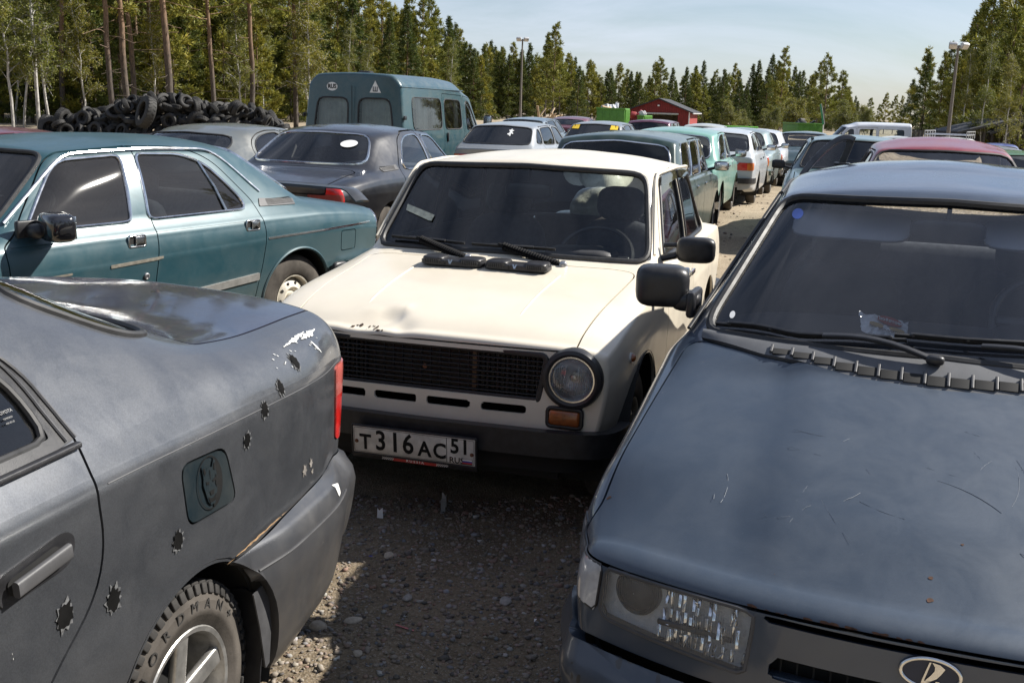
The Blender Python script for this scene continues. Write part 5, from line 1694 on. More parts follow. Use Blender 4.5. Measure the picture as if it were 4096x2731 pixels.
def grey_details(c):
    A = c.add
    P_BOOT = paint('navy_boot_paint', (0.030, 0.032, 0.055), rough=0.25, metal=0.3, coat=1.0, coat_rough=.015, dust=0.05)
    c.panels[('trunk_lid', 0)][0].data.materials[0] = P_BOOT
    # black sash around the rear door glass
    for s in (1, -1):
        d, ds = c.panels[('door', s)]
    f_out = side_f(roundpoly([(-1.43, 1.0), (-1.41, 1.345), (-1.72, 1.343), (-1.98, 1.308), (-2.145, 1.25), (-2.235, 1.165), (-2.256, 1.035), (-2.2, 1.03)], [.02, .02, .08, .1, .08, .06, .008, .0]), 0, .3)
    sash = decal(c.noglass, f_out, .04, 0, .006)
    for s in (1, -1):
        o = A('window_sash', rimmed(keep(sash, (sash.V[sash.T, 1] * s > 0).all(1)), .008), M_BLACKPL, custom=True)
        # bright beads along the sash
        for k, (gr, rr, mt) in enumerate(((-.004, .004, M_GREYPL), (-.030, .0035, M_GREYPL))):
            pl = roundpoly([(-1.95 + gr * .2, 1.31 + gr), (-2.145 - gr * -.6, 1.25 + gr * .7), (-2.235 - gr, 1.165 + gr * .3), (-2.256 - gr, 1.04)], [0, .08, .06, 0])
            P = np.array([on_side(c.full, x, z, s)[0] + np.array([0, s * .010, .0]) for x, z in even(pl, .02)])
            A('sash_bead', tube(P, rr, n=6), mt, o)
        P = np.array([on_side(c.full, x, 1.028, s)[0] + np.array([0, s * .009, 0]) for x in np.linspace(-1.45, -2.25, 20)])
        A('belt_strip', sweep(P, rrect(.016, .012, .004), up=(0, 0, 1)), M_BLACKPL, o)
        # handle in its dished housing
        dd = c.panels[('door', s)][0]
        fh = side_f(roundpoly([(-1.965, .825), (-1.955, .885), (-2.14, .905), (-2.168, .880), (-2.15, .835)], .025), s)
        hs_ = decal(c.full, fh, .04, 1, .003)
        h = A('door_handle', rimmed(hs_, .012), M_BLACKPL, dd)
        fr_ = decal(c.full, side_f(roundpoly([(-1.985, .842), (-1.98, .874), (-2.11, .890), (-2.125, .868), (-2.11, .848)], .014), s), .04, 1, .006)
        A('handle_recess', fr_, M_DARK, h)
        P = np.array([on_side(c.full, x, .866 - .1 * (x + 2.05), s)[0] + np.array([0, s * .020, 0]) for x in np.linspace(-1.985, -2.125, 9)])
        A('handle_grip', sweep(P, rrect(.014, .030, .006), up=(0, 0, 1)), M_GREYPL, h)
    # fine groove along the character line
    for s in (1, -1):
        P = np.array([on_side(c.full, x, np.interp(-x, [1.5, 2.05, 2.4, 2.66, 2.88, 3.15, 3.42], [.955, .952, .942, .932, .924, .912, .905]), s)[0] for x in np.linspace(-2.275, -3.52, 48)])
        A('flank_groove', tube(smooth_line(P, 2), .0017, n=5), M_GREYPL)
    # fuel flap
    fp = roundpoly([(-2.525, .898), (-2.715, .884), (-2.765, .735), (-2.550, .748)], .035)
    fl = c.take(side_f(fp, 1), gap=.006)
    P_FLAP = paint('teal_flap_paint', (0.016, 0.028, 0.036), rough=0.28, metal=0.4, coat=.6, coat_rough=.1, dust=.1)
    fo = A('fuel_flap', rimmed(fl), P_FLAP, custom=True)
    # dog head inside an oval
    cx, cz = -2.640, .822
    a = np.linspace(0, math.tau, 48, endpoint=False)
    ov = lambda r: np.stack([cx + .054 * r * np.cos(a) + .010 * r * np.sin(a), cz + .066 * r * np.sin(a)], 1)
    ring_f = lambda V: np.maximum(side_f(ov(1.0), 1)(V), -side_f(ov(.955), 1)(V))
    D = lambda pl: decal(c.full, side_f(np.array([(cx - u * .054 + v * .010, cz + v * .066) for u, v in pl]), 1), .03, 3, .003)
    half = lambda V: np.maximum(side_f(ov(.97), 1)(V), (V[:, 0] - (cx - .014)))
    dk = [decal(c.full, ring_f, .03, 3, .003), decal(c.full, half, .03, 3, .003)]
    A('decal_oval', join(*dk), M_BLACK, fo, kind='stuff')
    head = [(-.62, .80), (-.46, .86), (-.26, .60), (.0, .66), (.26, .60), (.46, .86), (.62, .80), (.58, .35), (.66, .05), (.52, -.35), (.40, -.70), (.16, -.90), (-.16, -.90), (-.40, -.70), (-.52, -.35), (-.66, .05), (-.58, .35)]
    hd = decal(c.full, side_f(np.array([(cx - u * .047 + v * .010, cz + v * .060) for u, v in head]), 1), .03, 3, .0042)
    A('dog_head', hd, P_FLAP, fo)
    D = lambda pl: decal(c.full, side_f(np.array([(cx - u * .047 + v * .010, cz + v * .060) for u, v in pl]), 1), .03, 3, .0055)
    parts = [D([(-.56, .72), (-.44, .74), (-.34, .50), (-.50, .42)]), D([(.56, .72), (.44, .74), (.34, .50), (.50, .42)]), D([(-.44, .16), (-.14, .08), (-.20, -.02), (-.42, .02)]), D([(.44, .16), (.14, .08), (.20, -.02), (.42, .02)]),
             D([(-.22, -.30), (.22, -.30), (.14, -.50), (-.14, -.50)]), D([(-.40, -.50), (-.10, -.62), (.10, -.62), (.40, -.50), (.26, -.78), (-.26, -.78)]), D([(.50, .30), (.60, .05), (.46, -.34), (.38, -.10)]), D([(-.03, .55), (.03, .55), (.02, .15), (-.02, .15)])]
    A('dog_face', join(*parts), M_BLACK, fo, kind='stuff')
    # bullet-hole stickers
    M_HOLE = plain('sticker_black', (.005, .005, .005), .7, spec=.05)
    M_HEDGE = plain('sticker_edge', (.11, .112, .115), .6, var=.7, vscale=120, spec=.2)
    for k, (x, z, r) in enumerate(((-3.17, .978, .018), (-3.03, .945, .018), (-2.92, .916, .018), (-2.82, .868, .018), (-2.502, .735, .020), (-2.27, .706, .024), (-2.125, .742, .024))):
        st = A('bullet_sticker', decal(c.full, side_f(star(x, z, r * 1.02, k, 10, .9), 1), .03, 3, .0022), M_HEDGE)
        A('sticker_hole', decal(c.full, side_f(star(x, z + .001, r * .86, k + 30, 9, .95), 1), .03, 3, .0034), M_HOLE, st)
    # white scrapes down to primer
    M_SCR = plain('bare_primer', (.58, .58, .56), .7, var=.3, vscale=60)
    rg = np.random.default_rng(4)
    def blot(x0, x1, z0, z1, w, n=14):
        t = np.linspace(0, 1, n); up = [(x0 + (x1 - x0) * q, z0 + (z1 - z0) * q + w * (.25 + rg.random()) * math.sin(math.pi * min(max(q, .06), .94))) for q in t]
        dn = [(x0 + (x1 - x0) * q, z0 + (z1 - z0) * q - w * (.2 + rg.random()) * math.sin(math.pi * min(max(q, .06), .94))) for q in t[::-1]]
        return np.array(up + dn)
    sc = [blot(-3.18, -3.36, 1.015, 1.02, .004), blot(-3.30, -3.44, 1.012, 1.012, .006), blot(-3.335, -3.36, 1.0, .965, .010, 8), blot(-3.11, -3.13, .985, .99, .002, 8), blot(-3.06, -3.065, .99, .985, .002, 6),
          blot(-3.155, -3.15, .965, .95, .002, 6)]
    for k in range(14):
        x = -3.05 - .35 * rg.random(); z = .96 + .06 * rg.random(); sc.append(blot(x, x - .008, z, z - .004, .0015, 5))
    sc.append(blot(-1.985, -1.99, .745, .72, .004, 6))
    A('paint_scrape', join(*[decal(c.full, side_f(p, 1, .2), .03, 3, .0025) for p in sc]), M_SCR, kind='stuff')
    # blistered rust patches
    rb = [star(-3.16, .675, .014, 61, 6), star(-3.205, .682, .012, 62, 6), star(-3.215, .655, .008, 63, 5)]
    A('rust_spot', join(*[decal(c.full, side_f(p, 1), .03, 3, .002) for p in rb]), plain('blistered_paint', (.17, .155, .14), .7, var=.5, vscale=80, bumps=.5), kind='stuff')
    # tail lamp wrapped round the corner
    def corner(poly, s):
        ca, sa = math.cos(R(40)), math.sin(R(40))
        def f(V):
            q = -V[:, 0] * ca - V[:, 1] * s * sa
            return np.maximum(psdf(np.stack([q, V[:, 2]], 1), poly), np.maximum(V[:, 0] + 3.2, .25 - V[:, 1] * s))
        return f
    for s in (1, -1):
        q0 = 3.475 * math.cos(R(40)) - .795 * math.sin(R(40))
        tl = c.take(corner(roundpoly([(q0 - .012, .895), (q0 + .30, .90), (q0 + .30, .655), (q0 + .02, .655), (q0 + .0, .76)], .02), s), gap=.004)
        up, lo = cut(tl, lambda V: .80 + .35 * (V[:, 0] + 3.56) * 0 - V[:, 2])
        t = A('tail_light', rimmed(lo.offset(.004), .02), M_RED, custom=True)
        A('tail_light_top', rimmed(up.offset(.004), .02), plain('pink_lamp', (.50, .12, .10), .16, var=.2, coat=1.0), t, custom=True)
    # bumper cover standing proud, with a moulded line
    bf = lambda V: np.maximum(V[:, 2] - np.interp(-V[:, 0], [2.6, 2.7, 3.0, 3.35, 3.7], [.585, .585, .60, .612, .60]), V[:, 0] + 2.62)
    B = c.take(bf, gap=.004)
    z_ = B.V[:, 2]; prot = .001 + .050 * smoothstep(.608, .570, z_) * smoothstep(-2.65, -3.0, B.V[:, 0]) + .012 * smoothstep(.545, .525, z_)
    BV = Surf(B.V + B.normals() * prot[:, None], B.T); BV.normals()
    P_BUMPER = paint('grey_bumper', (0.040, 0.045, 0.055), rough=0.34, metal=0.35, coat=0.5, coat_rough=.12, dust=0.16, dust_col=(0.20, 0.18, 0.15), grime=.6, chips=.2)
    bo = A('rear_bumper', rimmed(BV, .03), P_BUMPER, custom=True)
    lp = np.array([on_side(BV, x, .530, 1)[0] + np.array([0, .002, 0]) for x in np.linspace(-2.82, -3.42, 26)])
    A('bumper_line', tube(smooth_line(lp, 2), .0035, n=6), M_GREYPL, bo)
    A('bumper_chip', decal(BV, side_f(np.array([(-3.30, .585), (-3.335, .58), (-3.345, .55), (-3.32, .545), (-3.312, .56)]), 1), .03, 2, .002), M_SCR, bo)
    ru = blot(-2.70, -3.05, .592, .606, .004, 26)
    A('rust_seam', decal(c.full, side_f(ru, 1), .03, 2, .006), plain('rusty_seam', (.30, .19, .10), .8, var=.5, vscale=50), bo)
    # rear screen surround and shelf
    A('rear_shelf', box((-2.62, 0, 1.06), (.45, 1.25, .02), .005), M_LINING)
    A('rear_bench', blob((-2.33, 0, .78), (.2, 1.3, .66), 4, 24, 14, Matrix.Rotation(-.3, 4, 'Y')), M_SEAT)
    for s in (1, -1):
        seat(c.root, -1.35, s * .36, M_SEAT)
    A('dashboard', blob((-.72, 0, .92), (.5, 1.4, .2), 4, 24, 12), M_DASH)
    # etched maker's mark in the corner of the glass
    P, n_ = on_side(c.full, -2.135, 1.115, 1)
    M4 = frame(P + n_ * .003, (-1, 0, 0), (0, -.5, .85))
    G_T = plain('etched_white', (.22, .22, .22), .6)
    A('glass_mark', join(text('TOYOTA', .009, M4, .0002, .0001), text('TEMPERED', .005, M4 @ Matrix.Translation((0, -.012, 0)), .0002), text('43R-00135', .005, M4 @ Matrix.Translation((0, -.021, 0)), .0002)), G_T, kind='stuff')
    # spoiler lip on the boot with its brake lamp ridge
    yy = np.linspace(-.60, .60, 25)
    zc = [c.full.V[np.argmin((c.full.V[:, 0] + 3.30) ** 2 + (c.full.V[:, 1] - y) ** 2 + (c.full.V[:, 2] < .95) * 9), 2] for y in yy]
    c.body()
    # mud flap behind the wheel
    mf = [(-2.825, .47), (-2.875, .46), (-2.90, .38), (-2.885, .22), (-2.845, .16), (-2.83, .18)]
    fl_ = flat_poly([(y, z) for y, z in ((.62, .40), (.80, .445), (.845, .43), (.85, .30), (.84, .17), (.64, .16))], None, .006)
    V_ = fl_.V.copy(); fl_.V = np.stack([-2.885 - .10 * (V_[:, 1] - .4) * 0 + V_[:, 2] - .04 * (V_[:, 0] - .8), V_[:, 0], V_[:, 1]], 1)
    A('mud_flap', fl_, M_BLACKPL)
    sd = flat_poly([(-2.815, .465), (-2.86, .470), (-2.895, .42), (-2.905, .34), (-2.89, .24), (-2.87, .235), (-2.845, .36)], None, .004)
    V_ = sd.V.copy(); sd.V = np.stack([V_[:, 0], .862 + V_[:, 2], V_[:, 1]], 1)
    A('mud_flap_lip', sd, M_GREYPL)
    # winter tyre with tread blocks on a spoked alloy
    xf, xr, wy, wr, ra, wz = c.sp['wheels']
    M_ALLOY = plain('scuffed_alloy', (.40, .39, .37), .4, metal=.75, var=.35, vscale=18, bumps=.1)
    for xw in (xf, xr):
        for s in (1, -1):
            w = bpy.data.objects.new('wheel', None); COL.objects.link(w); w.parent = c.root; w.location = (xw, s * (wy - .085), wr)
            w.rotation_euler = (0, 0, 0 if s > 0 else math.pi)
            h = .0875; rim = .180; r = wr - .008
            pr = [(rim - .008, -h * .8), (rim + .02, -h), (r - .04, -h * 1.02), (r - .004, -h * .85), (r - .002, 0), (r - .004, h * .85), (r - .022, h * .98), (r - .035, h * 1.03), (r - .037, h * 1.055), (rim + .045, h * 1.08), (rim + .043, h * 1.095), (rim + .030, h * 1.08), (rim + .028, h * 1.06), (rim + .008, h * 1.0), (rim - .004, h * .88), (rim - .012, h * .7)]
            ty = A('tyre', lathe(pr, 72), M_TYREDUST, w, sharp=40)
            if s > 0 and xw == xr:
                blk = []
                for k in range(54):
                    a0 = math.tau * k / 54
                    for j, (yo, ww) in enumerate(((.066, .030), (.026, .030), (-.012, .030), (-.05, .034))):
                        an = a0 + (.5 * math.tau / 54 if j % 2 else 0)
                        b_ = box((0, 0, 0), (.023, ww, .016), .003 if j == 0 else 0)
                        m4 = Matrix.Rotation(-an, 4, 'Y') @ Matrix.Translation((0, yo, r + .001)) @ Matrix.Rotation(.3 if j % 2 else -.3, 4, 'Z')
                        blk.append(b_.moved(m4))
                    # shoulder lug runs over onto the wall
                    b_ = box((0, 0, 0), (.021, .010, .026), .003)
                    blk.append(b_.moved(Matrix.Rotation(-a0, 4, 'Y') @ Matrix.Translation((0, .083, r - .010)) @ Matrix.Rotation(.35, 4, 'X')))
                A('tread', join(*blk), M_TYRE, ty, kind='stuff')
                lt = []
                for k, ch in enumerate('NORDMAN+'):
                    an = R(50 - k * 14.5)
                    m4 = Matrix.Rotation(-(-an), 4, 'Y') if False else None
                    rr = rim + .054
                    pos = (-math.sin(an) * -1 * rr * 0 + math.sin(an) * rr, h * 1.085, math.cos(an) * rr)
                    tx = (-math.cos(an), 0, math.sin(an)); uy = (math.sin(an), 0, math.cos(an))
                    lt.append(text(ch, .036, frame(pos, tx, uy), .0012, .0, 1.15))
                A('tyre_lettering', join(*lt), M_TYRE, ty, kind='stuff')
            A('rim', lathe([(rim - .012, h * .7), (rim - .004, h * .9), (rim + .004, h * .98), (rim + .001, h * 1.02), (rim - .010, h * 1.0), (rim - .016, h * .8), (rim - .024, h * .2), (rim - .03, -h * .6)], 60), M_ALLOY, w, sharp=40)
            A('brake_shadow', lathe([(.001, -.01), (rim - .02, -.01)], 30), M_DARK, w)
            for k in range(5):
                an = math.tau * k / 5 + .35
                P = np.array([(math.cos(an) * q, h * (.62 + .18 * (q / rim)), math.sin(an) * q) for q in (.02, .06, .10, rim - .014)])
                A('spoke', sweep(P, rrect(.052, .022, .008), up=(0, 1, 0)), M_ALLOY, w)
            A('hub', lathe([(.05, h * .5), (.045, h * .78), (.02, h * .84), (.001, h * .85)], 24), M_ALLOY, w)
grey_details(grey)

# ================================================================ teal saloon
P_TEAL = paint('teal_paint', (0.018, 0.062, 0.080), rough=0.36, metal=0.15, coat=0.45, coat_rough=.12, dust=0.14, dust_col=(0.14, 0.16, 0.15), chips=.35, chip_col=(.42, .36, .26), grime=.7)
G_VOLGA = glass('volga_glass', (0.50, 0.54, 0.54), dirt=0.045, dirt_col=(.40, .38, .36), smear=(.5, 1, 3))
teal = Car('teal_saloon_car', 'long teal saloon with chrome door handles and a black boot spoiler', SP_VOLGA, P_TEAL, (-3.623, 5.228), .5131, hi=True, trim=M_CHROME, trimr=.010, glassmat=G_VOLGA)
def chrome_handle(A, c, x, z, s, d, w=.115):
    P, n_ = on_side(c.full, x, z, s)
    M4 = frame(P + n_ * .004, (-s, 0, 0), (0, 0, 1))
    rr = rrect(w, .062, .010, 3)
    o = A('door_handle', sweep(np.c_[rr, np.zeros(len(rr))], rrect(.011, .016, .004), True, up=(0, 0, 1)).moved(M4), M_CHROME, d)
    A('handle_recess', flat_poly(rr * .92, M4 @ Matrix.Translation((0, 0, -.002)), .002), M_DARK, o)
    A('handle_flap', box((.018, 0, .006), (w * .58, .050, .012), .004).moved(M4), M_CHROME, o)
    return o
def volga_common(c, A, rear=True, spoiler=False, chrome=M_CHROME, hi=True):
    # belt strip, vents on the rear pillar, lamps and bumpers
    for s in (1, -1):
        vp = np.array([(-2.50, 1.035), (-2.86, 1.012), (-2.845, .975), (-2.475, .985)])
        V = decal(c.full, side_f(vp, s, .3), .04, 1, .006)
        if not V.empty():
            v = A('pillar_vent', rimmed(V, .006), M_GREYPL)
            sl = []
            for k in range(6):
                z = .989 + k * .0068
                P = np.array([on_side(c.full, x, z + .004 - .0 * x, s)[0] + np.array([0, s * .008, 0]) for x in np.linspace(-2.56, -2.84, 6)])
                sl.append(tube(P, .0022, n=4))
            A('vent_louvre', join(*sl), M_DARK, v, kind='stuff')
        if hi:
            st = decal(c.full, side_f(np.array([(-2.47, .790), (-3.66, .806), (-3.66, .794), (-2.47, .776)]), s), .03, 1, .004)
            A('flank_moulding', rimmed(st, .004), chrome)
        # tail lamp in the rear corner
        def f(Vv, s=s):
            return np.maximum(np.maximum(np.abs(Vv[:, 2] - .755) - .115, Vv[:, 0] + 3.775 + .05 * np.abs(Vv[:, 2] - .755)), .47 - Vv[:, 1] * s)
        t = c.take(f)
        if not t.empty():
            o = A('tail_light', rimmed(t.offset(.006), .02), M_RED, custom=True)
            for Lp, Ln in loops(t)[:1]:
                q, nn = even(Lp, .03, True, Ln)
                A('lamp_rim', tube(q, .008, True, 6, ups=nn), chrome, o)
    pf = [(-.02, -.05), (.02, -.05), (.04, -.03), (.045, .0), (.04, .03), (.02, .05), (-.02, .05)]
    c.bumper('rear_bumper', [(-3.30, .895, .50), (-3.70, .885, .50), (-3.86, .80, .50), (-3.93, .5, .50), (-3.95, 0, .50)], pf, chrome)
    c.bumper('front_bumper', [(.35, .895, .45), (.70, .87, .45), (.86, .75, .45), (.92, 0, .45)], [(-a, b) for a, b in pf][::-1], chrome)
    if spoiler:
        yy = np.linspace(-.70, .70, 29)
        lift = np.where(np.abs(yy) < .58, 1.0, np.clip((.70 - np.abs(yy)) / .12, 0, 1))
        P = np.stack([-3.74 - .06 * (1 - (yy / .7) ** 2), yy, .935 + .085 * smoothstep(0, 1, lift)], 1)
        A('boot_spoiler', sweep(smooth_line(P, 1), [(-.075, -.006), (-.05, .010), (.03, .014), (.075, .006), (.075, -.004), (.0, -.012)], up=(0, 0, 1)), plain('spoiler_black', (.03, .032, .036), .35, coat=.4))
def teal_details(c):
    A = c.add
    volga_common(c, A, spoiler=True)
    for (x, k) in ((-1.396, 0), (-2.336, 1)):
        for s in (1, -1):
            d = [o for o in c.root.children if o.name.startswith('door')]
            dd = c.panels[('door', s)][0]
            chrome_handle(A, c, x, .862 if k == 0 else .878, s, dd)
    # upper press line of the doors
    for s in (1, -1):
        for pl, (x0, x1) in ((0, (-.62, -1.505)), (1, (-1.56, -2.43))):
            P = np.array([on_side(c.full, x, .905 - .006 * (x + 2), s)[0] for x in np.linspace(x0, x1, 24)])
            A('press_line', tube(P, .0035, n=5), P_TEAL)
        # side mouldings, some of them torn away
        mo = decal(c.full, side_f(np.array([(-1.66, .47), (-2.40, .515), (-2.40, .562), (-1.66, .515)]), s), .04, 1, .010)
        m_ = A('door_moulding', rimmed(mo, .010), plain('dull_moulding', (.27, .265, .25), .45, metal=.3, var=.3))
        st = decal(c.full, side_f(np.array([(-1.20, .728), (-1.53, .742), (-1.575, .748), (-1.575, .762), (-1.53, .760), (-1.20, .748)]), s), .03, 2, .004)
        A('glue_strip', st, plain('old_glue', (.17, .155, .125), .8, var=.4, vscale=40))
        st = decal(c.full, side_f(np.array([(-.55, .705), (-.95, .722), (-.95, .734), (-.55, .722)]), s), .03, 2, .003)
        A('glue_strip', st, MATS['old_glue'])
        P, n_ = on_side(c.full, -1.455, .655, s)
        A('door_lock', lathe([(.020, -.002), (.020, .007), (.014, .010), (.012, .006), (.001, .006)], 18, P, n_), M_STEEL)
        # quarter light bar in the rear door
        P = np.array([on_side(c.full, x, z, s)[0] for x, z in ((-2.075, 1.285), (-2.13, 1.13), (-2.165, .982))])
        A('glass_bar', tube(P + [0, s * .004, 0], .009, n=6), M_CHROME, c.win[('rd', s)][0])
        # drip rail
        ptsx = np.linspace(-.66, -2.86, 56)
        L = []
        for x in ptsx:
            if x > -1.14:
                q = (-.60 - x) / .54; y_, z_ = .775 + (.615 - .775) * q, .968 + (1.345 - .968) * q
            elif x > -2.2:
                y_ = np.interp(-x, [1.14, 1.7, 2.2], [.615, .655, .64]); z_ = np.interp(-x, [1.14, 1.7, 2.2], [1.345, 1.37, 1.355])
            else:
                z_ = np.interp(-x, [2.2, 2.32, 2.45, 2.60], [1.352, 1.29, 1.16, 1.02]); y_ = None
            if y_ is None:
                p, n_ = on_side(c.full, x if x > -2.6 else -2.6, z_, s); L.append(p + n_ * .004)
                if x < -2.52: break
            else:
                L.append((x, s * (y_ + .008), z_))
        A('drip_rail', tube(smooth_line(np.array(L), 4), .009, n=6), M_CHROME)
    fp = roundpoly([(-3.255, .765), (-3.44, .762), (-3.45, .62), (-3.27, .618)], .02)
    fl = c.take(side_f(fp, 1), gap=.007)
    fo = A('fuel_flap', rimmed(fl), P_TEAL, custom=True)
    c.mirror(-.80, 1.0, 1.0, 1, (.15, .22, .15), plain('gloss_black', (.006, .006, .008), .12, coat=1.0), arm=False, yaw=-.3)
    A('mirror_foot', join(blob((-.76, .90, .975), (.12, .12, .08), 2.6, 16, 10), box((-.74, .86, .985), (.16, .03, .09), .01)), M_BLACKPL)
    # a torn bumper end cap
    A('bumper_end_cap', blob((-3.22, .895, .50), (.16, .05, .10), 3, 16, 10), M_BLACKPL)
    # cabin
    A('dashboard', blob((-.78, 0, .88), (.4, 1.5, .22), 4, 26, 12), M_DASH)
    steering_wheel(c.root, -1.05, .38, .99, .2, 1.0)
    for s in (1, -1):
        seat(c.root, -1.50, s * .38, M_SEAT, .54, True, .42, .64)
    A('rear_bench', join(blob((-2.25, 0, .45), (.5, 1.4, .24), 4), blob((-2.52, 0, .75), (.2, 1.4, .6), 4, 24, 14, Matrix.Rotation(-.3, 4, 'Y'))), M_SEAT)
    A('parcel_shelf', box((-2.78, 0, .965), (.4, 1.35, .02), .005), M_LINING)
    c.body()
    # arch flare
    for s in (1, -1):
        L = []
        for a in np.linspace(R(200), R(-20), 40):
            x, z = -2.80 + .358 * math.cos(a), .33 + .358 * math.sin(a)
            p, n_ = on_side(c.full, x, z, s); L.append(p + np.array([0, s * .002, 0]))
        A('arch_flare', tube(np.array(L), .010, n=6), P_TEAL)
    c.wheels('steel', plain('cream_wheel', (.52, .48, .40), .5, var=.35, vscale=20), 48, .178, .185, tyremat=M_TYREDUST)
teal_details(teal)

# ================================================================ ground
_rr = np.random.default_rng(1)
WAVES = [(_rr.random() * math.tau, 2.5 * 1.055 ** k, _rr.random() * 9) for k in range(57)]
def relief(X, Y):
    """small humps and hollows of the trodden yard"""
    X, Y = np.asarray(X, float), np.asarray(Y, float)
    h = np.zeros_like(X)
    for a, f, p in WAVES:
        h = h + (.020 / (1 + .35 * f)) * np.sin((X * math.cos(a) + Y * math.sin(a)) * f + p)
    return h * .45 * smoothstep(60, 20, np.hypot(X, Y)) - .012 * smoothstep(60, 20, np.hypot(X, Y))
def ground_sheet():
    def axis(a, b, step, lo, hi, g=1.16):
        mid = list(np.arange(a, b, step)); s = step; up = [mid[-1]]
        while up[-1] < hi:
            s *= g; up.append(up[-1] + s)
        s = step; dn = [mid[0]]
        while dn[-1] > lo:
            s *= g; dn.append(dn[-1] - s)
        return np.array(sorted(set(dn[1:] + mid + up[1:])))
    xs = axis(-1.6, 1.3, .028, -900, 900); ys = axis(1.3, 5.2, .028, -700, 1500)
    X, Y = np.meshgrid(xs, ys, indexing='ij')
    Z = ground_z(X, Y)
    Z = Z + relief(X, Y)
    S = grid(np.stack([X, Y, Z], -1))
    if S.normals()[:, 2].mean() < 0:
        S = Surf(S.V, S.T[:, ::-1])
    return S
m, nt, b = node_mat('yard_dirt')
v = objvec(nt)
big = noise(nt, .22, 6, .6, v, .4)
mid = noise(nt, 2.1, 8, .65, v, .3)
fine = noise(nt, 26, 8, .75, v)
grit = nt.nodes.new('ShaderNodeTexVoronoi'); grit.inputs['Scale'].default_value = 120; lnk(nt, v, grit.inputs['Vector'])
grit2 = nt.nodes.new('ShaderNodeTexVoronoi'); grit2.inputs['Scale'].default_value = 210; lnk(nt, v, grit2.inputs['Vector'])
c1 = ramp(nt, mid.outputs['Fac'], [(.28, (.20, .165, .115)), (.52, (.32, .27, .195)), (.75, (.43, .375, .28))])
c2 = ramp(nt, fine.outputs['Fac'], [(.30, (.55, .53, .50)), (.7, (1.25, 1.22, 1.18))])
c = mixc(nt, 1.0, c1.outputs['Color'], c2.outputs['Color'], 'MULTIPLY')
gc = ramp(nt, grit.outputs['Color'], [(.1, (.10, .095, .09)), (.45, (.33, .28, .21)), (.8, (.52, .47, .39)), (.95, (.36, .23, .16))])
gm = ramp(nt, grit2.outputs['Color'], [(.52, (0, 0, 0)), (.60, (.75, .75, .75))])
c = mixc(nt, gm.outputs['Color'], c, gc.outputs['Color'])
bg_ = ramp(nt, big.outputs['Fac'], [(.35, (.78, .76, .74)), (.65, (1.1, 1.08, 1.04))])
c = mixc(nt, 1.0, c, bg_.outputs['Color'], 'MULTIPLY')
# deep shade between the cars painted into the ground colour, over oily dirt
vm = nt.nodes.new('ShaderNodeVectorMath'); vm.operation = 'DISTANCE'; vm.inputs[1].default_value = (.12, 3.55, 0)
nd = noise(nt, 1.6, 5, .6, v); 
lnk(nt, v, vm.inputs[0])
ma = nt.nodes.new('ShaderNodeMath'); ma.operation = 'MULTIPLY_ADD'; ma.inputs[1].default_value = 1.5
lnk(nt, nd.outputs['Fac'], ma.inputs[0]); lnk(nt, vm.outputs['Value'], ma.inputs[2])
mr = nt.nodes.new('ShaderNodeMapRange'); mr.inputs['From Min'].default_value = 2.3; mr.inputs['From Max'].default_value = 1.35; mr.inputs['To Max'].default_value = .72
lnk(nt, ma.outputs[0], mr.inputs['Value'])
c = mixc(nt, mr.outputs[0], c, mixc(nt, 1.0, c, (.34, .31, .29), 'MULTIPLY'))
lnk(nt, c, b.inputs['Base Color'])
b.inputs['Roughness'].default_value = .95
b.inputs['Specular IOR Level'].default_value = .25
hh = mixc(nt, .5, fine.outputs['Color'], grit.outputs['Distance'])
bump(nt, b, hh, .55, .009)
M_DIRT = m
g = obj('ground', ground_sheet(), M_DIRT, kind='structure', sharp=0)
g['label'] = 'sandy gravel yard trodden hard between the parked cars'

# loose gravel
def ico(sub=0):
    bm = bmesh.new(); bmesh.ops.create_icosphere(bm, subdivisions=1 + sub, radius=1.0)
    V = np.array([p.co[:] for p in bm.verts]); T = np.array([[p.index for p in f.verts] for f in bm.faces]); bm.free()
    return V, T
def stones(n, region, smin, smax, rg, power=2.2):
    V0, T0 = ico(0)
    out_v, out_t = [], []
    x0, x1, y0, y1 = region
    cx, cy = rg.uniform(x0, x1, n), rg.uniform(y0, y1, n)
    s = smin + (smax - smin) * rg.random(n) ** power
    sc = np.stack([s, s * rg.uniform(.55, 1, n), s * rg.uniform(.35, .7, n)], 1)
    a = rg.uniform(0, math.tau, n); ca, sa = np.cos(a), np.sin(a)
    jit = 1 + rg.normal(0, .20, (n, len(V0), 1))
    P = V0[None] * jit * sc[:, None]
    X = P[..., 0] * ca[:, None] - P[..., 1] * sa[:, None]; Y = P[..., 0] * sa[:, None] + P[..., 1] * ca[:, None]
    Z = P[..., 2] + sc[:, None, 2] * .25 + (ground_z(cx, cy) + relief(cx, cy))[:, None]
    W = np.stack([X + cx[:, None], Y + cy[:, None], Z], -1).reshape(-1, 3)
    T = (T0[None] + (np.arange(n) * len(V0))[:, None, None]).reshape(-1, 3)
    return Surf(W, T)
m, nt, b = node_mat('loose_gravel')
geo = nt.nodes.new('ShaderNodeNewGeometry')
rp = ramp(nt, geo.outputs['Random Per Island'], [(0, (.08, .075, .07)), (.25, (.20, .17, .14)), (.5, (.30, .26, .21)), (.7, (.24, .15, .11)), (.85, (.36, .33, .30)), (.97, (.15, .16, .18)), (1, (.55, .53, .5))])
nz = noise(nt, 60, 5, .7, objvec(nt))
lnk(nt, mixc(nt, .35, rp.outputs['Color'], nz.outputs['Color'], 'MULTIPLY'), b.inputs['Base Color'])
b.inputs['Roughness'].default_value = .85
M_GRAVEL = m
rg = np.random.default_rng(21)
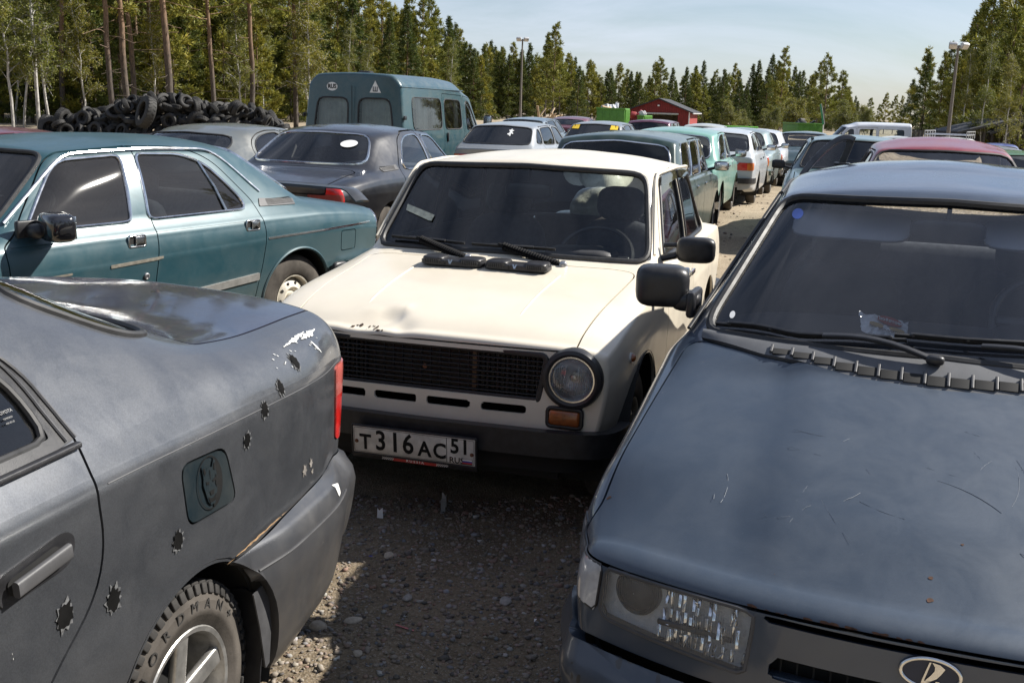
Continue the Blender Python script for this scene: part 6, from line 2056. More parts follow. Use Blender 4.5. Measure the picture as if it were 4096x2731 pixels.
gr = obj('gravel', join(stones(11000, (-1.35, .8, 1.75, 4.4), .003, .014, rg, 2.2), stones(1700, (-1.35, .8, 1.75, 4.4), .005, .012, rg, 1.6), stones(420, (-1.35, .8, 1.75, 4.4), .010, .022, rg, 3.0), stones(1500, (1.6, 6.5, 6, 24), .008, .03, rg)), M_GRAVEL, sharp=0)
tag(gr, 'loose grey and brown gravel scattered on the yard floor', 'gravel', kind='stuff')
V0, T0 = ico(2)
for k, (px, py, s, lab) in enumerate(((1270, 2500, (.030, .024, .016), 'pale rounded stone lying in the sunlit patch by the grey bumper'), (1230, 2372, (.028, .018, .008), 'flat pale chip of rock beside the grey bumper'),
                                       (2022, 2400, (.028, .022, .012), 'grey flat stone near the dark blue saloon turn lamp'), (1410, 2480, (.032, .020, .010), 'dull stone half in the shadow edge'),
                                       (1555, 2225, (.024, .018, .010), 'dusty brown stone in the shade between the bumpers'), (1630, 2400, (.016, .022, .010), 'dark grey stone on the shaded gravel'),
                                       (1432, 2628, (.018, .014, .009), 'small mottled pebble beside the shadow edge'))):
    d = ray(px, py); t = -CAM_H / d[2]; P = d * t + np.array([0, 0, CAM_H])
    rr = np.random.default_rng(50 + k); n_ = V0 / np.linalg.norm(V0, axis=1, keepdims=True)
    q = rr.normal(size=(6, 3)); disp = 1 + .10 * np.sin(n_ @ q.T * 2.2).sum(1) / 2
    S = Surf(V0 * disp[:, None] * s + [0, 0, s[2] * .5], T0)
    o = obj('stone', S, plain('stone_%d' % (k % 3), [(.40, .35, .28), (.28, .26, .24), (.20, .19, .19)][(0, 0, 1, 1, 1, 2, 0)[k]], .85, var=.3, vscale=40, bumps=.3)); P[2] = float(relief(P[0], P[1])); o.location = P; o.rotation_euler = (0, 0, rr.random() * 6)
    tag(o, lab, 'stone')
def litter(name, px, py, poly, mat, lab, cat, lift=.004, curl=0.0):
    d = ray(px, py); t = -CAM_H / d[2]; P = d * t + np.array([0, 0, CAM_H])
    S = refine(flat_poly(poly), 2)
    S = Surf(np.c_[S.V[:, :2], lift + curl * S.V[:, 0] ** 2 * 20 + curl * np.sin(S.V[:, 1] * 90) * .2], S.T)
    P[2] = float(relief(P[0], P[1])); o = obj(name, S, mat); o.location = P
    tag(o, lab, cat)
litter('paper_scrap', 1520, 2053, [(-.012, -.008), (.014, -.006), (.010, .010), (-.004, .006), (-.012, .009)], M_WHITE, 'torn white paper scrap on the shaded gravel', 'scrap', .01, .2)
litter('plastic_strip', 1775, 2020, [(-.010, -.06), (.012, -.06), (.006, -.01), (.012, .06), (-.006, .06), (-.010, .0)], plain('clear_strip', (.30, .31, .31), .3, var=.2), 'curled grey plastic strip below the number plate', 'plastic strip', .012, .3)
litter('plastic_sliver', 1620, 2520, [(-.035, .016), (-.03, .022), (.0, .004), (.032, -.014), (.03, -.022), (.004, -.008)], plain('pink_sliver', (.42, .12, .12), .5), 'bent pink plastic sliver on the gravel', 'plastic')
litter('glass_shard', 2141, 2482, [(-.004, -.012), (.006, .010), (-.004, .012)], M_WHITE, 'tiny white shard beside the dark blue bumper', 'shard', .012)
litter('bottle_cap', 1483, 2225, [(-.007, -.003), (.007, -.002), (.005, .006), (-.006, .005)], plain('blue_scrap', (.03, .06, .4), .4), 'small bright blue scrap on the gravel', 'scrap', .01)
litter('foil_scrap', 1792, 2068, [(-.016, -.006), (.014, -.008), (.016, .005), (-.010, .006)], plain('cream_scrap', (.5, .48, .40), .5), 'cream coloured card scrap under the number plate', 'scrap', .01)

# ================================================================ the other parked cars
AX = np.array([math.sin(.2843), math.cos(.2843)])       # the rows point this way
PAINTS = {}
def bgpaint(name, col, metal=.1, coat=.7, dust=.12):
    if name not in PAINTS:
        PAINTS[name] = paint(name, col, rough=.3, metal=metal, coat=coat, coat_rough=.05, dust=dust, grime=.8)
    return PAINTS[name]
def dress(c, typ, away, chrome=True, tail=None, plate=True, rim='steel', mirrors=(1, -1), seats=True, dark=False):
    A = c.add
    sp = c.sp
    xa = max(s[0] for s in sp['secs']); xb = min(s[0] for s in sp['secs'])
    van = typ == 'van'
    ytl = {'lada': (.50, .70, .60, .76), 'box': (.44, .71, .60, .76), 'hatch': (.46, .76, .66, .80), 'volga': (.46, .80, .66, .80), 'van': (.84, .97, .75, 1.05), 'saloon': (.42, .76, .70, .86)}[typ]
    for s in (1, -1):
        y0, y1, z0, z1 = ytl
        t = c.take(lambda V: np.maximum(end_f(roundpoly([(s * y0, z0), (s * y1, z0), (s * y1, z1), (s * y0, z1)], .015), xb + .12, -1)(V), -9))
        if not t.empty():
            ymid = y0 + (y1 - y0) * .62
            o = A('tail_light', rimmed(t.offset(.008), .02), tail or M_RED, custom=True)
            if typ in ('box', 'hatch', 'volga') and tail is None:
                q, _ = cut(t, lambda V: s * (ymid * s - V[:, 1]) if s > 0 else (V[:, 1] + ymid))
                A('tail_indicator', q.offset(.010), M_ORANGE, o)
            if typ == 'lada':
                for Lp, Ln in loops(t)[:1]:
                    qq, nn = even(Lp, .05, True, Ln); A('lamp_rim', tube(qq, .014, True, 5, ups=nn), M_BLACKPL if dark else M_CHROME, o)
        hy = {'lada': (.50, .71, .59, .73), 'box': (.46, .73, .58, .73), 'hatch': (.44, .74, .57, .67), 'volga': (.48, .80, .56, .70), 'van': (.55, .84, .62, .78), 'saloon': (.40, .74, .54, .64)}[typ]
        h = c.take(end_f(roundpoly([(s * hy[0], hy[2]), (s * hy[1], hy[2]), (s * hy[1], hy[3]), (s * hy[0], hy[3])], .02), xa - .25))
        if not h.empty():
            A('headlight', rimmed(h.offset(.004), .02), M_CLEAR, custom=True)
    gz = {'lada': (.57, .73), 'box': (.58, .73), 'hatch': (.58, .66), 'volga': (.56, .70), 'van': (.60, .78), 'saloon': (.55, .62)}[typ]
    gy = .42
    gcut = c.take(end_f(roundpoly([(-gy, gz[0]), (gy, gz[0]), (gy, gz[1]), (-gy, gz[1])], .015), xa - .25))
    if not gcut.empty():
        gg = A('grille', gcut.offset(-.01), M_BLACKPL)
        A('grille_bars', join(*[box((xa + .03, 0, gz[0] + (gz[1] - gz[0]) * k / 5), (.012, gy * 1.9, .006)) for k in range(1, 5)]), M_CHROME if chrome else M_GREYPL, gg, kind='stuff')
    bm_ = M_CHROME if chrome else M_BLACKPL
    if typ not in ('volga',):
        w = sp['secs'][0][2][3][0] + (.04 if not van else .03)
        w = max(w, .77)
        pf = [(-.02, -.05), (.02, -.05), (.035, -.03), (.038, .03), (.02, .05), (-.02, .05)]
        zr = .62 if van else .47
        c.bumper('rear_bumper', [(xb + .3, w, zr), (xb + .02, w - .01, zr), (xb - .06, w - .12, zr), (xb - .08, 0, zr)], pf, bm_)
        c.bumper('front_bumper', [(xa - .25, w, zr - .04), (xa + .02, w - .03, zr - .04), (xa + .08, w - .15, zr - .04), (xa + .11, 0, zr - .04)], [(-a, b) for a, b in pf][::-1], bm_)
    else:
        volga_common(c, A, chrome=bm_, hi=False)
    if plate:
        c.plate(xb - .075 if typ != 'volga' else xb - .06, .58 if typ != 'volga' else .66, False)
        c.plate(xa + .16, .40, True)
    hw = sp['secs'][3][2][4][0]
    for s in mirrors:
        if van:
            c.mirror(-.35, 1.16, 1.35, s, (.08, .18, .26))
        else:
            c.mirror(-.72, .91 if typ != 'volga' else .99, 1.02, s, (.09, .19, .12))
    for (nm, s), (o, S_) in list(c.panels.items()):
        if nm == 'door':
            for x in ((-1.40, -2.15) if not van else (-1.1,)):
                P, n_ = on_side(c.full, x, .84 if not van else 1.0, s)
                A('door_handle', box(P + n_ * .01, (.12, .02, .03), .006), bm_, o)
    if seats:
        zs = .36 if not van else .75
        for s in (1, -1):
            seat(c.root, -1.42 if not van else -.95, s * .36, M_SEAT, .5, True, zs)
        if not van:
            A('rear_bench', join(blob((-2.3, 0, .74), (.2, 1.25, .58), 4, 18, 10, Matrix.Rotation(-.3, 4, 'Y')), blob((-2.05, 0, .42), (.45, 1.25, .2), 4, 18, 8)), M_SEAT)
            A('dashboard', blob((-.74, 0, .86), (.35, 1.36, .2), 4, 18, 8), M_DASH)
    c.body()
    r_ = sp['wheels'][3]
    c.wheels(rim, M_STEEL if rim == 'cap' else plain('pale_rim', (.42, .42, .42), .45, metal=.4, var=.3), 26, r_ * .58, .17)
def bg(name, label, sp, typ, col, mat, pos, away=True, yaw=.2843, group=None, dx=.05, **k):
    extra = {q: k.pop(q) for q in list(k) if q in ('glassmat', 'trim', 'cat', 'trimr')}
    c = Car(name, label, sp, bgpaint(mat, col, **k.pop('pk', {})), pos, yaw, away=away, group=group, dx=dx, **extra)
    dress(c, typ, away, **k)
    return c
def from_rear(px, Y, xrear):
    """front-axle position of a car facing away whose tail stands at image column px, depth Y"""
    d = ray(px, 460)
    return (d[0] * Y + AX[0] * -xrear, Y + AX[1] * -xrear)
def from_roof(px, Y, xroof, away):
    d = ray(px, 460); s = 1 if away else -1
    return (d[0] * Y - s * AX[0] * xroof, Y - s * AX[1] * xroof)
GB = 'cars parked in rows across the yard'
SP_BOX = dict(SP_LADA)
bg('dark_green_estate_car', 'dark green boxy estate car with chrome window strips behind the cream saloon', SP_WAGON, 'box', (.016, .042, .036), 'dark_green_paint', from_rear(2450, 11.4, -3.4), dx=.035, trim=M_CHROME, trimr=.008, glassmat=G_DARK, group=GB)
mint = bg('mint_saloon_car', 'pale mint green boxy saloon showing its square tail lamps', SP_LADA, 'lada', (.17, .35, .30), 'mint_paint', from_rear(2665, 16.0, -3.36), dx=.035, trim=M_CHROME, trimr=.008, group=GB, tail=plain('dull_red_lamp', (.22, .03, .02), .3, coat=.6), dark=True)
bg('white_hatchback_car', 'white hatchback with orange and red tail lamps beyond the mint saloon', SP_HATCH, 'hatch', (.44, .47, .50), 'white_body', from_rear(2862, 20.0, -3.3), chrome=False, group=GB, trimr=.007)
bg('silver_saloon_car', 'pale silver green saloon with rounded red tail lamps', SP_VOLGA, 'volga', (.22, .28, .28), 'silver_green', from_rear(2938, 23.6, -3.87), group=GB, pk=dict(metal=.4))
bg('white_saloon_car', 'white saloon with long red lamp panel in the row beyond the hatchback', SP_VOLGA, 'volga', (.46, .48, .51), 'white_body2', from_rear(3012, 27.4, -3.87), group=GB)
bg('white_saloon_car', 'white saloon standing farthest along the open aisle', SP_VOLGA, 'volga', (.60, .62, .64), 'white_body3', from_rear(3232, 38.0, -3.87), group=GB, dx=.07)
bg('dark_teal_saloon_car', 'dark teal saloon parked tail to nose behind the grey green one', SP_TOYOTA, 'saloon', (.02, .05, .06), 'dark_teal', from_roof(3225, 30.0, -1.6, False), away=False, chrome=False, group=GB, dx=.07)
bg('red_saloon_car', 'red saloon whose roof shows behind the dark blue saloon', SP_BLUE, 'saloon', (.20, .010, .014), 'red_paint', from_roof(3765, 10.3, -1.7, False), away=False, chrome=False, group=GB, dx=.035)
bg('grey_green_saloon_car', 'grey green saloon facing the aisle behind the red one', SP_VOLGA, 'volga', (.09, .15, .155), 'grey_green', from_roof(3430, 15.6, -1.8, False), away=False, group=GB, dx=.035, trim=M_BLACKPL)
bg('black_saloon_car', 'black saloon with chrome rimmed rear window and an oval white sticker', SP_VOLGA, 'volga', (.006, .006, .008), 'black_paint', (-2.15 + AX[0] * 2.8, 11.35 + AX[1] * 2.8), dx=.028, trim=M_CHROME, trimr=.010, group=GB, tail=MATS['dull_red_lamp'], pk=dict(coat=.9, dust=.015))
bg('silver_hatchback_car', 'silver hatchback with a black visor band and a white lion sticker', SP_HATCH, 'hatch', (.26, .28, .30), 'silver_body', from_rear(1975, 19.6, -3.3), chrome=False, glassmat=G_DARK, group=GB)
bg('black_hatchback_car', 'dark hatchback with two yellow warning stickers in its rear window', SP_HATCH, 'hatch', (.16, .17, .18), 'pale_body', from_rear(2365, 25.5, -3.3), chrome=False, glassmat=G_DARK, group=GB, dx=.07)
bg('blue_hatchback_car', 'blue grey hatchback standing between the van and the pole', SP_HATCH, 'hatch', (.10, .14, .18), 'blue_grey', from_rear(2070, 30.0, -3.3), chrome=False, group=GB, dx=.07)
bg('maroon_saloon_car', 'maroon saloon standing next to the heap of broken timber', SP_TOYOTA, 'saloon', (.10, .015, .03), 'maroon', from_rear(2240, 36.0, -3.6), chrome=False, group=GB, dx=.07)
bg('maroon_estate_car', 'purple estate car in front of the green skips', SP_WAGON, 'box', (.09, .02, .05), 'purple_body', from_rear(2590, 33.0, -3.4), chrome=False, group=GB, dx=.07)
bg('pale_saloon_car', 'pale grey saloon in front of the red shed', SP_LADA, 'lada', (.40, .42, .40), 'pale_grey', from_rear(2800, 34.0, -3.4), group=GB, dx=.07)
bg('silver_grey_saloon_car', 'silver grey saloon between the teal and the black saloons', SP_TOYOTA, 'saloon', (.09, .10, .10), 'silver_grey', (-3.75 + AX[0] * 1.6, 13.9 + AX[1] * 1.6), chrome=False, group=GB)
bg('navy_hatchback_car', 'navy hatchback whose roof shows over the teal saloon', SP_HATCH, 'hatch', (.012, .016, .04), 'navy_body', (-5.3 + AX[0] * 1.6, 16.6 + AX[1] * 1.6), chrome=False, group=GB, glassmat=G_DARK)
bg('white_saloon_car', 'white saloon with its roof shining below the tyre heap', SP_TOYOTA, 'saloon', (.66, .66, .63), 'white_body4', (-5.2 + AX[0] * 1.6, 21.5 + AX[1] * 1.6), chrome=False, group=GB, dx=.06)
bg('maroon_hatchback_car', 'maroon hatchback whose roof shows over the teal saloon windscreen', SP_HATCH, 'hatch', (.09, .012, .025), 'maroon2', (-4.85 + AX[0] * 1.5, 9.5 + AX[1] * 1.5), chrome=False, group=GB, dx=.06)
bg('green_hatchback_car', 'bright green hatchback beside the grey estate', SP_HATCH, 'hatch', (.05, .16, .06), 'leaf_green', from_rear(4130, 22.0, -3.3), chrome=False, group=GB, dx=.06)
bg('grey_estate_car', 'grey estate car beyond the red saloon roof', SP_WAGON, 'box', (.16, .17, .18), 'grey_body', from_rear(4010, 27.5, -3.4), group=GB, dx=.06, chrome=False)
bg('blue_estate_car', 'dark blue estate car parked before the white minibus', SP_WAGON, 'box', (.015, .025, .10), 'blue_body', from_rear(3830, 33.0, -3.4), chrome=False, group=GB, dx=.06, glassmat=G_DARK)
bg('royal_blue_saloon_car', 'royal blue saloon below the timber shelters', SP_TOYOTA, 'saloon', (.02, .04, .20), 'royal_blue', from_rear(4040, 41.0, -3.6), chrome=False, group=GB, dx=.07)
bg('silver_estate_car', 'silver estate car beneath the tall lamp pole', SP_WAGON, 'box', (.42, .44, .46), 'silver_body3', from_rear(3610, 44.0, -3.4), chrome=False, group=GB, dx=.07)
# vans
def van_extra(c, curtains=False):
    A = c.add
    for s in (1, -1):
        A('roof_channel', tube(np.array([(x, s * .905, 1.955) for x in np.linspace(-1.3, -4.55, 8)]), .012, n=6), c.paint)
    if curtains:
        cm = plain('pale_curtain', (.52, .50, .44), .9, var=.2, vscale=8)
        for x0, x1, s in ((-2.66, -2.95, -1), (-3.2, -3.75, -1), (-3.95, -4.10, -1), (-1.5, -1.7, -1), (-2.66, -3.2, 1)):
            n = 24; xx = np.linspace(x0, x1, n); yy = s * (.90 + .018 * np.sin(np.arange(n) * 1.9)); zz = np.linspace(1.15, 1.8, 6)
            g = np.zeros((6, n, 3)); g[..., 0] = xx + .03 * np.sin(zz[:, None] * 5); g[..., 1] = yy - s * (zz[:, None] - 1.15) * .09; g[..., 2] = zz[:, None]
            A('curtain', grid(g), cm)
        for s in (1, -1):
            n = 24; y_ = s * np.linspace(.12, .74, n); x_ = -4.50 + .015 * np.sin(np.arange(n) * 1.7); zz = np.linspace(1.12, 1.76, 6)
            g = np.zeros((6, n, 3)); g[..., 0] = x_ + .035 * (zz[:, None] - 1.12); g[..., 1] = y_; g[..., 2] = zz[:, None]
            A('curtain', grid(g), plain('grey_curtain', (.42, .43, .41), .9, var=.25, vscale=5))
tv = bg('teal_minibus', 'teal high roofed minibus with curtained windows and a RUS badge', SP_VAN, 'van', (.010, .050, .064), 'van_teal', from_rear(1412, 19.4, -4.6), chrome=False, cat='minibus', dx=.045, trimr=.012)
van_extra(tv, True)
def van_badges(c):
    A = c.add
    def rx(z):
        return -4.625 - .05 * (z - 1.0) * -1 * 0 - .012
    V = c.full.V
    def at(y, z):
        m_ = V[:, 0] < -4.4
        q = V[m_]; return q[np.argmin((q[:, 1] - y) ** 2 + (q[:, 2] - z) ** 2)]
    P = at(.42, 1.93); a = np.linspace(0, math.tau, 28, endpoint=False)
    M4 = frame((P[0] - .006, .42, 1.93), (0, -1, 0), (0, 0, 1))
    o = A('country_badge', flat_poly(np.stack([.105 * np.cos(a), .075 * np.sin(a)], 1), M4, .003), M_WHITE)
    A('badge_lettering', text('RUS', .105, M4 @ Matrix.Translation((0, 0, .004)), .001, .004, .9), M_BLACK, o)
    P = at(-.42, 1.93); M4 = frame((P[0] - .006, -.42, 1.92), (0, -1, 0), (0, 0, 1))
    o = A('studded_tyre_badge', flat_poly([(-.11, -.08), (.11, -.08), (0, .13)], M4, .003), M_WHITE)
    A('badge_lettering', text('Ш', .11, M4 @ Matrix.Translation((0, -.025, .004)), .001, .003), M_BLACK, o)
    for s in (1, -1):
        A('door_hinge', box((-4.55, s * .985, 1.42), (.10, .03, .07), .008), M_BLACKPL)
    A('door_handle', box((-3.95 * 0 - 2.40, -1.02, 1.05), (.05, .03, .18), .01), M_BLACKPL)
    A('roof_vent', blob((-3.6, .2, 2.215), (.25, .25, .05), 4, 16, 8), M_BLACKPL)
    A('rear_door_gap', box((-4.645, 0, 1.2), (.012, .008, 1.5)), M_DARK)
van_badges(tv)
d_ = ray(3500, 500)
wb = Car('white_minibus', 'white minibus standing side on below the far pines', SP_VAN, bgpaint('van_white', (.64, .67, .72)), (d_[0] * 68 - 2.6, 68), math.pi / 2 + .12, dx=.07, cat='minibus', z=-.78)
dress(wb, 'van', False, chrome=False); van_extra(wb)
d_ = ray(3800, 500)
wv = Car('white_van', 'white van with a wire roof rack between the parked cars', SP_VAN, bgpaint('van_white2', (.66, .68, .70)), (d_[0] * 40 + 1.2, 40 + 2), .5, away=True, dx=.07, cat='van', z=-1.12, glassmat=G_DARK)
dress(wv, 'van', True, chrome=False)
rk = []
for x in np.linspace(-1.4, -4.0, 5):
    rk.append(tube(np.array([(x, -.7, 2.3), (x, .7, 2.3)]), .018, n=5)); rk += [tube(np.array([(x, s * .7, 2.16), (x, s * .7, 2.42)]), .016, n=5) for s in (1, -1)]
for s in (1, -1):
    for z in (2.3, 2.42):
        rk.append(tube(np.array([(-1.4, s * .7, z), (-4.0, s * .7, z)]), .016, n=5))
obj('roof_rack', join(*rk), M_STEEL, wv.root)

# stickers on two of the rear windows and the bag on the mint saloon's shelf
def find(label):
    return [o for o in bpy.data.objects if o.get('label') == label][0]
def rear_sticker(car_label, poly, mat, name, xr, off=.012, txt=None, tm=None):
    o = find(car_label)
    G_ = [c_ for c_ in o.children if c_.name.startswith('rear_window')][0]
    me = G_.data; V = np.array([v_.co[:] for v_ in me.vertices]); T = np.array([p.vertices[:] for p in me.polygons])
    S = Surf(V, T); nn = S.normals()
    if nn[:, 0].mean() > 0:
        S = Surf(V, T[:, ::-1])
    D = decal(S, end_f(np.array(poly), -1.0, -1), .12, 3, off)
    if D.empty(): return
    k = obj(name, D, mat, G_)
    if txt:
        p = D.V.mean(0); n_ = D.normals().mean(0)
        obj('sticker_lettering', text(txt[0], txt[1], frame(p + n_ * .01, (0, -1, 0), (-n_[2], 0, n_[0] * -1) if False else (.5, 0, .8)), .001, .004), tm or M_BLACK, k)
YEL = plain('yellow_sticker', (.75, .50, .03), .5)
lb = 'dark hatchback with two yellow warning stickers in its rear window'
rear_sticker(lb, [(.38, 1.20), (.56, 1.20), (.55, 1.30), (.38, 1.30)], YEL, 'warning_sticker', -3, txt=('!', .12))
rear_sticker(lb, [(-.38, 1.20), (-.56, 1.20), (-.55, 1.30), (-.38, 1.30)], YEL, 'warning_sticker', -3, txt=('!', .12))
a_ = np.linspace(0, math.tau, 30, endpoint=False)
rear_sticker('black saloon with chrome rimmed rear window and an oval white sticker', np.stack([-.37 + .085 * np.cos(a_), 1.235 + .036 * np.sin(a_)], 1), M_WHITE, 'oval_sticker', -3)
lion = [(-.03, -.06), (-.01, -.03), (0, -.06), (.02, -.055), (.012, -.01), (.05, -.03), (.055, -.015), (.02, .012), (.045, .03), (.04, .045), (.01, .03), (.015, .055), (-.01, .06), (-.02, .04), (-.05, .05), (-.045, .03), (-.02, .015), (-.03, -.01), (-.055, -.02), (-.05, -.035), (-.025, -.025)]
rear_sticker('silver hatchback with a black visor band and a white lion sticker', [(-.22 - x, 1.20 + z * 1.1) for x, z in lion], M_WHITE, 'lion_sticker', -3)
bagm = MATS['plastic_bag']
mb = find('pale mint green boxy saloon showing its square tail lamps')
bag = blob((0, 0, .12), (.32, .42, .28), 2.2, 26, 16)
dd = bag.V / np.linalg.norm(bag.V, axis=1, keepdims=True); q = np.random.default_rng(9).normal(size=(12, 3))
bag.V *= (1 + .09 * np.sin(dd @ q.T * 5).sum(1) / 4)[:, None]
o = obj('plastic_bag', bag, bagm); o.matrix_world = mb.matrix_basis @ Matrix.Translation((-2.48, -.28, .97))
tag(o, 'white plastic bag behind the rear window of the mint saloon', 'plastic bag')

# ================================================================ trees
def leaf_mat(name, c0, c1, c2, rough=.6, trans=.25):
    m, nt, b = node_mat(name)
    geo = nt.nodes.new('ShaderNodeNewGeometry')
    oi = nt.nodes.new('ShaderNodeObjectInfo')
    n = noise(nt, .55, 4, .6, objvec(nt))
    r = ramp(nt, geo.outputs['Random Per Island'], [(0, c0), (.55, c1), (1, c2)])
    r2 = ramp(nt, n.outputs['Fac'], [(.3, (.72, .72, .7)), (.7, (1.2, 1.18, 1.05))])
    r3 = ramp(nt, oi.outputs['Random'], [(0, (.82, .88, .85)), (.5, (1, 1, 1)), (1, (1.18, 1.08, .9))])
    c = mixc(nt, 1, mixc(nt, 1, r.outputs['Color'], r2.outputs['Color'], 'MULTIPLY'), r3.outputs['Color'], 'MULTIPLY')
    lnk(nt, c, b.inputs['Base Color'])
    b.inputs['Roughness'].default_value = rough
    b.inputs['Specular IOR Level'].default_value = .3
    tl = nt.nodes.new('ShaderNodeBsdfTranslucent'); lnk(nt, c, tl.inputs['Color'])
    mx = nt.nodes.new('ShaderNodeMixShader'); mx.inputs[0].default_value = trans
    out = nt.nodes['Material Output']
    lnk(nt, b.outputs[0], mx.inputs[1]); lnk(nt, tl.outputs[0], mx.inputs[2]); lnk(nt, mx.outputs[0], out.inputs['Surface'])
    return m
M_PINE = leaf_mat('pine_needles', (.075, .092, .015), (.185, .195, .034), (.340, .315, .062))
M_SPRUCE = leaf_mat('spruce_needles', (.032, .055, .012), (.082, .108, .022), (.165, .180, .038))
M_BIRCH = leaf_mat('birch_leaves', (.09, .11, .020), (.18, .19, .040), (.27, .25, .06), trans=.35)
def bark(name, lo, hi, zsplit):
    m, nt, b = node_mat(name)
    v = objvec(nt)
    sx = nt.nodes.new('ShaderNodeSeparateXYZ'); lnk(nt, v, sx.inputs[0])
    n = noise(nt, 5, 7, .7, objvec(nt, (3, 3, .8)))
    ad = nt.nodes.new('ShaderNodeMath'); ad.operation = 'MULTIPLY_ADD'; ad.inputs[1].default_value = 3.0
    lnk(nt, n.outputs['Fac'], ad.inputs[0]); lnk(nt, sx.outputs['Z'], ad.inputs[2])
    mr = nt.nodes.new('ShaderNodeMapRange'); mr.inputs['From Min'].default_value = zsplit; mr.inputs['From Max'].default_value = zsplit + 3
    lnk(nt, ad.outputs[0], mr.inputs['Value'])
    r = ramp(nt, n.outputs['Fac'], [(.35, (.45, .45, .45)), (.65, (1.25, 1.25, 1.25))])
    lnk(nt, mixc(nt, 1, mixc(nt, mr.outputs[0], lo, hi), r.outputs['Color'], 'MULTIPLY'), b.inputs['Base Color'])
    b.inputs['Roughness'].default_value = .9
    bump(nt, b, n.outputs['Fac'], .5, .03)
    return m
M_PBARK = bark('pine_bark', (.085, .068, .055), (.20, .125, .075), 4.0)
M_BBARK = bark('birch_bark', (.22, .21, .19), (.46, .44, .41), .5)

def tufts(C, D, rg, n=9, ln=.26, wd=.035, up=.35):
    """sprays of slim needle blades around centres C pointing along D"""
    m = len(C)
    d = D[:, None] * .75 + rg.normal(0, .62, (m, n, 3)) + np.array([0, 0, up])
    d /= np.linalg.norm(d, axis=2, keepdims=True)
    l = ln * rg.uniform(.55, 1.25, (m, n, 1))
    p = np.cross(d, rg.normal(size=(m, n, 3))); p /= np.maximum(np.linalg.norm(p, axis=2, keepdims=True), 1e-6)
    b = C[:, None] + rg.normal(0, .05, (m, n, 3))
    w = wd * rg.uniform(.7, 1.3, (m, n, 1))
    V = np.stack([b - d * l * .15, b + d * l * .45 + p * w, b + d * l, b + d * l * .45 - p * w], 2).reshape(-1, 3)
    q = np.arange(m * n) * 4
    T = np.concatenate([np.stack([q, q + 1, q + 2], 1), np.stack([q, q + 2, q + 3], 1)])
    return Surf(V, T)
def conifer(seed, h=13, crown0=.35, spread=2.3, kind='pine', dens=1.0, bare=True):
    rg = np.random.default_rng(seed)
    n = 14
    z = np.linspace(0, h, n)
    wob = np.cumsum(rg.normal(0, .03 * h / 13, (n, 2)), 0)
    path = np.c_[wob, z]
    r0 = .0078 * h + .02
    rad = r0 * (1 - z / h) ** .75 + .015
    a = np.linspace(0, math.tau, 9, endpoint=False)
    ring = path[:, None] + np.stack([np.cos(a), np.sin(a), 0 * a], 1)[None] * rad[:, None, None]
    trunk = [grid(ring, cv=True, flip=True)]
    C, D = [], []
    zb = crown0 * h
    nb = int((58 if kind == 'pine' else 85) * dens * (1 - crown0) * h / 9)
    for k in range(nb):
        t = (k + rg.random()) / nb
        z_ = zb + (h - zb) * t ** .92
        base = np.array([np.interp(z_, z, path[:, 0]), np.interp(z_, z, path[:, 1]), z_])
        az = k * 2.399 + rg.normal(0, .4)
        if kind == 'pine':
            L = spread * (1 - t) ** .92 * (.40 + .80 * rg.random()) + .14
            el = rg.uniform(-.15, .45) + .5 * t
        else:
            L = spread * (1 - t) ** 1.05 * (.6 + .55 * rg.random()) + .08
            el = -.25 + .75 * t + rg.normal(0, .08)
        dr = np.array([math.cos(az) * math.cos(el), math.sin(az) * math.cos(el), math.sin(el)])
        s = np.linspace(0, 1, 5)
        br = base + dr * (s * L)[:, None] + np.array([0, 0, 1]) * ((.12 if kind == 'pine' else .05) * L * s ** 2)[:, None]
        trunk.append(tube(br, .012 + .004 * L, n=3))
        m = int((9 if kind == 'pine' else 11) * L * dens) + 3
        q = (rg.uniform(.42 if kind == 'pine' else .18, 1.08, m)) ** .7
        P = np.stack([np.interp(q, s, br[:, i]) for i in range(3)], 1)
        side = np.cross(dr, [0, 0, 1]); side /= np.linalg.norm(side)
        off = rg.normal(0, .17 * L, m) * (1.1 - q * .5)
        P = P + side * off[:, None] + rg.normal(0, .07, (m, 3)) * [1, 1, 1.2]
        dd = dr + side * np.sign(off)[:, None] * .5 + rg.normal(0, .2, (m, 3))
        C.append(P); D.append(dd / np.linalg.norm(dd, axis=1, keepdims=True))
    if bare and kind == 'pine':
        for k in range(int(7 + zb)):        # dead snags under the crown
            z_ = rg.uniform(.12 * h, zb + .1); az = rg.random() * math.tau; L = rg.uniform(.5, 1.8)
            base = np.array([np.interp(z_, z, path[:, 0]), np.interp(z_, z, path[:, 1]), z_])
            dr = np.array([math.cos(az), math.sin(az), rg.uniform(-.35, .2)])
            trunk.append(tube(np.array([base, base + dr * L * .5 + rg.normal(0, .06, 3), base + dr * L]), .014, n=3))
    S = tufts(np.concatenate(C), np.concatenate(D), rg, 11, .34 if kind == 'pine' else .28, .030 if kind == 'pine' else .026, .35 if kind == 'pine' else .02)
    return join(*trunk), S
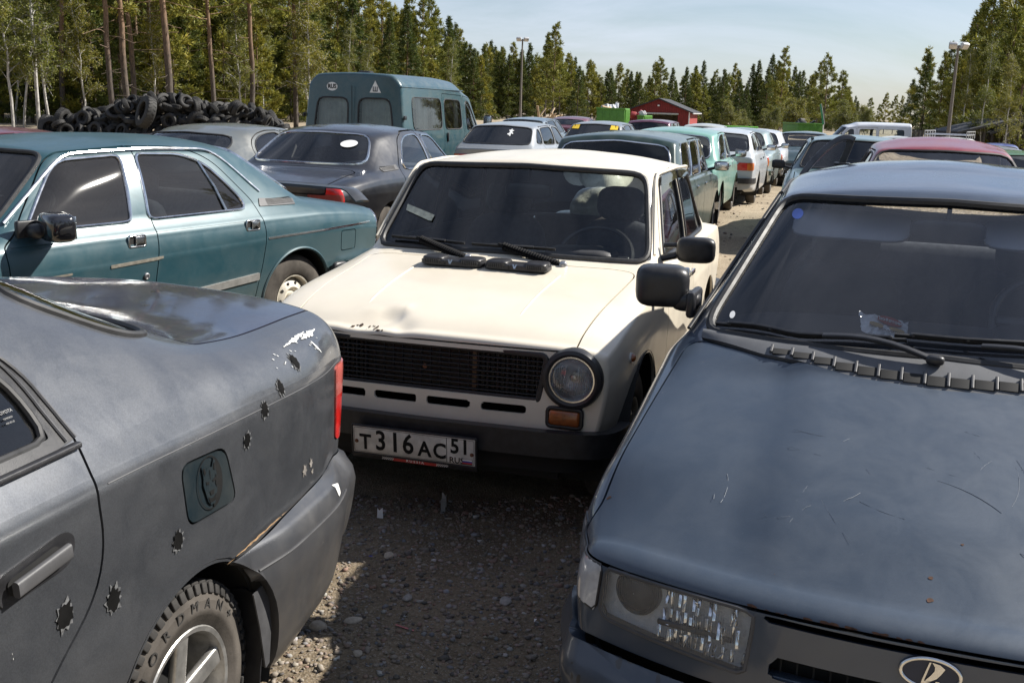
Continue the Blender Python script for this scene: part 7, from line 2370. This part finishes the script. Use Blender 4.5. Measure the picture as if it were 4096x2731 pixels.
def birch(seed, h=9, dens=1.0, lean=.0):
    rg = np.random.default_rng(seed)
    n = 12; z = np.linspace(0, h, n)
    wob = np.cumsum(rg.normal(0, .07, (n, 2)), 0) + np.outer(z * lean, [1, .2])
    path = np.c_[wob, z]; rad = (.0062 * h) * (1 - z / h) ** .8 + .010
    a = np.linspace(0, math.tau, 8, endpoint=False)
    trunk = [grid(path[:, None] + np.stack([np.cos(a), np.sin(a), 0 * a], 1)[None] * rad[:, None, None], cv=True, flip=True)]
    C = []
    for k in range(int(34 * dens)):
        t = rg.uniform(.22, 1); z_ = t * h; az = rg.random() * math.tau; L = (.5 + 1.7 * (1 - t)) * rg.uniform(.6, 1.2)
        base = np.array([np.interp(z_, z, path[:, 0]), np.interp(z_, z, path[:, 1]), z_]); el = rg.uniform(.5, 1.1)
        dr = np.array([math.cos(az) * math.cos(el), math.sin(az) * math.cos(el), math.sin(el)])
        s = np.linspace(0, 1, 5); br = base + dr * (s * L)[:, None] - np.array([0, 0, 1]) * (.25 * L * s ** 2)[:, None]
        trunk.append(tube(br, .008 + .004 * L, n=3))
        for j in range(int(6 * L) + 2):
            q = rg.uniform(.3, 1); p = np.array([np.interp(q, s, br[:, i]) for i in range(3)]); e = p + rg.normal(0, .28, 3)
            trunk.append(tube(np.array([p, e]), .005, n=3))
            C.append(p + (e - p) * rg.uniform(.2, 1.1, (7, 1)) + rg.normal(0, .08, (7, 3)))
    C = np.concatenate(C)
    return join(*trunk), tufts(C, rg.normal(size=C.shape), rg, 4, .085, .030, 0)
PROTO = {}
def proto(key, fn, cm, bm_):
    t, c = fn
    PROTO[key] = (mesh_data('trunk', t, bm_, 60), mesh_data('crown', c, cm, 0))
for i in range(4):
    proto('tall%d' % i, conifer(100 + i, 14 + i * .9, .40 - .05 * (i % 3), 2.7, 'pine', .95), M_PINE, M_PBARK)
for i in range(4):
    proto('pine%d' % i, conifer(200 + i, 10 + i * .5, .12 + .04 * i, 2.5, 'pine', .95), M_PINE, M_PBARK)
for i in range(2):
    proto('young%d' % i, conifer(300 + i, 6.5 + i, .04, 2.0, 'pine', 1.0, False), M_PINE, M_PBARK)
for i in range(3):
    proto('spruce%d' % i, conifer(400 + i, 9 + i * 1.2, .05, 2.3, 'spruce', .95, False), M_SPRUCE, M_PBARK)
for i in range(3):
    proto('birch%d' % i, birch(500 + i, 8.5 + i * 1.2, 1.2, .03 * (i - 1)), M_BIRCH, M_BBARK)
proto('bush0', birch(600, 3.6, 1.3), M_BIRCH, M_BBARK)
def tree(key, x, y, s, rz, name, label, group, tilt=(0, 0)):
    o = thing(name, label, 'tree', (x, y, float(ground_z(x, y)) - .05), rz, group)
    o.scale = (s, s, s); o.rotation_euler = (tilt[0], tilt[1], rz)
    t, c = PROTO[key]
    for nm, me in (('trunk', t), ('crown', c)):
        k = bpy.data.objects.new(nm, me); COL.objects.link(k); k.parent = o
    return o
rg = np.random.default_rng(77)
def at_px(px, Y):
    return ray(px, 420)[0] * Y
KN = {'tall': 'pine_tree', 'pine': 'pine_tree', 'young': 'young_pine_tree', 'spruce': 'spruce_tree', 'birch': 'birch_tree'}
LOOK = {'tall': 'tall pine with a long bare trunk', 'pine': 'full crowned pine', 'young': 'young low branched pine', 'spruce': 'narrow dark spruce', 'birch': 'slim white stemmed birch with yellow green leaves'}
def zone(px):
    for lim, z in ((180, 'at the open end of the tyre heap'), (620, 'behind the lower half of the tyre heap'), (1150, 'behind the higher half of the tyre heap'), (1420, 'behind the rear doors of the teal minibus'), (1980, 'behind the side of the teal minibus')):
        if px < lim:
            return z
    return 'beside the twin lamp pole'
def fzone(px):
    for lim, z in ((2150, 'beyond the twin lamp pole'), (2500, 'beyond the tall green skip'), (2780, 'beyond the red shed'), (3010, 'beyond the lime green beam'), (3320, 'beyond the willow bushes')):
        if px < lim:
            return z
    return 'beyond the white minibus'
def plant(kind, px, Y, s=1.0, far=None):
    n = {'tall': 4, 'pine': 4, 'young': 2, 'spruce': 3, 'birch': 3}[kind]
    if far == 'far':
        lb = 'small distant ' + LOOK[kind].replace('tall ', '').replace('young ', '') + ' ' + fzone(px)
    elif far == 'right':
        lb = LOOK[kind] + (' behind the timber shelters' if px > 3890 else ' beside the wooden lamp pole')
    else:
        lb = LOOK[kind] + ' ' + zone(px)
    o = tree('%s%d' % (kind, rg.integers(n)), at_px(px, Y), Y, s * rg.uniform(.92, 1.1), rg.random() * math.tau, KN[kind], lb, lb.replace(' with', 's with', 1) if False else 'trees: ' + lb, (rg.normal(0, .012), rg.normal(0, .012)))
# near forest, left
for px, Y in ((455, 50), (520, 52), (535, 56), (680, 51), (860, 57), (1000, 60), (250, 58), (1180, 66)):
    plant('tall', px, Y)
for px, Y, s in ((40, 46, .95), (150, 47, 1.05), (185, 49, 1.0), (-60, 45, 1), (330, 53, .9), (620, 58, .8), (960, 60, .85), (1250, 64, 1.0), (1230, 66, .9), (90, 52, .9)):
    plant('birch', px, Y, s)
for k in range(78):
    px = -250 + 2050 * (k + rg.random()) / 78
    Y = np.interp(px, [-250, 700, 1300, 1800], [56, 62, 84, 112]) + rg.uniform(0, 34)
    plant(rg.choice(['pine', 'pine', 'spruce', 'pine']), px, Y, np.interp(px, [0, 1300, 1800], [1.25, 1.25, 1.08]))
for k in range(40):
    px = -150 + 1980 * (k + rg.random()) / 40
    Y = np.interp(px, [-250, 700, 1300, 1800], [53, 60, 80, 108]) + rg.uniform(0, 12)
    plant(rg.choice(['young', 'young', 'spruce', 'birch']), px, Y, .85)
# far treeline across the middle
FAR = 'far'
for k in range(124):
    px = 1780 + 1660 * (k + rg.random()) / 124
    Y = np.interp(px, [1780, 2000, 2300, 3400], [118, 140, 175, 190]) + rg.uniform(-6, 40)
    top = np.interp(px, [1780, 1950, 2250, 2450, 2700, 3100, 3330, 3450], [150, 215, 235, 290, 290, 280, 320, 400])
    hor = 426 + (px - 2048) * .032
    hh = (hor - top) * Y / F_PX + 2.4
    key = rg.choice(['pine', 'spruce', 'spruce', 'young'])
    n0 = {'pine': 10.7, 'spruce': 10.2, 'young': 7.0}[key]
    plant(key, px, Y, hh / n0 * rg.uniform(.72, 1.05), FAR)
for px, Y, h_ in ((2210, 150, 12.2), (2180, 155, 10.5), (3120, 165, 12.5), (3300, 160, 11.5), (3270, 170, 10.5), (3360, 172, 9.5), (2640, 180, 11), (2010, 150, 10.0), (3480, 178, 6.0), (3520, 185, 5.2), (3545, 180, 6.2), (3580, 182, 6.5), (3610, 176, 6.0)):
    plant('pine', px, Y, h_ / 10.7, FAR)
GN = ('leafy_bush', 'yellow green willow bush below the far treeline', 'willow bushes below the far treeline')
for k in range(14):
    px = rg.choice([2900, 3000, 3100, 3150, 3200, 3050, 2960, 3380, 3450]) + rg.normal(0, 25); Y = rg.uniform(118, 150)
    tree('bush0', at_px(px, Y), Y, rg.uniform(.7, 1.15), rg.random() * 6, *GN)
# right-hand stand
RGT = 'right'
for px, Y, h_, key in ((3995, 78, 13.2, 'pine'), (4050, 84, 12.0, 'spruce'), (3930, 82, 11.3, 'pine'), (3870, 86, 9.8, 'pine'), (3820, 92, 9.0, 'pine'), (3760, 98, 7.6, 'pine'), (3700, 104, 7.6, 'spruce'), (3690, 120, 9.0, 'pine'), (3650, 125, 6.6, 'spruce'),
                       (4110, 72, 13.0, 'pine'), (4160, 76, 13.5, 'pine'), (3960, 95, 12.0, 'spruce'), (4080, 98, 13.0, 'pine'), (3900, 100, 11.5, 'pine'), (3850, 108, 10.5, 'spruce'), (3790, 112, 9.5, 'spruce'), (4020, 66, 7.0, 'young'), (4090, 64, 6.0, 'young'), (3900, 74, 6.0, 'young'), (3830, 80, 5.4, 'young')):
    n0 = {'pine': 10.7, 'spruce': 10.2, 'young': 7.0}[key]
    plant(key, px, Y, (h_ + .8) / n0, RGT)
for px, Y in ((3950, 62), (4040, 60), (3870, 70)):
    tree('birch%d' % rg.integers(3), at_px(px, Y), Y, .62, rg.random() * 6, 'birch_tree', 'thin birch in front of the stand by the timber shelters', 'birches by the timber shelters')
# trees that stand beside and behind the photographer and show up in the glass
for k in range(22):
    a = R(52 + 190 * (k + rg.random()) / 22)
    Rr = rg.uniform(28, 36)
    key = ['tall%d' % (k % 4), 'pine%d' % (k % 4)][int(rg.random() < .4)]
    tree(key, Rr * math.sin(a), Rr * math.cos(a) + 2, rg.uniform(1.0, 1.15) if key[0] == 't' else 1.35, rg.random() * 6, 'pine_tree', 'pine standing beside the yard behind the photographer', 'pines around the yard')

# ================================================================ tyre heap
def tyre_mesh(r, w, n=28):
    rim = r * .57; h = w / 2
    pr = [(rim, -h * .8), (rim + .02, -h), (r * .86, -h * 1.04), (r * .97, -h * .85), (r, -h * .5), (r, h * .5), (r * .97, h * .85), (r * .86, h * 1.04), (rim + .02, h), (rim, h * .8), (rim + .03, h * .5), (r * .9, h * .4), (r * .9, -h * .4), (rim + .03, -h * .5), (rim, -h * .8)]
    S = lathe(pr, n, axis=(0, 0, 1))
    lug = []
    for k in range(n):
        a = math.tau * k / n
        for s in (1, -1):
            lug.append(box((0, 0, 0), (r * .085, w * .34, .014)).moved(Matrix.Rotation(a + .07 * s, 4, 'Z') @ Matrix.Translation((r + .001, 0, s * h * .45)) @ Matrix.Rotation(math.pi / 2, 4, 'Y') @ Matrix.Rotation(math.pi / 2 + .35 * s, 4, 'Z')))
    return join(S, *lug)
M_OLDT = plain('old_tyre', (.030, .029, .028), .7, var=.5, vscale=5, bumps=.2, bscale=60, spec=.35)
TY = [mesh_data('tyre', tyre_mesh(.285, .18), M_OLDT, 40), mesh_data('tyre', tyre_mesh(.26, .16), M_OLDT, 40), mesh_data('tyre', tyre_mesh(.33, .22), M_OLDT, 40), mesh_data('tyre', tyre_mesh(.46, .26, 32), M_OLDT, 40)]
rg = np.random.default_rng(31)
YH = 40.0
def heap_h(px):
    return np.interp(px, [160, 250, 420, 560, 660, 760, 860, 960, 1060, 1130], [.6, .85, 1.15, 1.75, 1.8, 1.72, 1.5, 1.45, 1.25, .85])
nt_ = 0
for layer in range(5):
    z = .15 + layer * .42
    for k in range(60):
        px = 165 + 970 * (k + rg.random()) / 60
        H = heap_h(px)
        if z > H: continue
        dep = (1 - z / (H + .3)) * 1.6
        Y = YH + (2.0 - dep) + rg.normal(0, .25)
        o = bpy.data.objects.new('used_tyre', TY[int(rg.choice([0, 0, 1, 1, 2, 3], p=[.25, .25, .2, .12, .12, .06]))])
        COL.objects.link(o); o.location = (at_px(px, Y), Y, float(ground_z(at_px(px, Y), Y)) + min(z, H) + rg.normal(0, .06))
        o.rotation_euler = (rg.normal(0, .9), rg.normal(0, .9), rg.random() * 6)
        tag(o, 'old black tyre thrown on the tyre heap at the forest edge', 'tyre', 'tyres of the heap'); nt_ += 1
for k in range(72):       # the crest
    px = 175 + 950 * (k + rg.random()) / 72; H = heap_h(px); Y = YH + 1.6 + rg.normal(0, .5)
    o = bpy.data.objects.new('used_tyre', TY[int(rg.choice([0, 1, 2, 3], p=[.5, .3, .15, .05]))]); COL.objects.link(o)
    o.location = (at_px(px, Y), Y, float(ground_z(at_px(px, Y), Y)) + H + rg.normal(0, .07)); o.rotation_euler = (rg.normal(0, .8), rg.normal(0, .8), rg.random() * 6)
    tag(o, 'old black tyre thrown on the tyre heap at the forest edge', 'tyre', 'tyres of the heap')
o = bpy.data.objects.new('tractor_tyre', mesh_data('tractor_tyre', tyre_mesh(.60, .36, 26), M_OLDT, 40)); COL.objects.link(o)
o.location = (at_px(575, YH), YH + .2, 1.05); o.rotation_euler = (R(70), R(25), R(-60)); tag(o, 'big lugged tractor tyre leaning on the tyre heap', 'tyre')
# ================================================================ lamp poles
def lamp_pole(px, Y, top, label, double=True):
    x = at_px(px, Y); z0 = float(ground_z(x, Y)); h = top - z0
    e = thing('lamp_pole', label, 'lamp pole', (x, Y, z0))
    obj('pole', lathe([(.12, 0), (.085, h * .5), (.06, h)], 12, axis=(0, 0, 1)), plain('pole_wood', (.16, .14, .12), .8, var=.3), e)
    lm = plain('lamp_casing', (.40, .41, .42), .4, var=.15)
    for s in ((-1, 1) if double else (-1,)):
        f = bpy.data.objects.new('floodlight', None); COL.objects.link(f); f.parent = e; f.location = (s * .30, -.05, h - .02); f.rotation_euler = (R(35), 0, s * R(18))
        obj('casing', box((0, 0, 0), (.42, .22, .34), .04), lm, f)
        obj('lamp_glass', box((0, -.125, 0), (.36, .02, .28), .005), M_CLEAR, f)
    obj('cross_arm', box((0, 0, h - .12), (.7, .08, .08), .01), lm, e)
lamp_pole(2082, 92, 7.2, 'grey pole with twin floodlights beyond the silver hatchback')
lamp_pole(3806, 58, 5.55, 'dark wooden pole with a floodlight before the pine stand')
# ================================================================ red shed
def shed():
    Y = 150.0; xa, xb = at_px(2512, Y), at_px(2758, Y)
    z0 = -.62; D = 14.0
    w = xb - xa; eave, ridge = 2.35, 3.95
    e = thing('red_shed', 'dark red boarded shed with a black gable roof and an open doorway', 'shed', ((xa + xb) / 2, Y, z0), R(-14))
    RED = plain('falun_red', (.21, .022, .020), .75, var=.25, vscale=2)
    n = 34
    for k in range(n):
        x0 = -w / 2 + w * k / n; x1 = x0 + w / n - .03; xm = (x0 + x1) / 2
        zt = eave + (ridge - eave) * (1 - abs(xm) / (w / 2))
        d0, d1 = -w * .30, w * .31
        zb = 1.95 if d0 < xm < d1 else 0
        obj('board', box((xm, 0, (zb + zt) / 2), (x1 - x0, .05, zt - zb)), RED, e)
    obj('gable_wall', flat_poly([(-w / 2, 0), (-w * .3, 0), (-w * .3, 1.95), (w * .31, 1.95), (w * .31, 0), (w / 2, 0), (w / 2, eave), (0, ridge), (-w / 2, eave)], frame((0, .12, 0), (1, 0, 0), (0, 0, 1)), -.08), plain('dark_red_gap', (.07, .012, .01), .8), e)
    obj('side_wall', box((w / 2 - .05, D / 2, eave / 2), (.1, D, eave)), plain('falun_sunlit', (.26, .030, .028), .75, var=.2, vscale=2), e)  # brighter red than the front: sunlight on this wall put into its colour
    obj('side_wall', box((-w / 2 + .05, D / 2, eave / 2), (.1, D, eave)), RED, e)
    for s in (1, -1):
        P = [(0, ridge + .12), (s * (w / 2 + .6), eave + .12 - .6 * (ridge - eave) / (w / 2)), (s * (w / 2 + .6), eave - .06 - .6 * (ridge - eave) / (w / 2)), (0, ridge - .06)]
        obj('roof', flat_poly(P, frame((0, -.4, 0), (1, 0, 0), (0, 0, 1)), -(D + .8)), plain('black_roof', (.02, .02, .022), .6), e)
    obj('door_beam', box((0, -.12, 1.98), (w * .66, .1, .2)), plain('pale_beam', (.45, .46, .44), .6), e)
    obj('inner_wall', box((0, 6, 1.0), (w * .6, .1, 1.6)), plain('inner_boards', (.45, .40, .28), .8, var=.3, vscale=3), e)
    obj('floor', box((0, D / 2, .02), (w, D, .04)), M_DIRT, e)
    obj('corner_post', box((w / 2 + .04, -.06, eave / 2), (.16, .16, eave)), M_WHITE, e)
    obj('lamp', box((0, -.1, ridge - .9), (.3, .2, .2), .03), M_WHITE, e)
    obj('gutter', tube(np.array([(w / 2 + .55, -.4, eave - .25), (w / 2 + .55, D, eave - .25)]), .09, n=6), plain('pale_gutter', (.5, .5, .5), .5), e)
shed()
# ================================================================ skips
GREEN = plain('skip_green', (.075, .22, .025), .5, var=.25, vscale=2.5)
def skip(px0, px1, Y, ztop, zbot, label, depth=5.5, yaw=.0):
    x0, x1 = at_px(px0, Y), at_px(px1, Y); w = x1 - x0; h = ztop - zbot
    e = thing('waste_skip', label, 'skip', (x0 + w / 2, Y, zbot), yaw)
    obj('end_wall', box((0, 0, h / 2), (w, .08, h), .01), GREEN, e)
    obj('side_wall', box((w / 2 - .04, depth / 2, h / 2), (.08, depth, h), .01), GREEN, e)
    obj('side_wall', box((-w / 2 + .04, depth / 2, h / 2), (.08, depth, h), .01), GREEN, e)
    obj('back_wall', box((0, depth, h / 2), (w, .08, h), .01), GREEN, e)
    obj('floor', box((0, depth / 2, .06), (w * .96, depth, .1)), GREEN, e)
    obj('rim', join(box((0, -.03, h), (w + .1, .16, .12), .02), box((w / 2, depth / 2, h), (.14, depth, .12), .02), box((-w / 2, depth / 2, h), (.14, depth, .12), .02)), GREEN, e, kind='stuff')
    for k in range(8):
        obj('rib', box((w / 2 + .05, .35 + k * (depth - .6) / 7, h / 2), (.12, .14, h * .96), .02), plain('skip_green_light', (.11, .30, .035), .5, var=.2), e)
    for k in range(3):
        obj('panel_seam', box((-w / 2 + w * (k + 1) / 4, -.06, h / 2), (.08, .05, h * .94), .01), GREEN, e)
    return e
s1 = skip(2388, 2500, 88, 1.75, -.75, 'tall green waste skip standing before the red shed', 6.0, R(-9))
s2 = skip(2552, 2578, 110, 1.15, -.85, 'small green waste skip tucked beside the shed doorway', 5.0, R(-16))
s3 = skip(3198, 3300, 95, 1.0, -1.2, 'green waste skip heaped with black scrap below the willow bushes', 4.0, R(5))
rg = np.random.default_rng(8)
for sk, cols, n, lab in ((s1, ((.6, .62, .65), (.5, .5, .48), (.42, .30, .18)), 7, 'pale scrap slab sticking out of the tall green skip'), (s3, ((.02, .02, .02), (.03, .03, .03)), 6, 'black scrap lump heaped in the green skip below the willows'), (s2, ((.6, .6, .6), (.4, .05, .05)), 4, 'mixed scrap piece in the small green skip')):
    for k in range(n):
        h = 2.48 if sk is s1 else 2.1
        S = box((0, 0, 0), (rg.uniform(.4, 1.0), rg.uniform(.4, .9), rg.uniform(.15, .5)), .05, rot=Matrix.Rotation(rg.normal(0, .5), 4, 'X') @ Matrix.Rotation(rg.normal(0, .6), 4, 'Y'))
        cc = cols[int(rg.integers(len(cols)))]
        o = obj('scrap_piece', S, plain('scrap_%d_%d' % (int(cc[0] * 100), int(cc[1] * 100)), cc, .6)); o.location = Vector(sk.location) + Vector((rg.uniform(-.7, .7), rg.uniform(.6, 2.5), h - .05 + rg.uniform(0, .25)))
        tag(o, lab, 'scrap', lab.replace('scrap', 'scrap pieces', 1))
# ================================================================ heap of broken timber
M_WOOD = plain('broken_timber', (.42, .31, .20), .85, var=.4, vscale=3)
for k in range(22):
    px = rg.uniform(2120, 2270); Y = rg.uniform(60, 66); L = rg.uniform(1.0, 2.6)
    o = obj('timber_plank', box((0, 0, 0), (L, .14, .05), .005), M_WOOD); x = at_px(px, Y)
    o.location = (x, Y, .35 + .55 * rg.random() * math.exp(-((px - 2190) / 60) ** 2) + .25); o.rotation_euler = (rg.normal(0, .3), rg.normal(0, .45), rg.random() * 6)
    tag(o, 'broken plank in the timber heap near the twin lamp pole', 'plank', 'planks of the timber heap')
b_ = obj('timber_heap', blob((at_px(2195, 63.5), 63.5, .0), (4.6, 3.0, 1.1), 2.2, 22, 12), plain('wood_chips', (.22, .17, .12), .95, var=.4, vscale=6, bumps=.5, bscale=12)); tag(b_, 'low mound of wood chips under the broken planks', 'wood heap', kind='stuff')
# ================================================================ shelters and fence on the right
def shelter(px, Y, w, label):
    x = at_px(px, Y); z0 = float(ground_z(x, Y)); e = thing('timber_shelter', label, 'shelter', (x, Y, z0), R(8))
    dk = plain('dark_timber', (.045, .038, .032), .85, var=.3)
    P = [(-w / 2 - .3, 1.75), (w / 2 + .2, 2.55), (w / 2 + .2, 2.43), (-w / 2 - .3, 1.63)]
    obj('roof', flat_poly(P, frame((0, -.3, 0), (1, 0, 0), (0, 0, 1)), -3.2), plain('felt_roof', (.03, .032, .035), .7), e)
    for sx in (-.5, 0, .5):
        for dy in (0, 2.5):
            obj('post', box((sx * w, dy, (1.65 + .75 * (sx + .5)) / 2), (.14, .14, 1.65 + .75 * (sx + .5)), .01), dk, e)
    for k in range(12):
        obj('board', box((-w / 2 + w * (k + .5) / 12, 2.55, .85 + .03 * k), (w / 12 - .03, .05, 1.7 + .06 * k)), dk, e)
shelter(3950, 62, 2.9, 'dark timber shelter with a slanting roof by the pines')
shelter(4045, 64, 2.0, 'smaller timber shelter with a slanting roof beside the first')
fe = thing('paling_fence', 'weathered grey paling fence below the pine stand', 'fence', (at_px(3650, 78), 78, -.75))
pm_ = [plain('paling_grey', (.12, .105, .09), .9, var=.3), plain('paling_pale', (.20, .18, .155), .9, var=.3)]
for k in range(60):
    x = k * .16
    obj('paling', box((x, .0, .8 + .05 * rg.random()), (.12, .03, 1.7 + .15 * rg.random()), .004), pm_[k % 2 if k % 7 else 1], fe)
for k in range(6):
    obj('post', box((k * 1.9, .08, .9), (.14, .14, 2.0), .01), pm_[0], fe)
# leaning green and white boom by the far skip
bo = thing('boom_arm', 'slim green and white boom arm leaning up beside the far skip', 'boom', (at_px(3302, 94), 94, -.9))
obj('arm', tube(np.array([(0, 0, 0), (-.02, 0, 1.9)]), .05, n=6), M_WHITE, bo)
obj('arm_top', tube(np.array([(-.02, 0, 1.9), (-.42, 0, 3.6)]), .09, n=6), plain('boom_green', (.03, .25, .12), .5), bo)
obj('arm_edge', tube(np.array([(.07, -.05, 1.9), (-.36, -.05, 3.65)]), .035, n=5), M_WHITE, bo)
# lime green tailboard lying across the yard
gb = obj('green_beam', box((0, 0, 0), (3.1, .2, .14), .03), plain('lime_beam', (.16, .50, .06), .5)); gb.location = (at_px(2930, 62), 62, .92 + 0)
tag(gb, 'long lime green beam carried above the cars before the treeline', 'beam')
gp_ = [obj('beam_trestle', box((at_px(2930, 62) + s * 1.2, 62, .15), (.12, .3, 1.3), .01), M_STEEL) for s in (-1, 1)]
for q in gp_: tag(q, 'steel trestle under the lime green beam', 'trestle', 'trestles under the beam')
